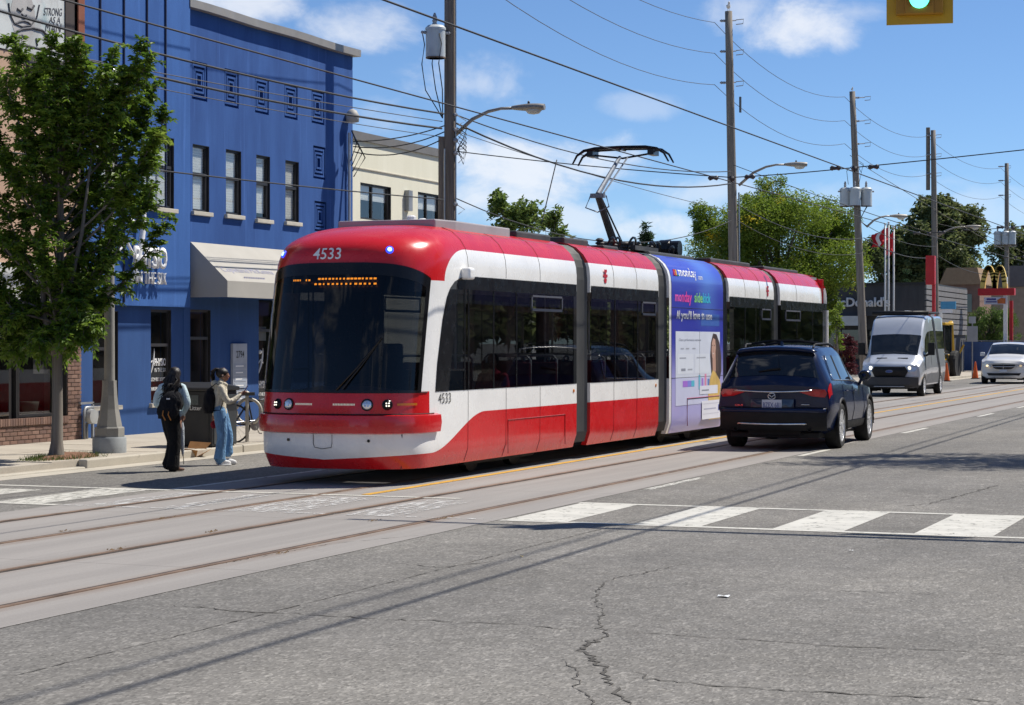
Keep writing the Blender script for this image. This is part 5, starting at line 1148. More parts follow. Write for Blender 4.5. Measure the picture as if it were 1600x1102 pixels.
class Car:
    def __init__(s, L, st, kf, kr, ef=.8, er=.7):
        s.L, s.kf, s.kr, s.ef, s.er = L, kf, kr, ef, er
        keys = ('zb', 'zm', 'zt', 'zr', 'ws', 'wm', 'wb', 'wr')
        s.t = {k: [(row[0], row[i+1]) for row in st] for i, k in enumerate(keys)}
    def q(s, k, y): return smooth_interp(s.t[k], y)
    def prof(s, y):
        q = lambda k: s.q(k, y)
        zb, zm, zt, zr, ws, wm, wb, wr = [q(k) for k in ('zb', 'zm', 'zt', 'zr', 'ws', 'wm', 'wb', 'wr')]
        e = min(.07, (zr-zt)*.35)
        return [(0, zb), (ws*.8, zb), (ws, zb+.10), (wm, zm), (wb, zt), (lerp(wr, wb, .06), zr-e*1.3), (wr-.05, zr-e*.35), (wr*.55, zr+.005), (0, zr+.02)]
    def k(s, y):
        f = max(0, 1-y/s.ef)**2*s.kf; r = max(0, 1-(s.L-y)/s.er)**2*s.kr
        return f-r
    def surf(s, y, v, sgn, off=0.):
        P = s.prof(y); i = min(NV-1, int(v)); f = v-i
        x, z = lerp(P[i][0], P[i+1][0], f), lerp(P[i][1], P[i+1][1], f)
        wmx = s.q('wm', y); p = Vector((sgn*x, y+s.k(y)*(x/wmx)**2-s.L/2, z))
        if off:
            a = s.surf(min(s.L, y+.02), v, sgn)-s.surf(max(0, y-.02), v, sgn); c = s.surf(y, min(NV, v+.05), sgn)-s.surf(y, max(0, v-.05), sgn)
            n = a.cross(c)*sgn
            if n.length > 1e-9:
                n.normalize(); n = -n if n.dot(Vector((p.x, 0, p.z-.8))) < 0 and v > 2 else n
                p = p+n*off
        return p
    def end(s, x, z, rear, off=0.):
        y = s.L if rear else 0; w_ = s.q('wm', y); return Vector((x, y+s.k(y)*(x/w_)**2-s.L/2+(off if rear else -off), z))
    def body(s, m, par, axles, wr_, ny=64, arch=1.13):
        V = []; ys = [s.L*(.5-.5*cos(pi*i/ny)) for i in range(ny+1)]
        vv = []
        for i in range(NV): vv += [i+j/3 for j in range(3)]
        vv.append(NV); nv = len(vv)
        b = MB(); cols = []
        for y in ys:
            row = [s.surf(y, v, 1) for v in vv]; cols.append(row+[Vector((-p.x, p.y, p.z)) for p in row[-2:0:-1]])
        n = len(cols[0])
        b.add([p for r in cols for p in r], [(i*n+j, i*n+(j+1) % n, (i+1)*n+(j+1) % n, (i+1)*n+j) for i in range(ny) for j in range(n)]+[tuple(range(n)), tuple(ny*n+j for j in range(n-1, -1, -1))])
        me = b.mesh('body', m); o = bpy.data.objects.new('body', me); COL.objects.link(o)
        cut = MB()
        for y in axles:
            for sx in (-1, 1): cut.lathe([(wr_*arch, -.20), (wr_*arch, .6)], 28, Matrix.Rotation(sx*pi/2, 3, 'Y'), 0, (sx*.72, y-s.L/2, wr_))
        co_ = bpy.data.objects.new('cut', cut.mesh('cut', M_PLASTIC)); COL.objects.link(co_)
        md = o.modifiers.new('x', 'BOOLEAN'); md.operation = 'DIFFERENCE'; md.object = co_; md.solver = 'EXACT'
        dg = bpy.context.evaluated_depsgraph_get(); me2 = bpy.data.meshes.new_from_object(o.evaluated_get(dg)); bpy.data.objects.remove(co_)
        o.modifiers.clear(); o.data = me2
        me2.polygons.foreach_set('use_smooth', [True]*len(me2.polygons)); me2.set_sharp_from_angle(angle=radians(32))
        o.parent = par; s.par = par; return o
    def patch(s, name, m, y0, y1, v0, v1, sides=(1, -1), off=.006, nu=10, nvv=6, par=None):
        out = None
        for sg_ in sides:
            b = MB(); f0 = y0 if callable(y0) else (lambda v: y0); f1 = y1 if callable(y1) else (lambda v: y1)
            b.grid(lambda u, w_: s.surf(lerp(f0(w_), f1(w_), u), lerp(v0, v1, w_), sg_, off), nu, nvv); out = b.build(name, m, par or s.par, smooth=True)
        return out
    def screen(s, name, m, y0, y1, v0, off=.006, par=None, v0b=None):
        b = MB()
        def f(u, w_):
            y = lerp(y0, y1, w_); a = 2*u-1; vv0 = lerp(v0, v0b if v0b is not None else v0, w_); return s.surf(y, NV-(NV-vv0)*abs(a), 1 if a >= 0 else -1, off)
        b.grid(f, 24, 10); return b.build(name, m, par or s.par, smooth=True)
    def facepatch(s, name, m, pts, rear, off=.006, par=None, thick=0., nsub=3):
        """polygon drawn in (x,z) on the curved end face"""
        b = MB(); n = len(pts); cx = sum(p[0] for p in pts)/n; cz = sum(p[1] for p in pts)/n
        rings = []
        for k in range(nsub+1):
            f = k/nsub; rings.append([s.end(lerp(cx, x, f), lerp(cz, z, f), rear, off) for x, z in pts])
        V = [rings[0][0]]+[p for r in rings[1:] for p in r]; F = [(0, 1+i, 1+(i+1) % n) for i in range(n)]
        for k in range(nsub-1): F += [(1+k*n+i, 1+(k+1)*n+i, 1+(k+1)*n+(i+1) % n, 1+k*n+(i+1) % n) for i in range(n)]
        o = len(V); V += [s.end(x, z, rear, -.02) for x, z in pts]; F += [(1+(nsub-1)*n+i, o+i, o+(i+1) % n, 1+(nsub-1)*n+(i+1) % n) for i in range(n)]
        b.add(V, F); return b.build(name, m, par or s.par, auto=35)
    def ebar(s, name, m, x0, x1, z, r, rear, off=.01, par=None, bow=0.):
        b = MB(); b.tube([s.end(lerp(x0, x1, i/16), z+bow*(2*i/16-1)**2, rear, off) for i in range(17)], r, 6); return b.build(name, m, par or s.par, smooth=True)
def wheels(par, L, axles, x, r, w_, spokes=10, rimm=None, rimf=.72):
    for y in axles:
        for sx in (-1, 1):
            M = Matrix.Rotation(sx*pi/2, 3, 'Y'); c = (sx*x, y-L/2, r); h = w_/2
            b = MB(); b.lathe([(r*rimf, -h), (r*.93, -h), (r, -h*.72), (r, h*.72), (r*.93, h), (r*.80, h*1.02), (r*rimf, h*.92), (r*rimf, -h)], 30, M, 0, c, False); wh = b.build('wheel', M_TYRE, par, auto=40)
            b = MB(); b.lathe([(r*rimf, h*.3), (r*rimf*1.0, h*.94), (r*rimf*.93, h*.95), (r*rimf*.88, h*.55), (.02, h*.35)], 28, M, 0, c)
            for k in range(spokes):
                a = 2*pi*k/spokes; u = Vector((cos(a), sin(a), 0)); t_ = Vector((-sin(a), cos(a), 0)); wdt = .055*r/.38*10/spokes**.9 if spokes > 6 else .07
                P = [u*.05*r+t_*wdt*.5, u*rimf*.95*r+t_*wdt*.45, u*rimf*.95*r-t_*wdt*.45, u*.05*r-t_*wdt*.5]
                b.add([Vector(c)+M @ (p+Vector((0, 0, h*z))) for z in (.62, .9) for p in P], [(4, 5, 6, 7), (0, 4, 7, 3), (0, 1, 5, 4), (3, 7, 6, 2)])
            b.lathe([(.14*r, h*.5), (.14*r, h*.95), (.08*r, h*.98)], 12, M, 0, c); b.build('rim', rimm or M_RIM, wh, auto=40)
            b = MB(); b.lathe([(r*rimf*.8, h*.2), (r*rimf*.8, h*.4)], 20, M, 0, c); b.build('brake_disc', M_PLASTIC, wh)
def wells(par, L, axles, r):                                   # dark inner arches
    for y in axles:
        for sx in (-1, 1):
            b = MB(); n = 16; R = r*1.16
            b.add([(sx*x, y-L/2+R*cos(a), r+R*sin(a)) for x in (.50, .93) for a in [lerp(-.15*pi, 1.15*pi, i/n) for i in range(n+1)]], [(i, i+1, n+2+i, n+1+i) for i in range(n)]); b.build('wheel_well', M_PLASTIC, par)
# ---- dark blue SUV, seen from behind
SUV_ST = ((0.0, .34, .55, .74, .82, .60, .70, .66, .56), (.2, .24, .58, .86, .95, .80, .90, .86, .72), (.8, .22, .62, .97, 1.06, .90, .975, .93, .78), (1.4, .22, .64, 1.02, 1.13, .92, .985, .94, .76), (1.75, .22, .65, 1.04, 1.24, .92, .985, .94, .70),
          (2.3, .22, .66, 1.05, 1.55, .92, .985, .94, .64), (2.65, .22, .66, 1.07, 1.69, .92, .985, .94, .67), (3.3, .22, .67, 1.08, 1.735, .92, .985, .94, .69), (4.2, .23, .68, 1.10, 1.725, .91, .985, .935, .69), (4.66, .28, .70, 1.11, 1.68, .89, .98, .93, .67), (4.80, .31, .70, 1.11, 1.56, .88, .97, .92, .68), (4.90, .34, .70, 1.09, 1.38, .87, .965, .91, .72), (4.98, .37, .70, 1.04, 1.20, .86, .955, .905, .77), (5.03, .39, .69, 1.0, 1.12, .85, .95, .90, .79), (5.07, .42, .68, .98, 1.07, .83, .935, .89, .79))
suv = root('suv', 'dark blue SUV seen from behind, driving beside the streetcar', 'car', (0, 0, 0), pi+radians(2.6), None, 1.05)
ra = (G(1144, 701)+G(1307, 700.6))*.5; ra = Vector((-8.92, 36.0, 0)); fw = Vector((sin(-radians(2.6)), cos(radians(2.6)), 0)); suv.location = ra+fw*(1.05*(4.02-5.07/2))
M_NAVY = carpaint('navy_paint', (.004, .013, .055), .25, 0.); nb_ = M_NAVY.node_tree.nodes['Principled BSDF']; nb_.inputs['Coat Weight'].default_value = .35; nb_.inputs['Specular IOR Level'].default_value = .3
car = Car(5.07, SUV_ST, .32, .16, .9, .6)
car.body(M_NAVY, suv, (.95, 3.88), .385); wheels(suv, 5.07, (.95, 3.88), .845, .385, .255, 10); wells(suv, 5.07, (.95, 3.88), .385)
rg = car.screen('rear_window', M_CGLASS, 4.74, 4.965, 6.1, .012, None, 5.1)
b = MB(); n = 20                                               # spoiler lip over the hatch glass
b.add([car.surf(4.68+.0*k, NV-(NV-5.6)*abs(2*i/n-1), 1 if 2*i/n-1 >= 0 else -1, .015)+Vector((0, dy, dz)) for k, (dy, dz) in enumerate(((-.25, .005), (-.02, .03), (.14, .0), (.13, -.03), (0, -.06))) for i in range(n+1)], [(k*(n+1)+i, k*(n+1)+i+1, (k+1)*(n+1)+i+1, (k+1)*(n+1)+i) for k in range(4) for i in range(n)]); b.build('spoiler', M_NAVY, suv, smooth=True)
b = MB(); b.tube([car.surf(4.92, 8-.3, -1, .03), car.surf(4.93, 8-.1, 1, .035), car.surf(4.94, 7.4, 1, .03)], [.02, .014, .008], 6); b.build('rear_wiper', M_PLASTIC, suv)
for sx in (1, -1):
    car.patch('side_window', M_CGLASS, lambda w_: lerp(1.72, 2.35, w_), lambda w_: lerp(4.45, 4.25, w_), 4.14, 4.86, (sx,), .006, 16, 5)
    sw = [o for o in suv.children if o.name.startswith('side_window')][-1]
    for yy in (2.72, 3.72): car.patch('window_pillar', M_PLASTIC, lambda w_, yy=yy: yy-.05, lambda w_, yy=yy: yy+.05, 4.12, 4.88, (sx,), .010, 2, 4, sw)
    b = MB(); b.tube([car.surf(y, 4.12, sx, .012) for y in [lerp(1.7, 4.5, i/14) for i in range(15)]]+[car.surf(lerp(4.5, 4.3, i/4), lerp(4.12, 4.9, i/4), sx, .012) for i in range(1, 5)], .010, 5); b.build('window_trim', M_CHROME, sw, smooth=True)
    # tail lamps: rear part and wrap-round
    car.facepatch('tail_light', M_REDL, [(sx*.42, .985), (sx*.62, 1.02), (sx*.86, 1.015), (sx*.90, .95), (sx*.86, .885), (sx*.66, .905)], True, .014)
    tl = [o for o in suv.children if o.name.startswith('tail_light')][-1]
    car.patch('side_lens', M_REDL, 4.78, 5.04, 3.55, 4.02, (sx,), .012, 6, 4, tl)
    car.facepatch('lamp_ring', mat('tail_ring', (.55, .06, .06), .1, .3), [(sx*(.74+.055*cos(a)), .955+.045*sin(a)) for a in [i/12*2*pi for i in range(12)]], True, .020, tl)
    car.facepatch('reflector', M_REDL, [(sx*.60, .53), (sx*.84, .545), (sx*.86, .50), (sx*.80, .465), (sx*.66, .47)], True, .035)
    b = MB(); b.tube([car.surf(y, 6.2, sx, .06) for y in [lerp(2.5, 4.4, i/12) for i in range(13)]], .018, 6); b.tube([car.surf(2.5, 6.2, sx, .06), car.surf(2.4, 6.2, sx, .0)], .018, 6); b.tube([car.surf(4.4, 6.2, sx, .06), car.surf(4.52, 6.2, sx, .0)], .018, 6); b.build('roof_rail', M_PLASTIC, suv, smooth=True)
    c = car.surf(1.95, 4.05, sx, .11); b = MB(); b.grid(lambda u, v: c+Vector((sx*(.04+.12*sin(pi*u)**.6*cos(2*pi*v)), (u-.5)*.20, .07+.10*sin(pi*u)**.6*sin(2*pi*v))), 8, 12); b.tube([car.surf(1.95, 3.98, sx, -.01), c+Vector((0, 0, .04))], .03, 6); mr = b.build('mirror', M_NAVY, suv, smooth=True)
    b = MB(); b.add([c+Vector((sx*(.04+.10*cos(a)), .085, .07+.075*sin(a))) for a in [i/14*2*pi for i in range(14)]], [tuple(range(14))]); b.build('mirror_glass', M_CGLASS, mr)
    b = MB(); 
    for y in (2.55, 3.4): b.tube([car.surf(y, 3.72, sx, .03), car.surf(y+.2, 3.72, sx, .03)], .014, 5)
    b.build('door_handle', M_NAVY, suv)
    b = MB()
    for y in (1.62, 2.72, 3.70): b.tube([car.surf(y, v, sx, .001) for v in (2.3, 2.7, 3.0, 3.4, 3.9, 4.1)], .005, 4)
    b.build('door_gap', M_SEAM, suv)
    car.patch('sill_cladding', M_PLASTIC, 1.35, 3.46, 1.9, 2.35, (sx,), .012, 8, 3)
    for ya in (.95, 3.88):
        b = MB(); n = 18; b.tube([Vector((sx*(.962 if ya > 2 else .955), ya-5.07/2+.452*cos(a), .385+.452*sin(a))) for a in [lerp(-.06*pi, 1.06*pi, i/n) for i in range(n+1)]], .030, 6); b.build('arch_trim', M_PLASTIC, suv, smooth=True)
for y in (2.85, 3.95):
    b = MB(); b.tube([car.surf(y, 6.2, -1, .06), car.surf(y, 7.4, -1, .085), car.surf(y, 7.4, 1, .085), car.surf(y, 6.2, 1, .06)], .022, 6); b.build('roof_bar', M_PLASTIC, suv)
b = MB(); p = car.surf(4.2, 8, 1, 0.); b.prism([(p.y-.12, p.z-.01), (p.y+.06, p.z-.01), (p.y+.05, p.z+.07)], 0, -.02, .02); b.build('antenna', M_NAVY, suv)
car.ebar('chrome_strip', M_CHROME, -.66, .66, .975, .014, True, .014, bow=.025)
# lower bumper
b = MB(); n = 24
b.add([car.end(lerp(-.90, .90, i/n), z, True, o) for (z, o) in ((.72, .004), (.70, .05), (.60, .06), (.40, .045), (.33, .0)) for i in range(n+1)], [(k*(n+1)+i, k*(n+1)+i+1, (k+1)*(n+1)+i+1, (k+1)*(n+1)+i) for k in range(4) for i in range(n)]); bp = b.build('rear_bumper', M_PLASTIC, suv, auto=40)
car.ebar('bumper_trim', M_NAVY, -.88, .88, .665, .045, True, .028); car.ebar('chrome_strip', M_CHROME, -.58, .58, .44, .020, True, .055, bow=.01)
for sx in (1, -1): b = MB(); b.lathe([(.035, -.1), (.042, .05), (.034, .05), (.03, -.05)], 12, Matrix.Rotation(-pi/2, 3, 'X'), 0, car.end(sx*.62, .36, True, .0), False); b.build('exhaust', M_PLASTIC, suv)
car.facepatch('tailgate_recess', carpaint('navy_recess', (.010, .022, .060), .4, .2), [(-.36, .63), (.36, .63), (.36, .85), (-.36, .85)], True, .004)
pl_ = car.facepatch('license_plate', mat('plate_white', (.60, .65, .72), .5), [(-.165, .685), (.165, .685), (.165, .845), (-.165, .845)], True, .02)
def rear_text(s_, x0, x1, z0, z1, m, off, bold=0.):
    o = text(s_, 'plate_number' if off > .021 else 'badge_lettering', m, pl_ if off > .021 else suv, (0, 0, 0), (1, 0, 0), (0, 1, 0), 1, 1, 0., bold=bold, world=False)
    for v in o.data.vertices: v.co = car.end(lerp(x1, x0, v.co.x)*1., lerp(z0, z1, v.co.y), True, off)
rear_text('BZEX·681', -.145, .145, .715, .80, mat('plate_blue', (.04, .08, .28), .5), .023, .01); rear_text('CX-9', .50, .64, .735, .765, M_CHROME, .010, .02); car.ebar('badge_strip', M_CHROME, -.62, -.48, .765, .008, True, .012)
b = MB(); c = car.end(0, .905, True, .016); b.tube([c+Vector((.062*cos(a), 0, .05*sin(a))) for a in [i/20*2*pi for i in range(21)]], .008, 5, caps=False); b.tube([c+Vector((x, .002, z)) for x, z in ((-.058, .012), (-.03, .012), (0, -.018), (.03, .012), (.058, .012))], .008, 5); b.build('badge', M_CHROME, suv, smooth=True)
b = MB(); b.bx(-.75, .75, -2.0, 2.3, .20, .30); b.bx(-.45, .45, 1.2, 2.35, .24, .40); b.tube([(-.7, 3.88-5.07/2, .36), (.7, 3.88-5.07/2, .36)], .05, 8); b.build('underbody', M_PLASTIC, suv, bevel=.02)
# ---- silver high-roof van facing the camera
VAN_ST = ((0, .42, .62, .82, .90, .72, .84, .82, .66), (.12, .30, .68, .98, 1.08, .90, .96, .92, .74), (.5, .28, .76, 1.10, 1.22, .95, 1.01, .97, .78), (.82, .28, .80, 1.20, 1.36, .97, 1.02, .985, .80), (1.15, .28, .82, 1.28, 1.72, .98, 1.03, .985, .83), (1.45, .28, .84, 1.36, 2.06, .98, 1.03, .985, .86), (1.75, .28, .86, 1.40, 2.42, .98, 1.03, .985, .86), (2.05, .28, .88, 1.42, 2.64, .98, 1.03, .985, .86), (2.5, .28, .88, 1.44, 2.73, .98, 1.03, .985, .87), (3.2, .28, .88, 1.46, 2.745, .98, 1.03, .985, .87), (5.7, .30, .88, 1.46, 2.745, .97, 1.03, .985, .87), (5.98, .36, .88, 1.46, 2.68, .95, 1.0, .965, .85))
vf = Vector((-13.75, 70.6, 0))
van = root('van', 'silver high-roof van with black roof rack driving toward the camera', 'van', (vf.x-.1, vf.y+3.0, 0), radians(1.5), None, 1.04)
M_SILV = carpaint('silver_paint', (.52, .55, .60), .3, .3)
car = Car(5.98, VAN_ST, .26, .06, .8, .4)
car.body(M_SILV, van, (.98, 4.70), .355); wheels(van, 5.98, (.98, 4.70), .90, .355, .235, 5); wells(van, 5.98, (.98, 4.70), .355)
car.screen('windscreen', M_CGLASS, .87, 1.45, 5.55, .008, None, 5.7)
for sx in (1, -1):
    car.patch('front_side_window', M_CGLASS, lambda w_: lerp(1.15, 1.62, w_), 2.45, 4.08, 4.62, (sx,), .008, 8, 5); car.patch('rear_side_window', M_CGLASS, 2.62, 5.75, 4.10, 4.62, (sx,), .008, 12, 5)
    car.patch('dark_graphic', M_PLASTIC, lambda w_: lerp(4.3, 3.05, w_), lambda w_: lerp(4.75, 3.45, w_), 2.3, 6.2, (sx,), .010, 4, 18)
    car.patch('grey_lower_side', mat('grey_van_cladding', (.12, .125, .135), .5), 1.45, 4.22, 1.95, 2.75, (sx,), .008, 8, 3); car.patch('grey_lower_side', mat('grey_van_cladding_b', (.12, .125, .135), .5), 5.15, 5.9, 1.95, 2.75, (sx,), .008, 6, 3)
    c = car.surf(1.42, 4.05, sx, .20); b = MB(); b.box(c+Vector((0, 0, .16)), (.22, .16, .42)); b.tube([car.surf(1.42, 4.0, sx, -.02), c+Vector((0, 0, .02))], .04, 6); b.build('mirror', M_PLASTIC, van, bevel=.04, seg=3)
    hp = [(sx*.52, .90), (sx*.60, 1.02), (sx*.86, 1.06), (sx*.90, .96), (sx*.82, .84), (sx*.62, .82)]
    b = MB(); V = [Vector((x, car.end(x, z, False, 0).y+(-.05)+.22*max(0, (z-.82)), z)) for x, z in hp]; V2 = [p+Vector((0, .22, 0)) for p in V]; b.add(V+V2, [tuple(range(6))]+[(i, 6+i, 6+(i+1) % 6, (i+1) % 6) for i in range(6)]); hl = b.build('headlight', M_CLEAR, van)
    b = MB(); b.lathe([(.06, 0), (.05, .02), (.01, .03)], 12, Matrix.Rotation(pi/2, 3, 'X'), 0, V[0].lerp(V[3], .3)+Vector((0, .0, .03))); b.build('bulb', mat('headlight_glow', (1, .9, .65), .3, emit=3. if sx == -1 else 1.2), hl)
    b = MB(); 
    for y in (1.30, 2.54, 3.9): b.tube([car.surf(y, v, sx, .001) for v in (2.3, 2.8, 3.4, 4.0, 4.6)], .006, 4)
    b.build('door_gap', M_SEAM, van)
    b = MB(); b.box(car.surf(.62, 7.2, sx, .010), (.34, .05, .015)); b.build('hood_vent', M_PLASTIC, van)
car.facepatch('grille', M_PLASTIC, [(-.60, .86), (-.50, 1.0), (.50, 1.0), (.60, .86), (.50, .66), (-.50, .66)], False, .06)
b = MB(); c = car.end(0, .84, False, .068); b.lathe([(.10, -.006), (.10, .006)], 24, Matrix.Rotation(pi/2, 3, 'X') @ Matrix.Diagonal((1.15, .45, 1)), 0, c); b.build('badge', mat('blue_oval', (.03, .07, .25), .3), van); b = MB(); b.tube([c+Vector((.115*cos(a), -.008, .046*sin(a))) for a in [i/18*2*pi for i in range(19)]], .005, 4, caps=False); b.build('badge_ring', M_CHROME, van)
b = MB(); n = 20; b.add([car.end(lerp(-.93, .93, i/n), z, False, o) for (z, o) in ((.66, .02), (.64, .10), (.40, .11), (.30, .02)) for i in range(n+1)], [(k*(n+1)+i, k*(n+1)+i+1, (k+1)*(n+1)+i+1, (k+1)*(n+1)+i) for k in range(3) for i in range(n)]); b.build('front_bumper', mat('grey_bumper', (.045, .046, .05), .6), van, auto=40)
car.ebar('lower_trim', mat('bumper_bright', (.4, .42, .45), .4), -.5, .5, .34, .018, False, .12)
b = MB(); b.tube([Vector((-.95, -.75, 2.80)), Vector((.95, -.75, 2.80))], .08, 8); b.tube([Vector((-.80, -.6, 2.80)), Vector((-.80, 2.6, 2.84))], .045, 8); b.tube([Vector((.80, -.6, 2.80)), Vector((.80, 2.6, 2.84))], .045, 8); b.tube([Vector((-.8, 1.0, 2.82)), Vector((.8, 1.0, 2.82))], .03, 6); b.build('roof_rack', M_PLASTIC, van, smooth=True)
b = MB(); b.grid(lambda u, v: Vector((lerp(-.25, .45, u), lerp(-.3, .5, v), 2.78+.12*(sin(pi*u)*sin(pi*v))**.4)), 10, 10); b.build('roof_vent', M_TWHITE, van, smooth=True)
b = MB(); b.bx(-.85, .85, -2.6, 2.8, .25, .36); b.build('underbody', M_PLASTIC, van)
# ---- white minivan further back
MV_ST = ((0, .34, .56, .76, .86, .68, .80, .78, .66), (.15, .24, .60, .88, .98, .86, .92, .88, .74), (.6, .22, .64, .98, 1.08, .92, .97, .94, .78), (1.1, .22, .66, 1.04, 1.18, .93, .985, .95, .76), (1.5, .22, .68, 1.06, 1.40, .93, .985, .95, .74), (2.1, .22, .70, 1.08, 1.66, .93, .985, .95, .72), (2.7, .22, .70, 1.08, 1.73, .93, .985, .95, .73), (4.6, .24, .72, 1.08, 1.72, .92, .98, .94, .72), (5.0, .30, .72, 1.06, 1.60, .90, .96, .92, .70), (5.15, .40, .70, 1.0, 1.40, .86, .92, .9, .66))
mv = G(1568, 601)
mvn = root('minivan', 'white minivan driving toward the camera at the right edge', 'car', (-13.2, 96.0, 0), radians(2), None, 1.08)
M_WHITEC = carpaint('white_paint', (.72, .71, .68), .35)
car = Car(5.15, MV_ST, .30, .06, .8, .4)
car.body(M_WHITEC, mvn, (.95, 4.02), .345, 48); wheels(mvn, 5.15, (.95, 4.02), .86, .345, .22, 5); wells(mvn, 5.15, (.95, 4.02), .345)
car.screen('windscreen', M_CGLASS, 1.22, 2.02, 5.5, .008, None, 5.7)
for sx in (1, -1):
    car.patch('side_window', M_CGLASS, lambda w_: lerp(1.5, 2.2, w_), 4.7, 4.08, 4.75, (sx,), .008, 10, 4)
    c = car.surf(1.75, 4.05, sx, .12); b = MB(); b.box(c+Vector((0, 0, .08)), (.2, .12, .17)); b.build('mirror', M_WHITEC, mvn, bevel=.04)
    car.facepatch('headlight', M_CLEAR, [(sx*.50, .76), (sx*.52, .68), (sx*.80, .70), (sx*.84, .80), (sx*.74, .84)], False, .02)
    car.facepatch('headlamp_glow', mat('mv_glow', (1., .75, .4), .3, emit=1.5 if sx == -1 else .3), [(sx*(.68+.05*cos(a)), .76+.04*sin(a)) for a in [i/10*2*pi for i in range(10)]], False, .03)
car.facepatch('grille', M_PLASTIC, [(-.47, .80), (.47, .80), (.42, .68), (.30, .62), (-.30, .62), (-.42, .68)], False, .02)
car.ebar('grille_bar', M_CHROME, -.44, .44, .72, .014, False, .03); b = MB(); b.tube([car.end(0, .62, False, .035), car.end(0, .80, False, .035)], .016, 6); b.build('grille_bar', M_CHROME, mvn)
car.facepatch('lower_intake', M_PLASTIC, [(-.70, .46), (.70, .46), (.62, .35), (-.62, .35)], False, .02); car.facepatch('license_plate', mat('plate_white_b', (.5, .55, .62), .5), [(-.16, .49), (.16, .49), (.16, .60), (-.16, .60)], False, .03)
b = MB(); b.bx(-.8, .8, -2.2, 2.3, .20, .3); b.build('underbody', M_PLASTIC, mvn)
# ================================================================ people
def figure(par, chains, mats, voxel=.011, name='body'):
    """one continuous body: tapering elliptical limbs fused by a voxel remesh; chain = (material index, [(point, rx, ry)...])"""
    b = MB(); samples = []
    for mi, ch in chains:
        pts = [Vector(c[0]) for c in ch]; rad = [(c[1], c[2] if len(c) > 2 else c[1]) for c in ch]
        # subdivide with a smooth spline
        P, R = [], []
        for i in range(len(pts)-1):
            p0, p1, p2, p3 = pts[max(0, i-1)], pts[i], pts[i+1], pts[min(len(pts)-1, i+2)]
            for k in range(4):
                t_ = k/4; P.append(.5*((2*p1)+(p2-p0)*t_+(2*p0-5*p1+4*p2-p3)*t_*t_+(3*p1-p0-3*p2+p3)*t_**3)); R.append((lerp(rad[i][0], rad[i+1][0], t_), lerp(rad[i][1], rad[i+1][1], t_)))
        P.append(pts[-1]); R.append(rad[-1]); n = 12; rows = []
        d0 = (P[1]-P[0]).normalized(); d1 = (P[-1]-P[-2]).normalized()
        P = [P[0]-d0*R[0][0]*.7]+P+[P[-1]+d1*R[-1][0]*.7]; R = [(R[0][0]*.45, R[0][1]*.45)]+R+[(R[-1][0]*.45, R[-1][1]*.45)]
        for i, p in enumerate(P):
            d = (P[min(i+1, len(P)-1)]-P[max(i-1, 0)]).normalized(); a = Vector((1, 0, 0)); a = a-d*a.dot(d)
            if a.length < .3: a = Vector((0, 0, 1)); a = a-d*a.dot(d)
            a.normalize(); c = d.cross(a); rows.append([p+a*cos(2*pi*j/n)*R[i][0]+c*sin(2*pi*j/n)*R[i][1] for j in range(n)]); samples.append((p, max(.01, (R[i][0]+R[i][1])/2), mi))
        m = len(P); b.add([q for r in rows for q in r], [(i*n+j, i*n+(j+1) % n, (i+1)*n+(j+1) % n, (i+1)*n+j) for i in range(m-1) for j in range(n)]+[tuple(range(n))[::-1], tuple((m-1)*n+j for j in range(n))])
    o = bpy.data.objects.new(name, b.mesh(name, mats)); COL.objects.link(o)
    md = o.modifiers.new('r', 'REMESH'); md.mode = 'VOXEL'; md.voxel_size = voxel; md.adaptivity = 0
    sm = o.modifiers.new('s', 'SMOOTH'); sm.factor = .5; sm.iterations = 3
    dg = bpy.context.evaluated_depsgraph_get(); me = bpy.data.meshes.new_from_object(o.evaluated_get(dg)); o.modifiers.clear(); o.data = me
    me.materials.clear()
    for m_ in mats: me.materials.append(m_)
    import mathutils
    kd = mathutils.kdtree.KDTree(len(samples))
    for i, s in enumerate(samples): kd.insert(s[0], i)
    kd.balance(); idx = []
    for p in me.polygons:
        best = min(((p.center-samples[i][0]).length/samples[i][1], samples[i][2]) for (_, i, _) in kd.find_n(p.center, 8)); idx.append(best[1])
    me.polygons.foreach_set('material_index', idx); me.polygons.foreach_set('use_smooth', [True]*len(me.polygons)); o.parent = par; return o
def hand(wrist, d, up, mi, s=1., curl=.5):
    """palm, four unequal fingers and a thumb leaving the side of the palm"""
    w_, d, up = Vector(wrist), Vector(d).normalized(), Vector(up).normalized(); sd_ = d.cross(up).normalized(); ch = [(mi, [(w_, .024*s, .018*s), (w_+d*.045*s, .036*s, .017*s), (w_+d*.085*s, .034*s, .014*s)])]
    for k, (o, l) in enumerate(((-.028, .060), (-.010, .072), (.009, .068), (.027, .052))):
        r0 = w_+d*.08*s+sd_*o*s; a = r0+d*l*.5*s-up*l*curl*.25*s; e = a+(d*(1-curl)-up*curl).normalized()*l*.55*s; ch.append((mi, [(r0, .0095*s), (a, .0088*s), (e, .0075*s)]))
    t0 = w_+d*.025*s-sd_*.03*s; ch.append((mi, [(t0, .012*s), (t0+(d*.6-sd_*.7).normalized()*.035*s, .0105*s), (t0+(d*.9-sd_*.45).normalized()*.065*s-up*.01, .009*s)])); return ch
def fabric(name, c, var=.22, sc=6.):
    m, t, b = newmat(name); co = coords(t); X, Y, Z = sep(t, co); f = noise(t, comb(t, X*1.6, Y*1.6, Z*.8), 11., 4, .55, 1.2)
    t.links.new(scalec(t, tuple(c), f.lin(.3, .7, 1-var, 1+var)*noise(t, co, 260, 2).lin(.3, .7, .9, 1.1)), b.inputs['Base Color']); b.inputs['Roughness'].default_value = .9; b.inputs['Specular IOR Level'].default_value = .2
    bump(t, b, f, .9, .035); return m
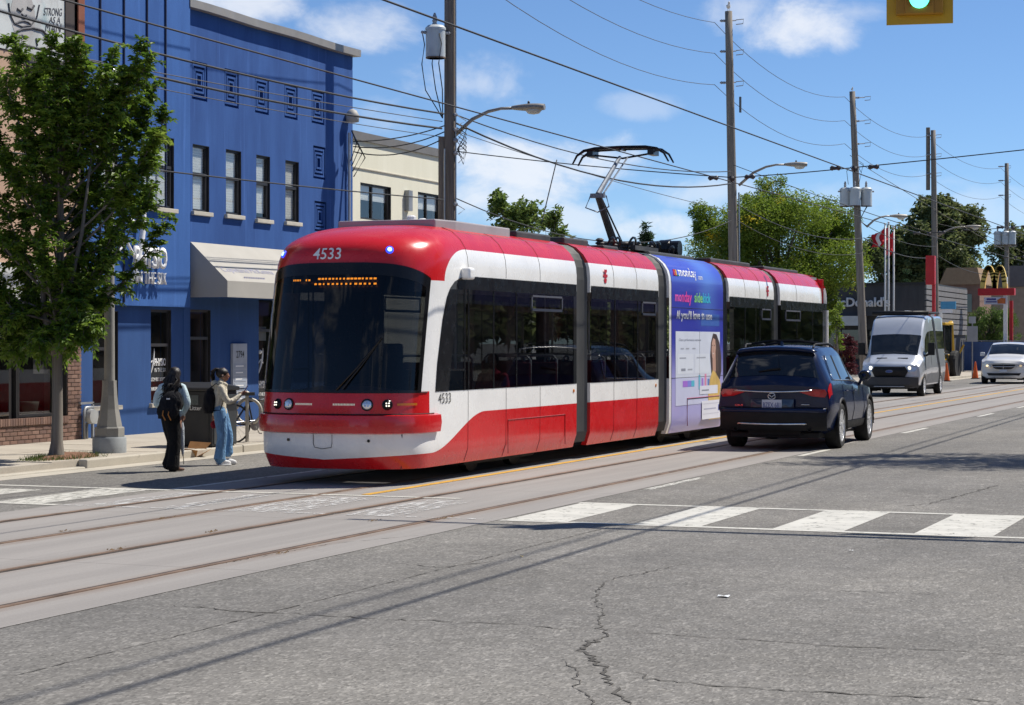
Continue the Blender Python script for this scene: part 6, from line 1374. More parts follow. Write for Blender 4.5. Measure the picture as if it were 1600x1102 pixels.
M_SKIN = mat('skin', (.32, .17, .11), .5, 0, .08, 12); M_HAIR = mat('dark_hair', (.014, .010, .009), .45, 0, .4, 30, .5, 120); M_DKPANT = fabric('black_trousers', (.012, .012, .013)); M_PALEJ = fabric('pale_blue_jacket', (.55, .68, .72)); M_HOODIE = fabric('cream_hoodie', (.62, .57, .46)); M_JEAN = fabric('light_denim', (.16, .31, .52)); M_SHOE = mat('white_shoe', (.68, .68, .68), .6, 0, .1); M_SANDAL = mat('brown_sandal', (.12, .06, .04), .7); M_BAG = fabric('black_bag_cloth', (.016, .016, .019)); M_STRAP = mat('orange_cord', (.5, .2, .04), .7)
RZ = TH+radians(8)
def ellips(c, r, n=14, f=None):
    b = MB(); b.grid(lambda u, v: Vector(c)+Vector((r[0]*sin(pi*v)*cos(2*pi*u), r[1]*sin(pi*v)*sin(2*pi*u), r[2]*cos(pi*v)))*(f(u, v) if f else 1), n, n); return b
g1_ = G(270, 737)
pa = root('person', 'person with long dark hair, pale blue jacket and black trousers standing on the road', 'person', (g1_.x, g1_.y, 0), RZ)
ch = [(1, [((-.02, .02, .86), .145, .135), ((.0, .0, .74), .13, .12), ((.03, -.01, .45), .092, .095), ((.02, -.02, .25), .085, .09), ((.0, -.02, .07), .10, .105)]),
      (1, [((-.06, .08, .84), .13, .12), ((-.03, .08, .62), .115, .11), ((-.0, .09, .42), .09, .09), ((-.04, .1, .2), .085, .09), ((-.07, .1, .09), .095, .10)]),
      (0, [((-.05, .03, .88), .15, .125), ((-.05, .03, 1.0), .14, .11), ((-.02, .02, 1.15), .165, .11), ((.0, .02, 1.26), .155, .085), ((.01, .02, 1.315), .075, .065)]),
      (2, [((.01, .02, 1.29), .05, .05), ((.02, .02, 1.38), .045, .048)]), (2, [((.03, .02, 1.36), .06, .075), ((.035, .03, 1.42), .075, .092), ((.03, .03, 1.49), .058, .07)]), (2, [((.06, .105, 1.405), .014, .016), ((.065, .125, 1.39), .012, .012)]),
      (0, [((.13, .01, 1.24), .062, .06), ((.185, -.03, 1.10), .058, .055), ((.21, -.04, .99), .050, .05), ((.175, .02, .90), .042, .04), ((.15, .06, .845), .036, .036)]),
      (0, [((-.15, .03, 1.24), .062, .06), ((-.22, .05, 1.10), .058, .055), ((-.23, .10, .98), .052, .05), ((-.16, .20, .96), .04, .04)]),
      (3, [((.0, -.05, .05), .045, .035), ((.08, .0, .035), .042, .03), ((.15, .04, .028), .03, .022)]), (3, [((-.09, .1, .06), .04, .035), ((-.03, .14, .035), .04, .03), ((.03, .17, .028), .03, .022)])]
ch += hand((.15, .065, .835), (-.05, .12, -1), (1, .2, 0), 2, .95, .75)+hand((-.155, .21, .955), (.8, .6, 0), (0, 0, 1), 2, .95, .6)
figure(pa, ch, [M_PALEJ, M_DKPANT, M_SKIN, M_SANDAL])
def hairmass(par, strands, r, name='hair'):
    b = MB(); rnd = random.Random(3)
    for pts in strands:
        b.tube(pts, [r*(.7+.3*sin(pi*min(.9, k/(len(pts)-1)+.2))) for k in range(len(pts)-1)]+[r*.25], 7)
    return b.build(name, M_HAIR, par, smooth=True)
rnd = random.Random(8)
st = []
for k in range(90):
    a = lerp(-.3*pi, 1.25*pi, k/89)+pi*.55; rr = .085*rnd.uniform(.85, 1.15); x0, y0 = .03+rr*.95*cos(a), .02+rr*1.05*sin(a)
    L = rnd.uniform(.22, .42); wv = rnd.gauss(0, .018); st.append([(.03+.02*cos(a), .02+.02*sin(a), 1.52), (.03+.062*cos(a), .02+.072*sin(a), 1.505), (x0+wv*.4, y0, 1.43), (x0*1.2-.03-wv, y0*1.2-.01, 1.34), (x0*1.3-.06+wv, y0*1.35-.03, 1.43-L*.7), (x0*1.15-.11-wv, y0*1.25-.05, 1.43-L)])
hairmass(pa, st, .013); ellips((.03, .005, 1.435), (.088, .098, .095)).build('hair_cap', M_HAIR, pa, smooth=True)
def sack(par_label, loc, rz, w_, d_, h_, name, cat, tilt=0.):
    r = root(name, par_label, cat, loc, rz)
    def f(u, v):
        a = 2*pi*u; z = v*h_; k = (sin(pi*min(1, v*1.04+.02))**.42) if v > .55 else (sin(pi*min(1, v*.9+.12))**.35)
        cx = math.copysign(abs(cos(a))**.7, cos(a)); sy_ = math.copysign(abs(sin(a))**.7, sin(a)); wr = 1+.05*sin(9*a+13*v)+.04*sin(17*v+3*a)
        return Vector((cx*w_/2*k*wr+tilt*(z-h_/2), sy_*d_/2*k*(1.15-.35*v)*wr, z))
    b = MB(); b.grid(f, 28, 18); b.build('sack', M_BAG, r, smooth=True); return r
R_ = Matrix.Rotation(RZ, 3, 'Z')
def at_p(par, v): return par.location+R_ @ Vector(v)
bk = sack('black slouchy backpack worn by the person in the pale blue jacket', at_p(pa, (-.03, -.16, .78)), RZ, .33, .22, .44, 'backpack', 'backpack', .25)
b = MB(); b.tube([(-.05, -.08, .42), (-.02, -.02, .50), (.06, .10, .50), (.12, .19, .42)], .018, 6); b.tube([(.08, -.03, .40), (.14, .0, .50), (.15, .12, .45)], .018, 6); b.build('strap', M_BAG, bk, smooth=True)
for x in (-.10, -.02): b = MB(); b.tube([(x, -.10, .12), (x-.01, -.125, .06), (x+.03, -.12, -.02)], .009, 5); b.build('cord', M_STRAP, bk)
b = MB(); b.box((-.03, -.112, .29), (.05, .008, .02)); b.build('logo_tab', M_WTXT, bk)
um = root('folded_umbrella', 'long pale grey folded umbrella held point down by the person in black trousers', 'umbrella', at_p(pa, (.145, .08, .22)), RZ)
b = MB(); b.lathe([(.008, -.0), (.02, .05), (.035, .20), (.045, .42), (.03, .52), (.014, .56)], 14, Matrix.Rotation(-.06, 3, 'Y')); b.build('canopy', fabric('pale_grey_cloth', (.42, .46, .50), .15), um, smooth=True)
b = MB(); b.tube([(-.02, 0, .54), (-.035, 0, .68)], .014, 8); b.build('handle', M_BAG, um); b = MB(); b.tube([(.004, 0, .02), (.012, 0, -.12)], .006, 6); b.build('ferrule', M_BAG, um)
# second person
g2_ = G(345, 727)
pb_ = root('person', 'person in cream hoodie and light jeans looking at a phone on the road', 'person', (g2_.x, g2_.y, 0), RZ)
ch = [(1, [((-.02, -.06, .84), .10, .085), ((.0, -.07, .68), .098, .085), ((.02, -.07, .45), .078, .075), ((.0, -.07, .27), .08, .08), ((-.02, -.07, .10), .092, .088)]),
      (1, [((.0, .07, .84), .10, .085), ((.05, .08, .66), .095, .08), ((.11, .08, .46), .076, .072), ((.11, .08, .30), .074, .07), ((.11, .08, .18), .082, .078)]),
      (0, [((-.02, 0, .84), .105, .135), ((-.02, 0, .98), .105, .13), ((-.01, 0, 1.11), .115, .155), ((.0, 0, 1.22), .095, .145), ((.01, 0, 1.275), .065, .07)]),
      (0, [((-.08, -.06, 1.24), .05, .05), ((-.10, 0, 1.26), .055, .055), ((-.08, .06, 1.24), .05, .05)]), (0, [((-.02, -.09, 1.27), .035, .03), ((.06, -.07, 1.25), .03, .03), ((.08, 0, 1.23), .028, .028), ((.06, .07, 1.25), .03, .03)]),
      (2, [((.015, 0, 1.26), .045, .045), ((.03, 0, 1.33), .043, .045)]), (2, [((.05, 0, 1.335), .07, .052), ((.04, 0, 1.39), .086, .07), ((.035, 0, 1.45), .065, .055)]), (2, [((.118, 0, 1.378), .016, .013), ((.137, 0, 1.362), .013, .012)]), (2, [((.10, 0, 1.325), .022, .02), ((.108, 0, 1.315), .016, .016)]),
      (0, [((.0, -.155, 1.20), .058, .055), ((.05, -.18, 1.07), .054, .052), ((.12, -.17, .98), .048, .048), ((.22, -.13, 1.02), .04, .04), ((.29, -.09, 1.075), .034, .034)]),
      (0, [((-.01, .155, 1.20), .058, .055), ((-.05, .19, 1.05), .052, .05), ((-.08, .18, .90), .045, .045), ((-.10, .15, .78), .038, .038)]),
      (3, [((-.05, -.075, .055), .045, .042), ((.03, -.07, .05), .048, .04), ((.13, -.065, .032), .04, .028)]), (3, [((.08, .08, .055), .045, .042), ((.15, .08, .05), .046, .04), ((.22, .08, .032), .038, .026)])]
ch += hand((.295, -.085, 1.08), (.75, .25, .5), (-.5, 0, .8), 2, .95, .7)+hand((-.105, .15, .765), (-.1, -.05, -1), (1, 0, 0), 2, .95, .6)
figure(pb_, ch, [M_HOODIE, M_JEAN, M_SKIN, M_SHOE])
st = []
for k in range(16):
    a = 2*pi*k/16; st.append([(-.02, 0, 1.475), (-.07+.015*cos(a), .015*sin(a), 1.485), (-.12+.02*cos(a), .025*sin(a), 1.44), (-.125+.025*cos(a), .03*sin(a), 1.36), (-.11+.02*cos(a), .02*sin(a), 1.27)])
hairmass(pb_, st, .016); ellips((.018, 0, 1.415), (.098, .082, .085)).build('hair_cap', M_HAIR, pb_, smooth=True)
b = MB(); b.lathe([(.001, -.006), (.006, 0), (.001, .006)], 8, Matrix.Rotation(pi/2, 3, 'X'), 0, (.108, -.055, 1.40)); b.tube([(.10, -.052, 1.415), (.122, -.045, 1.415)], .004, 4); b.build('eye', M_BAG, pb_); b = MB(); b.tube([(.108, -.03, 1.34), (.125, 0, 1.343), (.108, .03, 1.34)], .006, 5); b.build('lips', mat('lips', (.30, .10, .09), .5), pb_)
b = MB(); b.lathe([(.001, -.01), (.014, -.004), (.014, .004), (.001, .01)], 10, Matrix.Rotation(pi/2, 3, 'X'), 0, (.025, -.078, 1.385)); b.build('ear', M_SKIN, pb_, smooth=True); b = MB(); b.lathe([(.006, -.006), (.006, .006)], 8, None, 0, (.03, -.084, 1.375)); b.build('earbud', M_WTXT, pb_)
b = MB(); b.bx(-.03, .16, -.118, -.03, .0, .02); b.build('shoe_sole', M_WTXT, pb_, bevel=.008)
bg2 = sack('dark drawstring backpack worn by the person in the cream hoodie', at_p(pb_, (-.17, -.01, .80)), RZ, .19, .30, .42, 'backpack', 'backpack', .1)
b = MB()
for y in (-.10, .10): b.tube([(.0, y, .38), (.10, y*1.35, .46), (.20, y*1.45, .40), (.23, y*1.4, .25), (.16, y*1.3, .05), (.05, y, .04)], .008, 5)
b.build('strap', M_BAG, bg2, smooth=True)
ph = root('phone', 'small phone held up by the person in the cream hoodie', 'phone', at_p(pb_, (.375, -.06, 1.12)), RZ)
b = MB(); b.box((0, 0, .04), (.010, .07, .145), 0, Matrix.Rotation(.5, 3, 'Y')); b.build('case', mat('red_phone_case', (.20, .02, .03), .4), ph, bevel=.004); b = MB(); b.box((-.006, 0, .043), (.003, .062, .13), 0, Matrix.Rotation(.5, 3, 'Y')); b.build('screen', M_CGLASS, ph)
cup = root('red_pouch', 'small dark red pouch in the lowered hand of the hooded person', 'pouch', at_p(pb_, (-.11, .13, .57)), RZ); ellips((0, 0, .05), (.05, .035, .06), 12, lambda u, v: 1+.06*sin(12*u)).build('pouch_body', fabric('red_pouch_cloth', (.28, .02, .035)), cup, smooth=True)
# passenger on the streetcar, upper body behind the glass
pc = root('person', 'seated passenger in a red jacket behind the first streetcar side window', 'person', (TX+.62, TY+4.45, .42), 0)
ch = [(0, [((0, 0, .52), .16, .13), ((0, .02, .75), .165, .12), ((0, .03, .98), .17, .10), ((0, .03, 1.05), .07, .06)]), (2, [((0, .02, 1.03), .05, .05), ((0, .01, 1.11), .045, .05)]), (2, [((0, 0, 1.12), .06, .07), ((0, 0, 1.19), .075, .09), ((0, .01, 1.26), .06, .07)]), (2, [((.0, -.09, 1.18), .013, .015), ((.0, -.108, 1.165), .012, .012)]),
      (0, [((.18, .03, .97), .06, .055), ((.23, 0, .8), .052, .05), ((.22, -.12, .66), .045, .045), ((.1, -.25, .64), .036, .036)]), (0, [((-.18, .03, .97), .06, .055), ((-.23, 0, .8), .052, .05), ((-.22, -.12, .66), .045, .045), ((-.1, -.25, .64), .036, .036)]),
      (1, [((.09, 0, .50), .09, .08), ((.1, -.25, .50), .078, .075), ((.1, -.42, .48), .068, .065), ((.1, -.44, .25), .058, .058), ((.1, -.44, .06), .05, .05), ((.1, -.56, .03), .04, .03)]), (1, [((-.09, 0, .50), .09, .08), ((-.1, -.25, .50), .078, .075), ((-.1, -.42, .48), .068, .065), ((-.1, -.44, .25), .058, .058), ((-.1, -.44, .06), .05, .05), ((-.1, -.56, .03), .04, .03)])]
ch += hand((.09, -.26, .64), (-.8, -.5, 0), (0, 0, 1), 2, 1, .5)+hand((-.09, -.26, .64), (.8, -.5, 0), (0, 0, 1), 2, 1, .5)
figure(pc, ch, [fabric('red_jacket', (.40, .03, .06)), M_DKPANT, M_SKIN], .014); ellips((0, .035, 1.21), (.088, .09, .095)).build('hair', M_HAIR, pc, smooth=True)
# ================================================================ street furniture
# litter bin
bc = G(313, 700, .12); bn = root('litter_bin', 'black city litter bin with slanted lid on the sidewalk', 'litter bin', (bc.x-.15, bc.y+.45, .12), 0)
M_BIN = mat('bin_black', (.022, .024, .026), .5, 0, .2); M_BINP = mat('bin_panel', (.05, .056, .06), .45, 0, .15)
b = MB(); b.bx(-.36, .36, -.42, .42, .03, .95); b.bx(-.33, .33, -.39, .39, 0, .03); b.build('bin_body', M_BIN, bn, bevel=.015)
b = MB(); b.prism([(-.46, .95), (-.46, 1.0), (-.30, 1.10), (.1, 1.06), (.46, 1.02), (.46, .95)], 0, -.40, .40); b.build('lid', M_BIN, bn, bevel=.02)
b = MB(); b.bx(.362, .372, -.37, .37, .06, .60); b.build('front_panel', M_BINP, bn); b = MB(); b.bx(-.3, .3, -.432, -.422, .06, .60); b.build('side_panel', M_BIN, bn)
for (y0, y1) in ((-.36, -.06), (.06, .36)): b = MB(); b.bx(.362, .37, y0, y1, .72, .88); b.build('slot', M_BINP, bn, bevel=.01); 
b = MB(); b.bx(-.28, .1, -.43, -.422, .72, .88); b.build('slot', mat('slot_glint', (.09, .11, .11), .3), bn)
text('Litter', 'bin_lettering', M_WTXT, bn, (.374, -.34, .63), (0, 1, 0), (0, 0, 1), .22, .07, .002, world=False); text('Litter', 'bin_lettering', M_WTXT, bn, (-.06, -.432, .63), (1, 0, 0), (0, 0, 1), .22, .07, .002, world=False); text('Litter', 'bin_lettering', M_WTXT, bn, (.374, -.34, .80), (0, 1, 0), (0, 0, 1), .14, .045, .002, world=False)
# cardboard beside it
cb = G(303, 714); cbr = root('cardboard_box', 'torn brown cardboard lying open against the kerb', 'cardboard', (cb.x, cb.y, 0), .4); M_CARD = mat('cardboard', (.30, .15, .055), .9, 0, .25, 6)
b = MB()
for (P) in ([(-.18, -.12, .01), (.06, -.16, .01), (.08, .1, .01), (-.16, .14, .01)], [(-.18, -.12, .01), (-.16, .14, .01), (-.22, .18, .22), (-.26, -.1, .19)], [(-.16, .14, .012), (.08, .1, .012), (.26, .22, .22), (-.1, .3, .24)], [(.06, -.16, .012), (.08, .1, .012), (.28, .02, .13), (.24, -.2, .10)], [(-.18, -.12, .012), (.06, -.16, .012), (.10, -.28, .12), (-.12, -.24, .15)]):
    n_ = (Vector(P[1])-Vector(P[0])).cross(Vector(P[3])-Vector(P[0])).normalized()*.006; b.add([Vector(p) for p in P]+[Vector(p)+n_ for p in P], [(0, 1, 2, 3), (7, 6, 5, 4), (0, 4, 5, 1), (1, 5, 6, 2), (2, 6, 7, 3), (3, 7, 4, 0)])
b.build('flaps', M_CARD, cbr)
# ring-and-post bicycle stand and bicycle
rp = G(386, 692, .12); rr_ = root('bicycle_stand', 'pale ring and post bicycle stand beside the bicycle', 'bike stand', (rp.x, rp.y, .12), 0)
M_STAND = mat('pale_cast_metal', (.50, .47, .40), .6, .3, .15); b = MB(); b.tube([(0, 0, 0), (0, 0, .86)], .032, 10); b.lathe([(.001, -.04), (.045, -.01), (.045, .02), (.001, .05)], 10, None, 0, (0, 0, .87)); b.lathe([(.07, 0), (.07, .02)], 12); b.build('post', M_STAND, rr_, smooth=False); b = MB(); b.tube([(.22*cos(a)*.92, .06+.22*cos(a)*.38, .55+.22*sin(a)) for a in [i/24*2*pi for i in range(25)]], .028, 8, caps=False); b.build('ring', M_STAND, rr_, smooth=True)
bkr = root('bicycle', 'old bicycle with brown tyres locked to the ring stand', 'bicycle', (rp.x+.10, rp.y+.22, .12), radians(62)); M_BFR = mat('dark_bike_frame', (.03, .035, .05), .4, .3); M_BTY = mat('brown_tyre', (.20, .12, .08), .8)
for x in (-.5, .52):
    b = MB(); b.tube([(x+.33*cos(a), 0, .34+.33*sin(a)) for a in [i/36*2*pi for i in range(37)]], .017, 7, caps=False); wb_ = b.build('wheel', M_BTY if x > 0 else M_TYRE, bkr, smooth=True)
    b = MB()
    for i in range(18): a = 2*pi*i/18; b.tube([(x, .02*(-1)**i, .34), (x+.32*cos(a), 0, .34+.32*sin(a))], .0022, 4)
    b.lathe([(.025, -.04), (.025, .04)], 10, Matrix.Rotation(pi/2, 3, 'X'), 0, (x, 0, .34)); b.build('spokes', M_METAL, wb_)
b = MB()
for a, c in (((-.5, 0, .34), (-.1, 0, .30)), ((-.1, 0, .30), (-.22, 0, .78)), ((-.5, 0, .34), (-.2, 0, .72)), ((-.1, 0, .30), (.36, 0, .72)), ((-.2, 0, .72), (.34, 0, .78)), ((.34, 0, .84), (.39, 0, .64)), ((.39, .0, .64), (.52, .03, .34)), ((.39, 0, .64), (.52, -.03, .34))): b.tube([a, c], .016, 7)
b.build('frame', M_BFR, bkr, smooth=True)
b = MB(); b.tube([(.34, 0, .84), (.33, 0, .95), (.36, .0, .97)], .014, 7); b.tube([(.28, -.28, .99), (.38, -.2, .98), (.38, .2, .98), (.28, .28, .99)], .012, 7); b.build('handlebar', M_METAL, bkr, smooth=True)
b = MB(); b.box((-.24, 0, .86), (.26, .14, .06)); b.tube([(-.22, 0, .76), (-.235, 0, .86)], .013, 6); b.build('saddle', M_TYRE, bkr, bevel=.025)
b = MB(); b.lathe([(.09, -.006), (.09, .006)], 18, Matrix.Rotation(pi/2, 3, 'X'), 0, (-.1, -.05, .30)); b.tube([(-.1, -.07, .30), (-.02, -.07, .16), (-.02, -.14, .16)], .011, 6); b.tube([(-.1, .07, .30), (-.18, .07, .44), (-.18, .14, .44)], .011, 6); b.tube([(-.1, -.05, .39), (-.5, -.04, .37)], .006, 4); b.build('crank', M_METAL, bkr)
# lamp post with octagonal concrete base
lp = G(171, 708, .12); lpr = root('lamp_post', 'grey octagonal concrete lamp post with flared base behind the street tree', 'lamp post', (lp.x, lp.y, .12), 0)
M_LPC = concrete('lamp_post_concrete', (.24, .235, .215), (.31, .30, .275), 3., (.12, .115, .10), .4)
s_ = 1/103.
b = MB(); b.lathe([(.27, 0), (.27, .24), (.255, .26)], 28); b.build('footing', concrete('footing_concrete', (.26, .28, .29), (.34, .36, .37), 3.), lpr, auto=40)
b = MB(); b.lathe([(.24, .262), (.24, .40), (.225, .42)], 8, Matrix.Rotation(pi/8, 3, 'Z')); b.build('plinth', M_LPC, lpr)
b = MB(); b.lathe([(.205, .42), (.19, .50), (.15, .70), (.125, .92), (.115, 1.10), (.115, 1.16)], 8, Matrix.Rotation(pi/8, 3, 'Z')); b.build('flared_base', M_LPC, lpr)
b = MB(); b.lathe([(.085, 1.16), (.078, 2.8), (.07, 5.6)], 12); b.build('shaft', M_LPC, lpr, auto=40)
b = MB(); b.lathe([(.04, 5.6), (.09, 5.62), (.15, 5.9), (.16, 6.1), (.05, 6.2)], 12); b.build('lantern', M_LENSG, lpr, smooth=True)
# ================================================================ vegetation
def leafmat(name, c0, c1, c2=None, sc=7.):
    m, t, b = newmat(name); co = coords(t); out = t.nodes['Material Output']
    c = mixc(t, noise(t, co, sc, 2).smooth(.35, .65), c0, c1); c = mixc(t, noise(t, co, 1.3, 3).smooth(.4, .65)*.5, c, c0)
    if c2: c = mixc(t, noise(t, co, .55, 3, .6).smooth(.60, .70), c, c2)
    t.links.new(c, b.inputs['Base Color']); b.inputs['Roughness'].default_value = .5; b.inputs['Specular IOR Level'].default_value = .35
    tl = t.nodes.new('ShaderNodeBsdfTranslucent'); t.links.new(scalec(t, c, 1.3), tl.inputs[0]); mx = t.nodes.new('ShaderNodeMixShader'); mx.inputs[0].default_value = .42
    t.links.new(b.outputs[0], mx.inputs[1]); t.links.new(tl.outputs[0], mx.inputs[2]); t.links.new(mx.outputs[0], out.inputs[0]); return m
M_BARK = woodmat('grey_bark', (.12, .105, .09), (.21, .185, .155))
def leaf(b, p, d, up, l, w_, fold=.3):
    d = d.normalized(); s = d.cross(up)
    if s.length < 1e-3: s = Vector((1, 0, 0))
    s.normalize(); n = s.cross(d); m = p+d*l*.45
    b.v += [tuple(p), tuple(m+s*w_/2+n*w_*fold), tuple(p+d*l-n*l*.12), tuple(m-s*w_/2+n*w_*fold)]; o = len(b.v)-4; b.f += [(o, o+1, o+2), (o, o+2, o+3)]; b.m += [0, 0]
def rv(rnd): 
    while True:
        v = Vector((rnd.uniform(-1, 1), rnd.uniform(-1, 1), rnd.uniform(-1, 1)))
        if .05 < v.length < 1: return v
def quickmesh(b, name, m, par):
    me = bpy.data.meshes.new(name); me.from_pydata(b.v, [], b.f); me.materials.append(m); o = bpy.data.objects.new(name, me); COL.objects.link(o); o.parent = par; return o
# near street tree built limb by limb
tp = G(88, 722, .12); tp = AX(88, 722, min(tp.x, -17.75)); tp.z = .12; tr = root('street_tree', 'leafy green street tree in front of the brick shop', 'tree', (tp.x, tp.y, .12))
rnd = random.Random(21); wood = MB(); lv = MB()
wood.tube([(0, 0, -.05), (.0, 0, .06), (.01, 0, .25), (.02, 0, .8), (.0, .02, 1.6), (.03, 0, 2.4), (.05, .05, 3.4), (.06, .0, 4.5), (.1, 0, 5.4)], [.17, .125, .092, .08, .076, .07, .055, .035, .012], 12)
wood.tube([(.0, .0, 1.5), (-.16, -.1, 2.2), (-.3, .1, 3.2), (-.35, .2, 4.6)], [.05, .045, .035, .012], 8); wood.tube([(.01, 0, 1.55), (.25, -.12, 2.3), (.45, .0, 3.4), (.6, .1, 4.9)], [.05, .045, .03, .01], 8)
def tpt(px, py, dd):                                         # crown point: pixel direction at the tree's own distance, dd metres nearer/farther
    r = ray(px, py); dep = (-ST*tp.x+CT*tp.y)+dd; return Vector((0, 0, HC))+r*dep-Vector((tp.x, tp.y, .12))
tips = [(60, 548), (110, 538), (92, 552), (140, 525), (25, 548), (-20, 500), (30, 530), (85, 505), (-10, 440), (-40, 330), (130, 440), (50, 215), (105, 160), (0, 240), (30, 70), (60, 85), (118, 62), (135, 80), (180, 75), (221, 72), (232, 95), (243, 125), (262, 178), (248, 205), (225, 180), (235, 240), (238, 292), (200, 300), (262, 338), (228, 296), (160, 470), (148, 505), (120, 480), (128, 525), (95, 530), (60, 540), (20, 520), (5, 470), (-20, 90), (-50, 160), (-70, 260), (-75, 360), (-60, 450), (10, 130), (70, 150), (140, 160), (190, 150), (100, 230), (160, 250), (40, 260), (-10, 200), (60, 350), (130, 350), (180, 350), (10, 360), (90, 430), (40, 440), (-30, 400), (150, 420), (205, 240), (112, 110), (80, 62), (30, 310), (120, 300), (75, 250), (170, 200), (60, 480), (100, 380), (150, 310), (0, 300), (10, 550), (45, 500), (140, 130), (15, 60), (50, 130), (100, 75), (195, 110), (215, 150), (75, 100), (165, 110), (90, 180), (130, 210), (30, 200), (70, 300), (30, 400), (110, 455), (70, 410), (140, 385)]
for (px, py) in tips:
    dd = rnd.uniform(-1.0, 1.0)*(1-.35*abs(px-95)/170); e = tpt(px, py, dd); hz = max(1.55, e.z-rnd.uniform(.7, 1.6)-.35*Vector((e.x, e.y, 0)).length)
    if e.z < 2.4: hz = rnd.uniform(1.7, 2.1)
    a = Vector((.03, .02, min(hz, 4.6))); mid = a.lerp(e, .5)+Vector((e.x*.18, e.y*.18, -.12 if e.z > 2.5 else .25)); pts = []
    for k in range(9): f = k/8; pts.append(a*(1-f)**2+mid*2*f*(1-f)+e*f*f)
    wood.tube(pts, [lerp(.026, .004, k/8) for k in range(9)], 5)
    L = (e-a).length
    for i in range(int(15+14*L)):                              # leafy twigs
        f = lerp(.28, 1.0, rnd.random()**.75); k = min(7, int(f*8)); q = pts[k].lerp(pts[k+1], f*8-k); tl = rnd.uniform(.16, .40)*(1.1-.4*f)
        td = (rv(rnd).normalized()*.9+(pts[k+1]-pts[k]).normalized()*.7+Vector((0, 0, .25))).normalized(); bend = Vector((0, 0, -.35*tl)); te = q+td*tl+bend
        wood.tube([q, q+td*tl*.55, te], [.005, .004, .002], 4, caps=False); nl = rnd.randint(13, 21); sdv = td.cross(Vector((0, 0, 1))).normalized()
        for m_ in range(nl):
            g = (m_+.6)/nl; p = q+td*tl*g+bend*g*g; sgn_ = 1 if m_ % 2 else -1
            d = td*.5+sdv*sgn_*rnd.uniform(.5, 1.1)+Vector((rnd.gauss(0, .25), rnd.gauss(0, .25), rnd.uniform(-.75, .1))); l = rnd.uniform(.075, .125); leaf(lv, p+rv(rnd)*.03, d, Vector((rnd.gauss(0, .35), rnd.gauss(0, .35), 1)), l, l*.5)
wood.build('trunk', M_BARK, tr, smooth=True)
quickmesh(lv, 'crown', leafmat('street_tree_leaf', (.075, .145, .016), (.20, .29, .036), (.28, .36, .06)), tr)
# tree pit: soil, grass tufts
pit = MB(); pit.grid(lambda u, v: (tp.x+.0+(u-.5)*.62, tp.y+.3+(v-.5)*1.7, .085+.13*max(0, 1-(2*u-1)**2-(2*v-1)**2)**.7+rnd.uniform(-.004, .006)), 16, 14); tag(pit.build('tree_pit', M_SOIL, None, smooth=True), 'reddish mulch mound around the base of the street tree', None, None, 'structure')
gt = MB()
for i in range(1500):
    a = rnd.uniform(0, 2*pi); r = rnd.gauss(.55, .14); x, y = tp.x+cos(a)*r*.5, tp.y+.2+sin(a)*r*1.2; h = rnd.uniform(.03, .10); q = Vector((x, y, .13))
    if rnd.random() < .5 and cos(a) > -.2: continue
    d = Vector((rnd.gauss(0, .03), rnd.gauss(0, .03), h)); s = Vector((rnd.uniform(-1, 1), rnd.uniform(-1, 1), 0)).normalized()*.006; gt.v += [tuple(q-s), tuple(q+s), tuple(q+d)]; o = len(gt.v)-3; gt.f.append((o, o+1, o+2)); gt.m.append(0)
o = quickmesh(gt, 'grass', leafmat('verge_grass', (.05, .08, .015), (.10, .13, .03)), None); tag(o, 'short grass tufts around the tree pit', 'grass', None, 'stuff')
def bgtree(name, label, loc, h, lobes, n, ls, m, seed, trunk=.2, limbs=True, aspect=.55, droop=-.2, gap=.35, group='trees beyond the streetcar'):
    """lobes: (dx, dy, z, rx, ry, rz) from the trunk foot"""
    r = root(name, label, 'tree', loc, 0, group); rnd = random.Random(seed); w_ = MB(); b = MB()
    zt_ = max(l[2] for l in lobes)
    w_.tube([(0, 0, -.1), (0, 0, .3), (.03*h/6, 0, zt_*.4), (-.02*h/6, .0, zt_*.75), (0, 0, zt_)], [trunk*1.4, trunk, trunk*.8, trunk*.5, trunk*.15], 8)
    tot = sum(l[3]*l[5] for l in lobes)
    for (dx, dy, z, rx, ry, rz) in lobes:
        if limbs: w_.tube([(0, 0, min(z*.55, zt_*.5)), (dx*.5, dy*.5, z*.8), (dx, dy, z)], [trunk*.5, trunk*.3, trunk*.1], 6)
        k = int(n*rx*rz/tot); ncl = max(6, k//45); cl = []
        for i in range(ncl):
            v = rv(rnd).normalized()*(rnd.uniform(.35, 1)**.5); cl.append(Vector((dx+v.x*rx, dy+v.y*ry, z+v.z*rz)))
        for i in range(k):
            c = cl[rnd.randrange(ncl)]; p = c+rv(rnd)*Vector((rx, ry, rz)).length*.58*gap; leaf(b, p, Vector((rnd.gauss(0, 1), rnd.gauss(0, 1), rnd.gauss(droop, .5))), Vector((rnd.gauss(0, .6), rnd.gauss(0, .6), 1)), ls*rnd.uniform(.7, 1.3), ls*aspect*rnd.uniform(.8, 1.2))
    w_.build('trunk', M_BARK, r, smooth=True); quickmesh(b, 'crown', m, r); return r
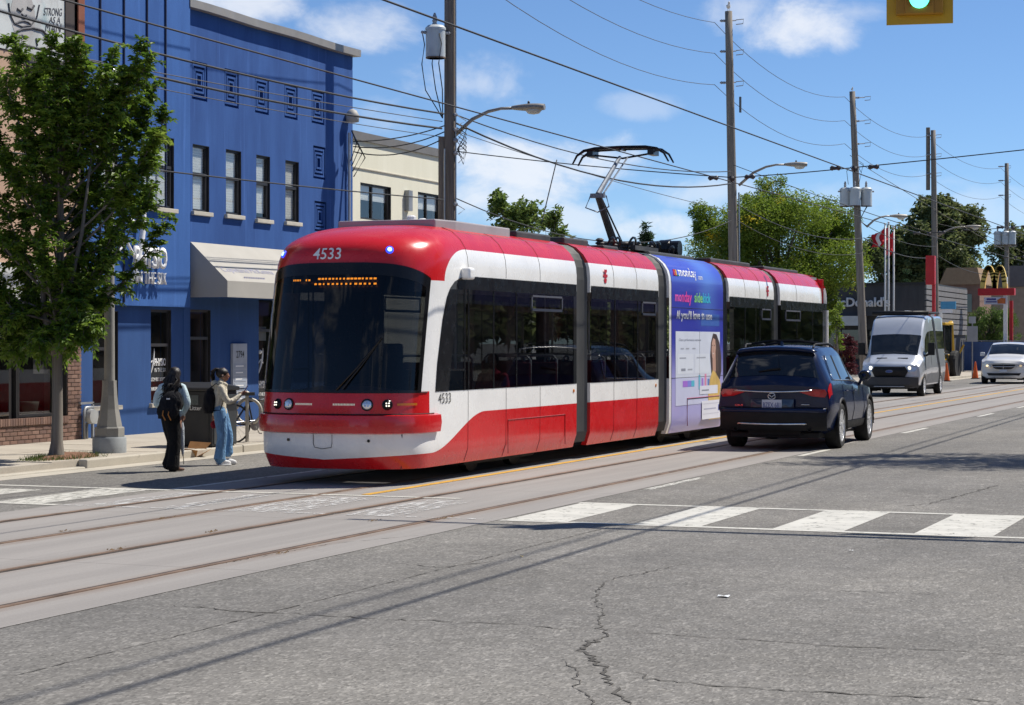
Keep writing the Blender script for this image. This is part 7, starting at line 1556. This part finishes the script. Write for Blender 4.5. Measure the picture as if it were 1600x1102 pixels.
def blobs(px0, py0, px1, py1, dep_pt, n, seed, k=.3):
    """lobes filling a photographed crown outline at the distance of dep_pt"""
    rnd = random.Random(seed); dep = -ST*dep_pt.x+CT*dep_pt.y; s = dep/FPX; out = []; cx, cy = (px0+px1)/2, (py0+py1)/2; W_, H_ = (px1-px0)/2, (py1-py0)/2
    for i in range(n):
        a = 2*pi*i/n+rnd.uniform(-.3, .3); rr = rnd.uniform(.45, .72) if i else 0; px = cx+cos(a)*rr*W_; py = cy+sin(a)*rr*H_; q = Vector((0, 0, HC))+ray(px, py)*dep-dep_pt; dd = rnd.uniform(-.5, .5)*W_*s
        out.append((q.x-ST*dd, q.y+CT*dd, q.z, W_*s*k*rnd.uniform(.9, 1.3), W_*s*k*1.1, H_*s*k*rnd.uniform(.9, 1.4)))
    return out
M_LOC = leafmat('locust_leaf', (.135, .205, .026), (.235, .30, .042), (.60, .44, .03), 2.); M_DARKT = leafmat('dark_tree_leaf', (.09, .12, .045), (.18, .20, .075), None, 1.2); M_CON = leafmat('evergreen_leaf', (.03, .062, .026), (.055, .09, .038), None, 3.); M_WEEP = leafmat('weeping_leaf', (.075, .13, .03), (.12, .18, .042), None, 3.); M_SMALL = leafmat('small_tree_leaf', (.10, .16, .036), (.19, .25, .065), None, 4.); M_MAR = leafmat('maroon_leaf', (.06, .014, .02), (.12, .03, .038), None, 5.)
def gp(px, X): p = AX(px, 534, X); return Vector((p.x, p.y, .11))
p = gp(815, -20.5); L_ = blobs(758, 318, 872, 372, p, 5, 3, .30)
L_ += [(l[0], l[1], l[2], l[3], l[4], l[5]) for l in blobs(765, 296, 800, 345, p, 3, 4, .45)]
bgtree('small_tree', 'small sparse tree rising just above the streetcar roof near the dark pole', p, 6, L_, 2000, .15, M_SMALL, 5, .05, True, .6, .3, .85)
p = gp(862, -21.5); bgtree('small_tree', 'thin branchy sapling right of the small sparse tree above the streetcar roof', p, 5, blobs(838, 330, 895, 375, p, 4, 6, .32), 900, .14, M_SMALL, 7, .04, True, .6, .3, .9)
p = gp(1010, -26); bgtree('spruce', 'dark spruce tip showing behind the pantograph', p, 7, blobs(996, 356, 1026, 420, p, 6, 8, .42), 1500, .22, M_CON, 9, .10, False, .3, -.1, .4)
p = gp(1215, -25.5); L_ = blobs(1062, 300, 1372, 490, p, 18, 11, .27)+blobs(1160, 282, 1260, 345, p, 4, 12, .42)+blobs(1076, 312, 1135, 372, p, 3, 13, .5)+blobs(1282, 322, 1352, 440, p, 5, 19, .45)+blobs(1270, 420, 1330, 500, p, 4, 39, .45)+blobs(1078, 335, 1140, 385, p, 3, 40, .45)
bgtree('locust_tree', 'large bright green locust tree with yellow patches behind the streetcar', p, 10, L_, 80000, .17, M_LOC, 14, .22, True, .42, -.15, .46)
p = gp(1470, -31); L_ = blobs(1385, 310, 1560, 470, p, 16, 15, .32)+blobs(1425, 305, 1510, 360, p, 5, 25, .42)
bgtree('dark_tree', 'broad dark olive tree behind the restaurant sign', p, 16, L_, 24000, .42, M_DARKT, 16, .4, True, .6, -.1, .36)
p = gp(1590, -27); bgtree('dark_tree', 'dark tree mass at the far right edge behind the arches sign', p, 14, blobs(1545, 350, 1640, 480, p, 8, 17, .38), 7000, .40, M_DARKT, 18, .35, True, .6, -.1, .36)
p = gp(1405, -34); bgtree('dark_tree', 'dark tree between the locust and the flagpoles', p, 13, blobs(1345, 350, 1445, 470, p, 8, 27, .36), 7000, .40, M_DARKT, 28, .35, True, .6, -.1, .36)
p = gp(1417, -23.4); L_ = [(0, 0, z, r, r, .55) for z, r in ((1.0, 1.0), (1.7, .95), (2.4, .78), (3.1, .55), (3.7, .32), (4.15, .15))]
k_ = (534-432)/3200*(-ST*p.x+CT*p.y)+HC; L_ = [(a, c, z*k_/4.4, r*1.15, r2*1.15, rz*k_/4.4) for a, c, z, r, r2, rz in L_]
bgtree('conical_evergreen', 'conical dark evergreen in front of the grey restaurant', p, k_, L_, 5200, .15, M_CON, 20, .1, False, .35, .3, .38, 'shrubs by the restaurant')
p = gp(1545, -19.6); bgtree('weeping_tree', 'rounded green weeping tree below the arches sign', p, 5, blobs(1498, 480, 1596, 556, p, 12, 21, .36), 8000, .18, M_WEEP, 22, .16, True, .35, -1.2, .36, 'shrubs by the restaurant')
p = gp(1320, -19.5); bgtree('maroon_shrub', 'maroon leaved shrub behind the dark blue SUV', p, 2, blobs(1290, 525, 1350, 590, p, 8, 23, .40), 3600, .12, M_MAR, 24, .06, True, .6, .1, .38, 'shrubs by the restaurant')
p = gp(1308, -18.9); bgtree('young_shrub', 'light green young shrub beside the end of the streetcar', p, 3, blobs(1290, 475, 1330, 545, p, 5, 33, .34), 1100, .13, M_LOC, 34, .05, True, .5, -.3, .45, 'shrubs by the restaurant')
# far wooded backdrop, one mass
rnd = random.Random(5); fb = MB()
for i in range(26000):
    px = rnd.uniform(560, 1750); X = rnd.uniform(-62, -46); q = AX(px, 534, X); hh = 7.+2.2*sin(px*.017)+1.3*sin(px*.05+1); z = rnd.uniform(.2, 1)**.8*hh*(1-.15*rnd.random()); leaf(fb, Vector((q.x, q.y, z)), Vector((rnd.gauss(0, 1), rnd.gauss(0, 1), rnd.gauss(0, .5))), Vector((rnd.gauss(0, .6), rnd.gauss(0, .6), 1)), rnd.uniform(.7, 1.3), .6)
o = quickmesh(fb, 'far_woods', M_DARKT, None); tag(o, 'far row of dark trees closing the view', 'trees', None, 'stuff')
# tree on the opposite sidewalk whose shade falls on the asphalt
p = Vector((.2, 37.2, .13)); L_ = [(-3.2, -.6, 8.2, 1.0, 1.2, .8), (-2.4, .4, 8.4, 1.2, 1.3, .8), (-1.2, -.5, 8.6, 1.5, 1.4, 1.0), (.4, .2, 8.4, 1.5, 1.5, 1.2), (-.4, .8, 9.6, 1.4, 1.4, 1.), (1.3, -.6, 7.9, 1.3, 1.3, .9), (-3.4, .9, 7.9, .8, .9, .6), (-1.8, 1.6, 7.8, 1.2, 1.1, .8)]
bgtree('street_tree', 'street tree on the opposite sidewalk shading the asphalt at right', p, 7, L_, 9000, .14, M_SMALL, 30, .11, True, .5, -.2, .42, 'street trees')
rnd = random.Random(15); fb = MB()  # tree wall out of view, added to keep horizon haze off the glass
for i in range(30000):
    Y = rnd.uniform(86, 420); z = rnd.random()**.8*(6.5+1.5*sin(Y*.2)); leaf(fb, Vector((rnd.uniform(4, 9), Y, z)), Vector((rnd.gauss(0, 1), rnd.gauss(0, 1), rnd.gauss(0, .5))), Vector((rnd.gauss(0, .6), rnd.gauss(0, .6), 1)), rnd.uniform(.8, 1.6), .9)
o = quickmesh(fb, 'added_opposite_woods', M_DARKT, None); tag(o, 'row of dark trees added along the opposite sidewalk for reflections', 'trees', None, 'stuff')
# ================================================================ restaurant, signs and works at the right
def YX(px, py, Y): return AY(px, py, Y)
RY = 112.
M_DGREY = stucco('dark_grey_cladding', (.060, .062, .068), (.085, .087, .094), .08); M_SLAT = mat('grey_slat', (.17, .165, .165), .7, 0, .15, 1.5); M_MWHITE = mat('white_channel_letter', (.75, .76, .78), .5, 0, .03)
xl, xr = YX(1268, 500, RY).x, YX(1445, 500, RY).x; zt = YX(1360, 446, RY).z
rest = root('restaurant', 'low dark grey restaurant with white lettering and slatted corner', 'building', ((xl+xr)/2, RY+5, .11))
b = MB(); zc0, zc1 = YX(1330, 509, RY).z, YX(1330, 494, RY).z
b.bx(xl, xr, RY, RY+14, zc1, zt); b.bx(xl, xr, RY+.5, RY+14, .11, zc1); b.build('wall', M_DGREY, rest, world=True)
b = MB(); b.bx(xl, YX(1352, 500, RY).x, RY-.5, RY+.4, zc0, zc1-.003); b.build('canopy', mat('white_canopy', (.62, .64, .66), .6), rest, world=True)
b = MB(); b.bx(xl-.05, xr+.05, RY-.06, RY+14, zt, zt+.14); b.build('parapet', mat('black_coping', (.03, .03, .032), .5), rest, world=True)
for i, px in enumerate((1300, 1330, 1362, 1395)):
    q = YX(px, 525, RY+.5); b = MB(); b.bx(q.x-.55, q.x+.55, RY+.44, RY+.52, .9, 2.6); f = b.build('window', M_FRAME, rest, world=True); b = MB(); b.bx(q.x-.5, q.x+.5, RY+.42, RY+.44, .95, 2.55); b.build('pane', M_CGLASS, f).location = -rest.location
q = YX(1315, 528, RY+.4); b = MB(); b.bx(q.x-.5, q.x+.5, RY+.2, RY+.3, .95, 1.55); b.build('yellow_board', mat('yellow_board', (.55, .33, .02), .6), rest, world=True)
a, c = YX(1299, 480, RY), YX(1391, 464, RY)
text("McDonald's", 'sign_lettering', M_MWHITE, rest, (a.x, RY, a.z), (1, 0, 0), (0, 0, 1), c.x-a.x, c.z-a.z, .12, bold=.03)
q = YX(1291, 462, RY-.2); b = MB(); b.lathe([(.42, -.05), (.42, .05)], 20, Matrix.Rotation(pi/2, 3, 'X'), 0, (q.x, RY-.1, q.z)); b.build('round_sign', mat('dark_round_sign', (.10, .10, .11), .5), rest, world=True)
# slatted wing: every board a part
sya, syb = RY-.02, AX(1509, 480, xr).y; z0, z1 = 2.3, zt+.1
b = MB(); b.bx(xr-6, xr-.01, RY+14.01, syb, .11, z1-.02); b.build('wing_wall', M_DGREY, rest, world=True)
n = 9; sl_ = MB(); hh = (z1-z0)/n; sl_.bx(0, .09, 0, syb-sya, 0, hh*.82); slm = sl_.mesh('slat', M_SLAT)
for i in range(n): o = bpy.data.objects.new('slat', slm); COL.objects.link(o); o.parent = rest; o.location = Vector((xr+.002, sya, z0+i*hh))-rest.location
# blue small sign by the wing
q = YX(1470, 500, 104.); bs = root('blue_sign', 'small blue and white sign on a white post beside the doubled pole', 'sign', (q.x, 104., .11)); b = MB(); b.bx(-.06, .06, -.05, .05, 0, YX(1470, 485, 104.).z-.11); b.build('post', M_TWHITE, bs); b = MB(); zq = YX(1473, 480, 104).z-.11; b.bx(.0, .75, -.06, .06, zq-.1, zq+.28); b.build('board', mat('sky_blue_board', (.07, .32, .55), .5), bs); b = MB(); b.bx(.05, .6, -.075, -.062, zq-.30, zq-.13); b.build('lower_board', M_WTXT, bs)
# red totem sign
q = YX(1455, 500, 100.); tot = root('totem_sign', 'tall narrow red totem sign beside the doubled utility pole', 'sign', (q.x, 100., .11)); M_SRED = mat('sign_red', (.50, .012, .016), .45); zT, zB = YX(1455, 400, 100).z-.11, YX(1455, 445, 100).z-.11
w2 = (YX(1463, 420, 100).x-YX(1449, 420, 100).x)
b = MB(); b.bx(-w2*.55, w2*.45, -.2, .2, zB, zT); b.build('panel', M_SRED, tot, bevel=.02); b = MB(); b.bx(w2*.12, w2*.45, -.1, .1, 0, zB-.005); b.build('post', M_SRED, tot); b = MB(); b.bx(-w2*.6, w2*.1, -.12, .12, zB-2.1, zB-1.3); b.build('lower_sign', mat('sign_red_dark', (.42, .02, .02), .5), tot)
b = MB()
for i in range(3): b.bx(w2*.0, w2*.42, -.135, -.125, zB-2.05+.27*i, zB-1.9+.27*i)
b.build('sign_marks', M_WTXT, tot)
# flagpoles
M_FPOLE = mat('white_flagpole', (.6, .6, .58), .4); M_FRED = mat('red_flag_cloth', (.50, .012, .02), .8, 0, .1); M_FWH = mat('white_flag_cloth', (.68, .68, .68), .8, 0, .1)
for i, (px, ptop, lab) in enumerate(((1383, 352, 'left of the three white flagpoles with red and white flag'), (1388.5, 350, 'middle of the three white flagpoles with red flag'), (1396.5, 358, 'right of the three white flagpoles with drooping red flag'))):
    Yf = 98.+i*.6; q = YX(px, 534, Yf); h = YX(px, ptop, Yf).z-.11; f = root('flagpole', lab, 'flagpole', (q.x, Yf, .11), 0, 'flagpoles by the restaurant'); b = MB(); b.tube([(0, 0, 0), (0, 0, h)], [.055, .04], 8); b.lathe([(.01, h), (.07, h+.05), (.01, h+.12)], 8); b.build('pole', M_FPOLE, f, smooth=True)
    def fl(u, v, i=i, h=h): return Vector((-u*(.62 if i < 2 else .4)+.06*sin(6*v+4*u), .08*sin(9*u+2*v), h-.15-v*(.62 if i < 2 else 1.0)-u*(.35 if i < 2 else .15)+.05*sin(8*u)))
    b = MB(); b.grid(fl, 12, 8); b.build('flag', [M_FRED, M_FRED, M_FRED][i], f, smooth=True)
    if i == 0: b = MB(); b.grid(lambda u, v: fl(.35+.3*u, v)+Vector((0, -.02, 0)), 6, 8); b.build('flag_white_field', M_FWH, f, smooth=True)
# golden arches sign
AYy = 125.; q = YX(1566, 534, AYy); ar = root('arches_sign', 'golden double arch sign over a red board on a pole', 'sign', (q.x, AYy, .11)); M_GOLD = mat('arch_yellow', (.78, .55, .12), .5, 0, .05)
def aw_(px, py): p = YX(px, py, AYy); return (p.x-q.x, p.z-.11)
b = MB()
for (x0, xm, x1) in ((1535.5, 1545, 1554.5), (1554.5, 1562, 1571)):
    P = [aw_(lerp(x0, x1, k/16), 452-34*sin(pi*k/16)**.62) for k in range(17)]; 
    for k in range(16): 
        a, c = P[k], P[k+1]; dx, dz = c[0]-a[0], c[1]-a[1]; l = sqrt(dx*dx+dz*dz); ang = atan2(dz, dx); b.box(((a[0]+c[0])/2, 0, (a[1]+c[1])/2), (l+.10, .40, .27), 0, Matrix.Rotation(-ang, 3, 'Y'))
b.build('arch', M_GOLD, ar)
x0, z0_ = aw_(1529, 462); x1, z1_ = aw_(1586, 450.5); b = MB(); b.bx(x0, x1, -.3, .3, z0_, z1_); b.build('red_board', M_SRED, ar, bevel=.02); x0, z0_ = aw_(1539, 476); x1, z1_ = aw_(1573, 459.5); b = MB(); b.bx(x0, x1, -.35, -.302, z0_, z1_-.2); sc_ = b.build('message_panel', mat('pale_message_panel', (.55, .57, .66), .4), ar)
b = MB(); b.add([(lerp(x0, x1, u), -.355, lerp(z0_, z1_-.2, v)) for u, v in ((.62, .1), (.98, .08), (.99, .85), (.8, .95), (.6, .6))], [(0, 1, 2, 3, 4)]); b.build('panel_picture', mat('orange_picture', (.55, .14, .03), .5, 0, .3, 3.), sc_); b = MB(); b.bx(x0+.15, lerp(x0, x1, .55), -.36, -.352, lerp(z0_, z1_, .40), lerp(z0_, z1_, .58)); b.bx(x0+.1, lerp(x0, x1, .58), -.36, -.352, lerp(z0_, z1_, .18), lerp(z0_, z1_, .30)); b.build('panel_lines', mat('panel_ink', (.06, .05, .22), .5), sc_)
x0, z0_ = aw_(1571, 534); b = MB(); b.bx(x0-.11, x0+.11, -.12, .12, 0, aw_(1571, 433)[1]); b.build('post', M_TWHITE, ar); x0, z = aw_(1580, 534); b = MB(); b.bx(x0-.1, x0+.1, -.1, .1, 0, aw_(1580, 470)[1]); b.build('post', M_SRED, ar)
# house roof behind
HYy = 150.; a, c = YX(1470, 445, HYy), YX(1530, 418, HYy); hs_ = root('house', 'house with a tan shingled roof behind the slatted restaurant wing', 'house', ((a.x+c.x)/2, HYy, .11)); w_ = (c.x-a.x)/2; h0, h1 = a.z-.11, c.z-.11
b = MB(); b.prism([(-w_*1.1, h0), (w_*1.1, h0), (w_*.9, h1), (-w_*.7, h1)], 1, 0, 6); b.build('roof', mat('tan_shingle', (.30, .20, .12), .9, 0, .15, 3), hs_); b = MB(); b.bx(-w_, w_, .2, 5.8, 0, h0-.005); b.build('wall', mat('house_brick', (.2, .12, .09), .9, 0, .2), hs_)
for i in range(2): b = MB(); b.bx(-w_*.6+i*w_*.8, -w_*.2+i*w_*.8, .15, .19, h0-2., h0-.7); b.build('window', M_CGLASS, hs_)
a, c = YX(1500, 434, 160), YX(1640, 420, 160); h2 = root('house', 'grey roofed house at the right edge behind the arches sign', 'house', ((a.x+c.x)/2+1, 160, .11)); b = MB(); b.prism([(-3.2, 6.0), (3.2, 6.0), (0.6, 7.6), (-.6, 7.6)], 1, 0, 6); b.build('roof', mat('grey_shingle', (.13, .12, .12), .9, 0, .15, 3), h2); b = MB(); b.bx(-2.8, 2.8, .2, 5.8, 0, 5.995); b.build('wall', mat('tan_siding', (.32, .26, .2), .9, 0, .15), h2)
# backhoe, cones, fence, small signs in the road works
bq = G(1478, 593); bk_ = root('backhoe', 'yellow backhoe loader parked behind the silver van', 'backhoe', (bq.x-.9, bq.y+2.2, 0), radians(-6)); M_CAT = mat('machine_yellow', (.55, .33, .02), .5, 0, .15)
b = MB(); b.bx(-.5, .5, -1.4, 1.0, .6, 1.25); b.build('chassis', M_CAT, bk_, bevel=.05); b = MB(); b.bx(-.42, .42, -2.1, -.9, .85, 1.45); b.build('hood', M_CAT, bk_, bevel=.06)
for sx in (-1, 1):
    for y, r in ((-1.5, .48), (.6, .72)):
        b = MB(); b.lathe([(r*.55, -.16), (r*.92, -.18), (r, -.1), (r, .1), (r*.92, .18), (r*.55, .16)], 22, Matrix.Rotation(sx*pi/2, 3, 'Y'), 0, (sx*.85, y, r)); wq = b.build('wheel', M_TYRE, bk_); b = MB(); b.lathe([(r*.55, -.1), (r*.55, .12), (.1, .05)], 16, Matrix.Rotation(sx*pi/2, 3, 'Y'), 0, (sx*.85, y, r)); b.build('rim', mat('rim_yellow', (.45, .30, .05), .6), wq)
b = MB()
for x, y in ((-.6, -.6), (.6, -.6), (-.6, .7), (.6, .7)): b.bx(x-.05, x+.05, y-.05, y+.05, 1.2, 2.75)
b.build('cab_post', M_PLASTIC, bk_); b = MB(); b.bx(-.72, .72, -.75, .85, 2.75, 2.88); b.build('cab_roof', M_CAT, bk_, bevel=.03)
b = MB(); b.bx(-.58, .58, -.62, -.6, 1.3, 2.74); b.bx(-.62, -.6, -.55, .65, 1.3, 2.74); b.bx(.6, .62, -.55, .65, 1.3, 2.74); b.build('cab_glass', M_CGLASS, bk_)
for sx in (-1, 1): b = MB(); b.tube([(sx*.62, -.8, 1.35), (sx*.62, -1.9, 1.25), (sx*.62, -2.55, .7)], .09, 6); b.build('loader_arm', M_CAT, bk_)
b = MB(); b.prism([(-2.5, .25), (-3.2, .2), (-3.25, .3), (-2.75, .55), (-2.7, 1.1), (-2.5, 1.15)], 0, -1.05, 1.05); b.build('bucket', M_CAT, bk_); b = MB(); b.tube([(0, 1., 1.1), (.1, 1.5, 2.5), (.15, 2.3, 2.9), (.15, 2.6, 1.4)], .14, 8); b.build('boom', M_CAT, bk_)
def cone(px, py, lab):
    q = G(px, py); c = root('traffic_cone', lab, 'traffic cone', (q.x, q.y, 0), 0, 'orange traffic cones'); b = MB(); b.bx(-.2, .2, -.2, .2, 0, .04); b.build('foot', M_PLASTIC, c); b = MB(); b.lathe([(.16, .04), (.035, .86), (.02, .88)], 14); b.build('cone_body', mat('cone_orange', (.75, .13, .02), .6, 0, .06), c, smooth=False)
cone(1479, 596, 'orange traffic cone beside the rear of the silver van'); cone(1524, 592, 'orange traffic cone left of the white minivan')
fp = G(1500, 586); fn = root('mesh_fence', 'blue mesh construction fence behind the backhoe', 'fence', (fp.x, fp.y+6, 0)); M_BMESH = glassmat('blue_fence_mesh', (.35, .42, .55), .0, .6, .5); M_BMESH = mat('blue_mesh', (.06, .11, .26), .8, 0, .2, 1.)
for i in range(3):
    b = MB(); x = -3.2+i*2.45; b.grid(lambda u, v: Vector((x+2.35*u, .04*sin(9*u+i), .15+1.75*v)), 10, 4); b.build('panel', M_BMESH, fn); b = MB(); b.tube([(x, 0, 0), (x, 0, 2.)], .03, 6); b.tube([(x, 0, 1.95), (x+2.38, 0, 1.95)], .025, 6); b.build('post', M_GAL, fn)
sp_ = G(1512, 592); sn = root('street_sign', 'two grey sign plates on a thin post behind the works', 'sign', (sp_.x, sp_.y+1.5, 0)); b = MB(); b.tube([(0, 0, 0), (0, 0, 3.1)], .035, 6); b.build('post', M_GAL, sn); b = MB(); b.bx(-.28, .28, -.05, -.03, 1.9, 2.7); b.build('plate', mat('sign_back_grey', (.36, .38, .40), .5), sn); b = MB(); b.bx(-.18, .18, -.05, -.03, 2.85, 3.2); b.build('plate', mat('sign_back_grey_b', (.40, .42, .44), .5), sn)
yp = root('yellow_bar', 'slanted yellow bar leaning in the road works behind the cones', 'bar', (sp_.x-.6, sp_.y+1., 0)); b = MB(); b.tube([(-.45, 0, .35), (.25, 0, 1.75)], .055, 6); b.tube([(-.45, 0, .35), (-.5, 0, 0)], .03, 6); b.build('bar', M_CAT, yp)
# ---- opposite side of the street (seen only in reflections and bounce light)
M_OB = [stucco('opposite_brick_a', (.22, .12, .09), (.28, .16, .12), .1), stucco('opposite_grey', (.30, .29, .27), (.36, .35, .33), .1), stucco('opposite_brick_b', (.18, .11, .09), (.24, .15, .12), .1)]
for i, (ya, yb, h) in enumerate(((28., 43., 6.8), (43.3, 60., 7.6), (60.3, 84., 6.4))):
    o_ = root('opposite_shop', ('red brick', 'grey', 'dark brick')[i]+' shop building across the street, number %s from the corner' % ('one', 'two', 'three')[i], 'building', (3.3, (ya+yb)/2, .125)); holes = []
    n = int((yb-ya)/3.6)
    for k in range(n):
        y = ya+.6+k*3.6; holes += [(y, y+2.8, .6, 2.9), (y+.5, y+2., 4.2, 5.8)]
    wall('wall', M_OB[i], 3.3, ya, yb, .125, h, holes, o_, -.25)
    b = MB(); b.bx(3.5, 3.54, ya, yb, .125, h); b.build('window_glazing', M_CGLASS, o_, world=True); b = MB(); b.bx(3.6, 14, ya, yb, .125, h-.1); b.build('side_walls_and_roof', M_OB[i], o_, world=True); b = MB(); b.bx(3.0, 3.29, ya, yb, 3.1, 3.7); b.build('fascia', mat('fascia_%d' % i, ((.10, .2, .12), (.5, .45, .4), (.12, .1, .25))[i], .6), o_, world=True)
# ---- corner buildings behind the camera, across the side street (unseen, added for reflections and bounce light)
for i, (x0, x1, h, c, lab) in enumerate(((-46., -19.5, 8.5, (.26, .15, .11), 'brown brick corner building added behind the viewer on the left for reflections'), (-19., -2., 0, None, ''), (-.5, 16., 9.5, (.38, .33, .27), 'tan corner building added behind the viewer on the right for reflections'), (17., 40., 7.5, (.30, .30, .31), 'grey building added behind the viewer at far right for reflections'))):
    if not h: continue
    o_ = root('added_corner_building', lab, 'building', ((x0+x1)/2, -16., .12)); m_ = stucco('corner_wall_%d' % i, tuple(v*.92 for v in c), c, .1)
    b = MB(); b.bx(x0, x1, -26., -12., .12, h); b.build('wall', m_, o_, world=True); b = MB(); b.bx(x0-.2, x1+.2, -26.2, -11.8, h, h+.35); b.build('cornice', M_COPING, o_, world=True)
    n = int((x1-x0)/3.2)
    for k in range(n):
        for z0, z1 in ((.8, 3.0), (4.4, 6.2)):
            xx = x0+.6+k*3.2; b = MB(); b.bx(xx, xx+2., -12.02, -11.94, z0, z1); b.build('window', M_CGLASS, o_, world=True)
rnd = random.Random(77); fb = MB()
for i in range(16000):
    X = rnd.uniform(-19, -2); z = rnd.random()**.8*(7+2*sin(X)); leaf(fb, Vector((X, rnd.uniform(-130, -110), z)), Vector((rnd.gauss(0, 1), rnd.gauss(0, 1), rnd.gauss(0, .5))), Vector((rnd.gauss(0, .6), rnd.gauss(0, .6), 1)), rnd.uniform(.6, 1.2), .7)
tag(quickmesh(fb, 'far_street_trees', M_DARKT, None), 'distant trees closing the street behind the viewer', 'trees', None, 'stuff')
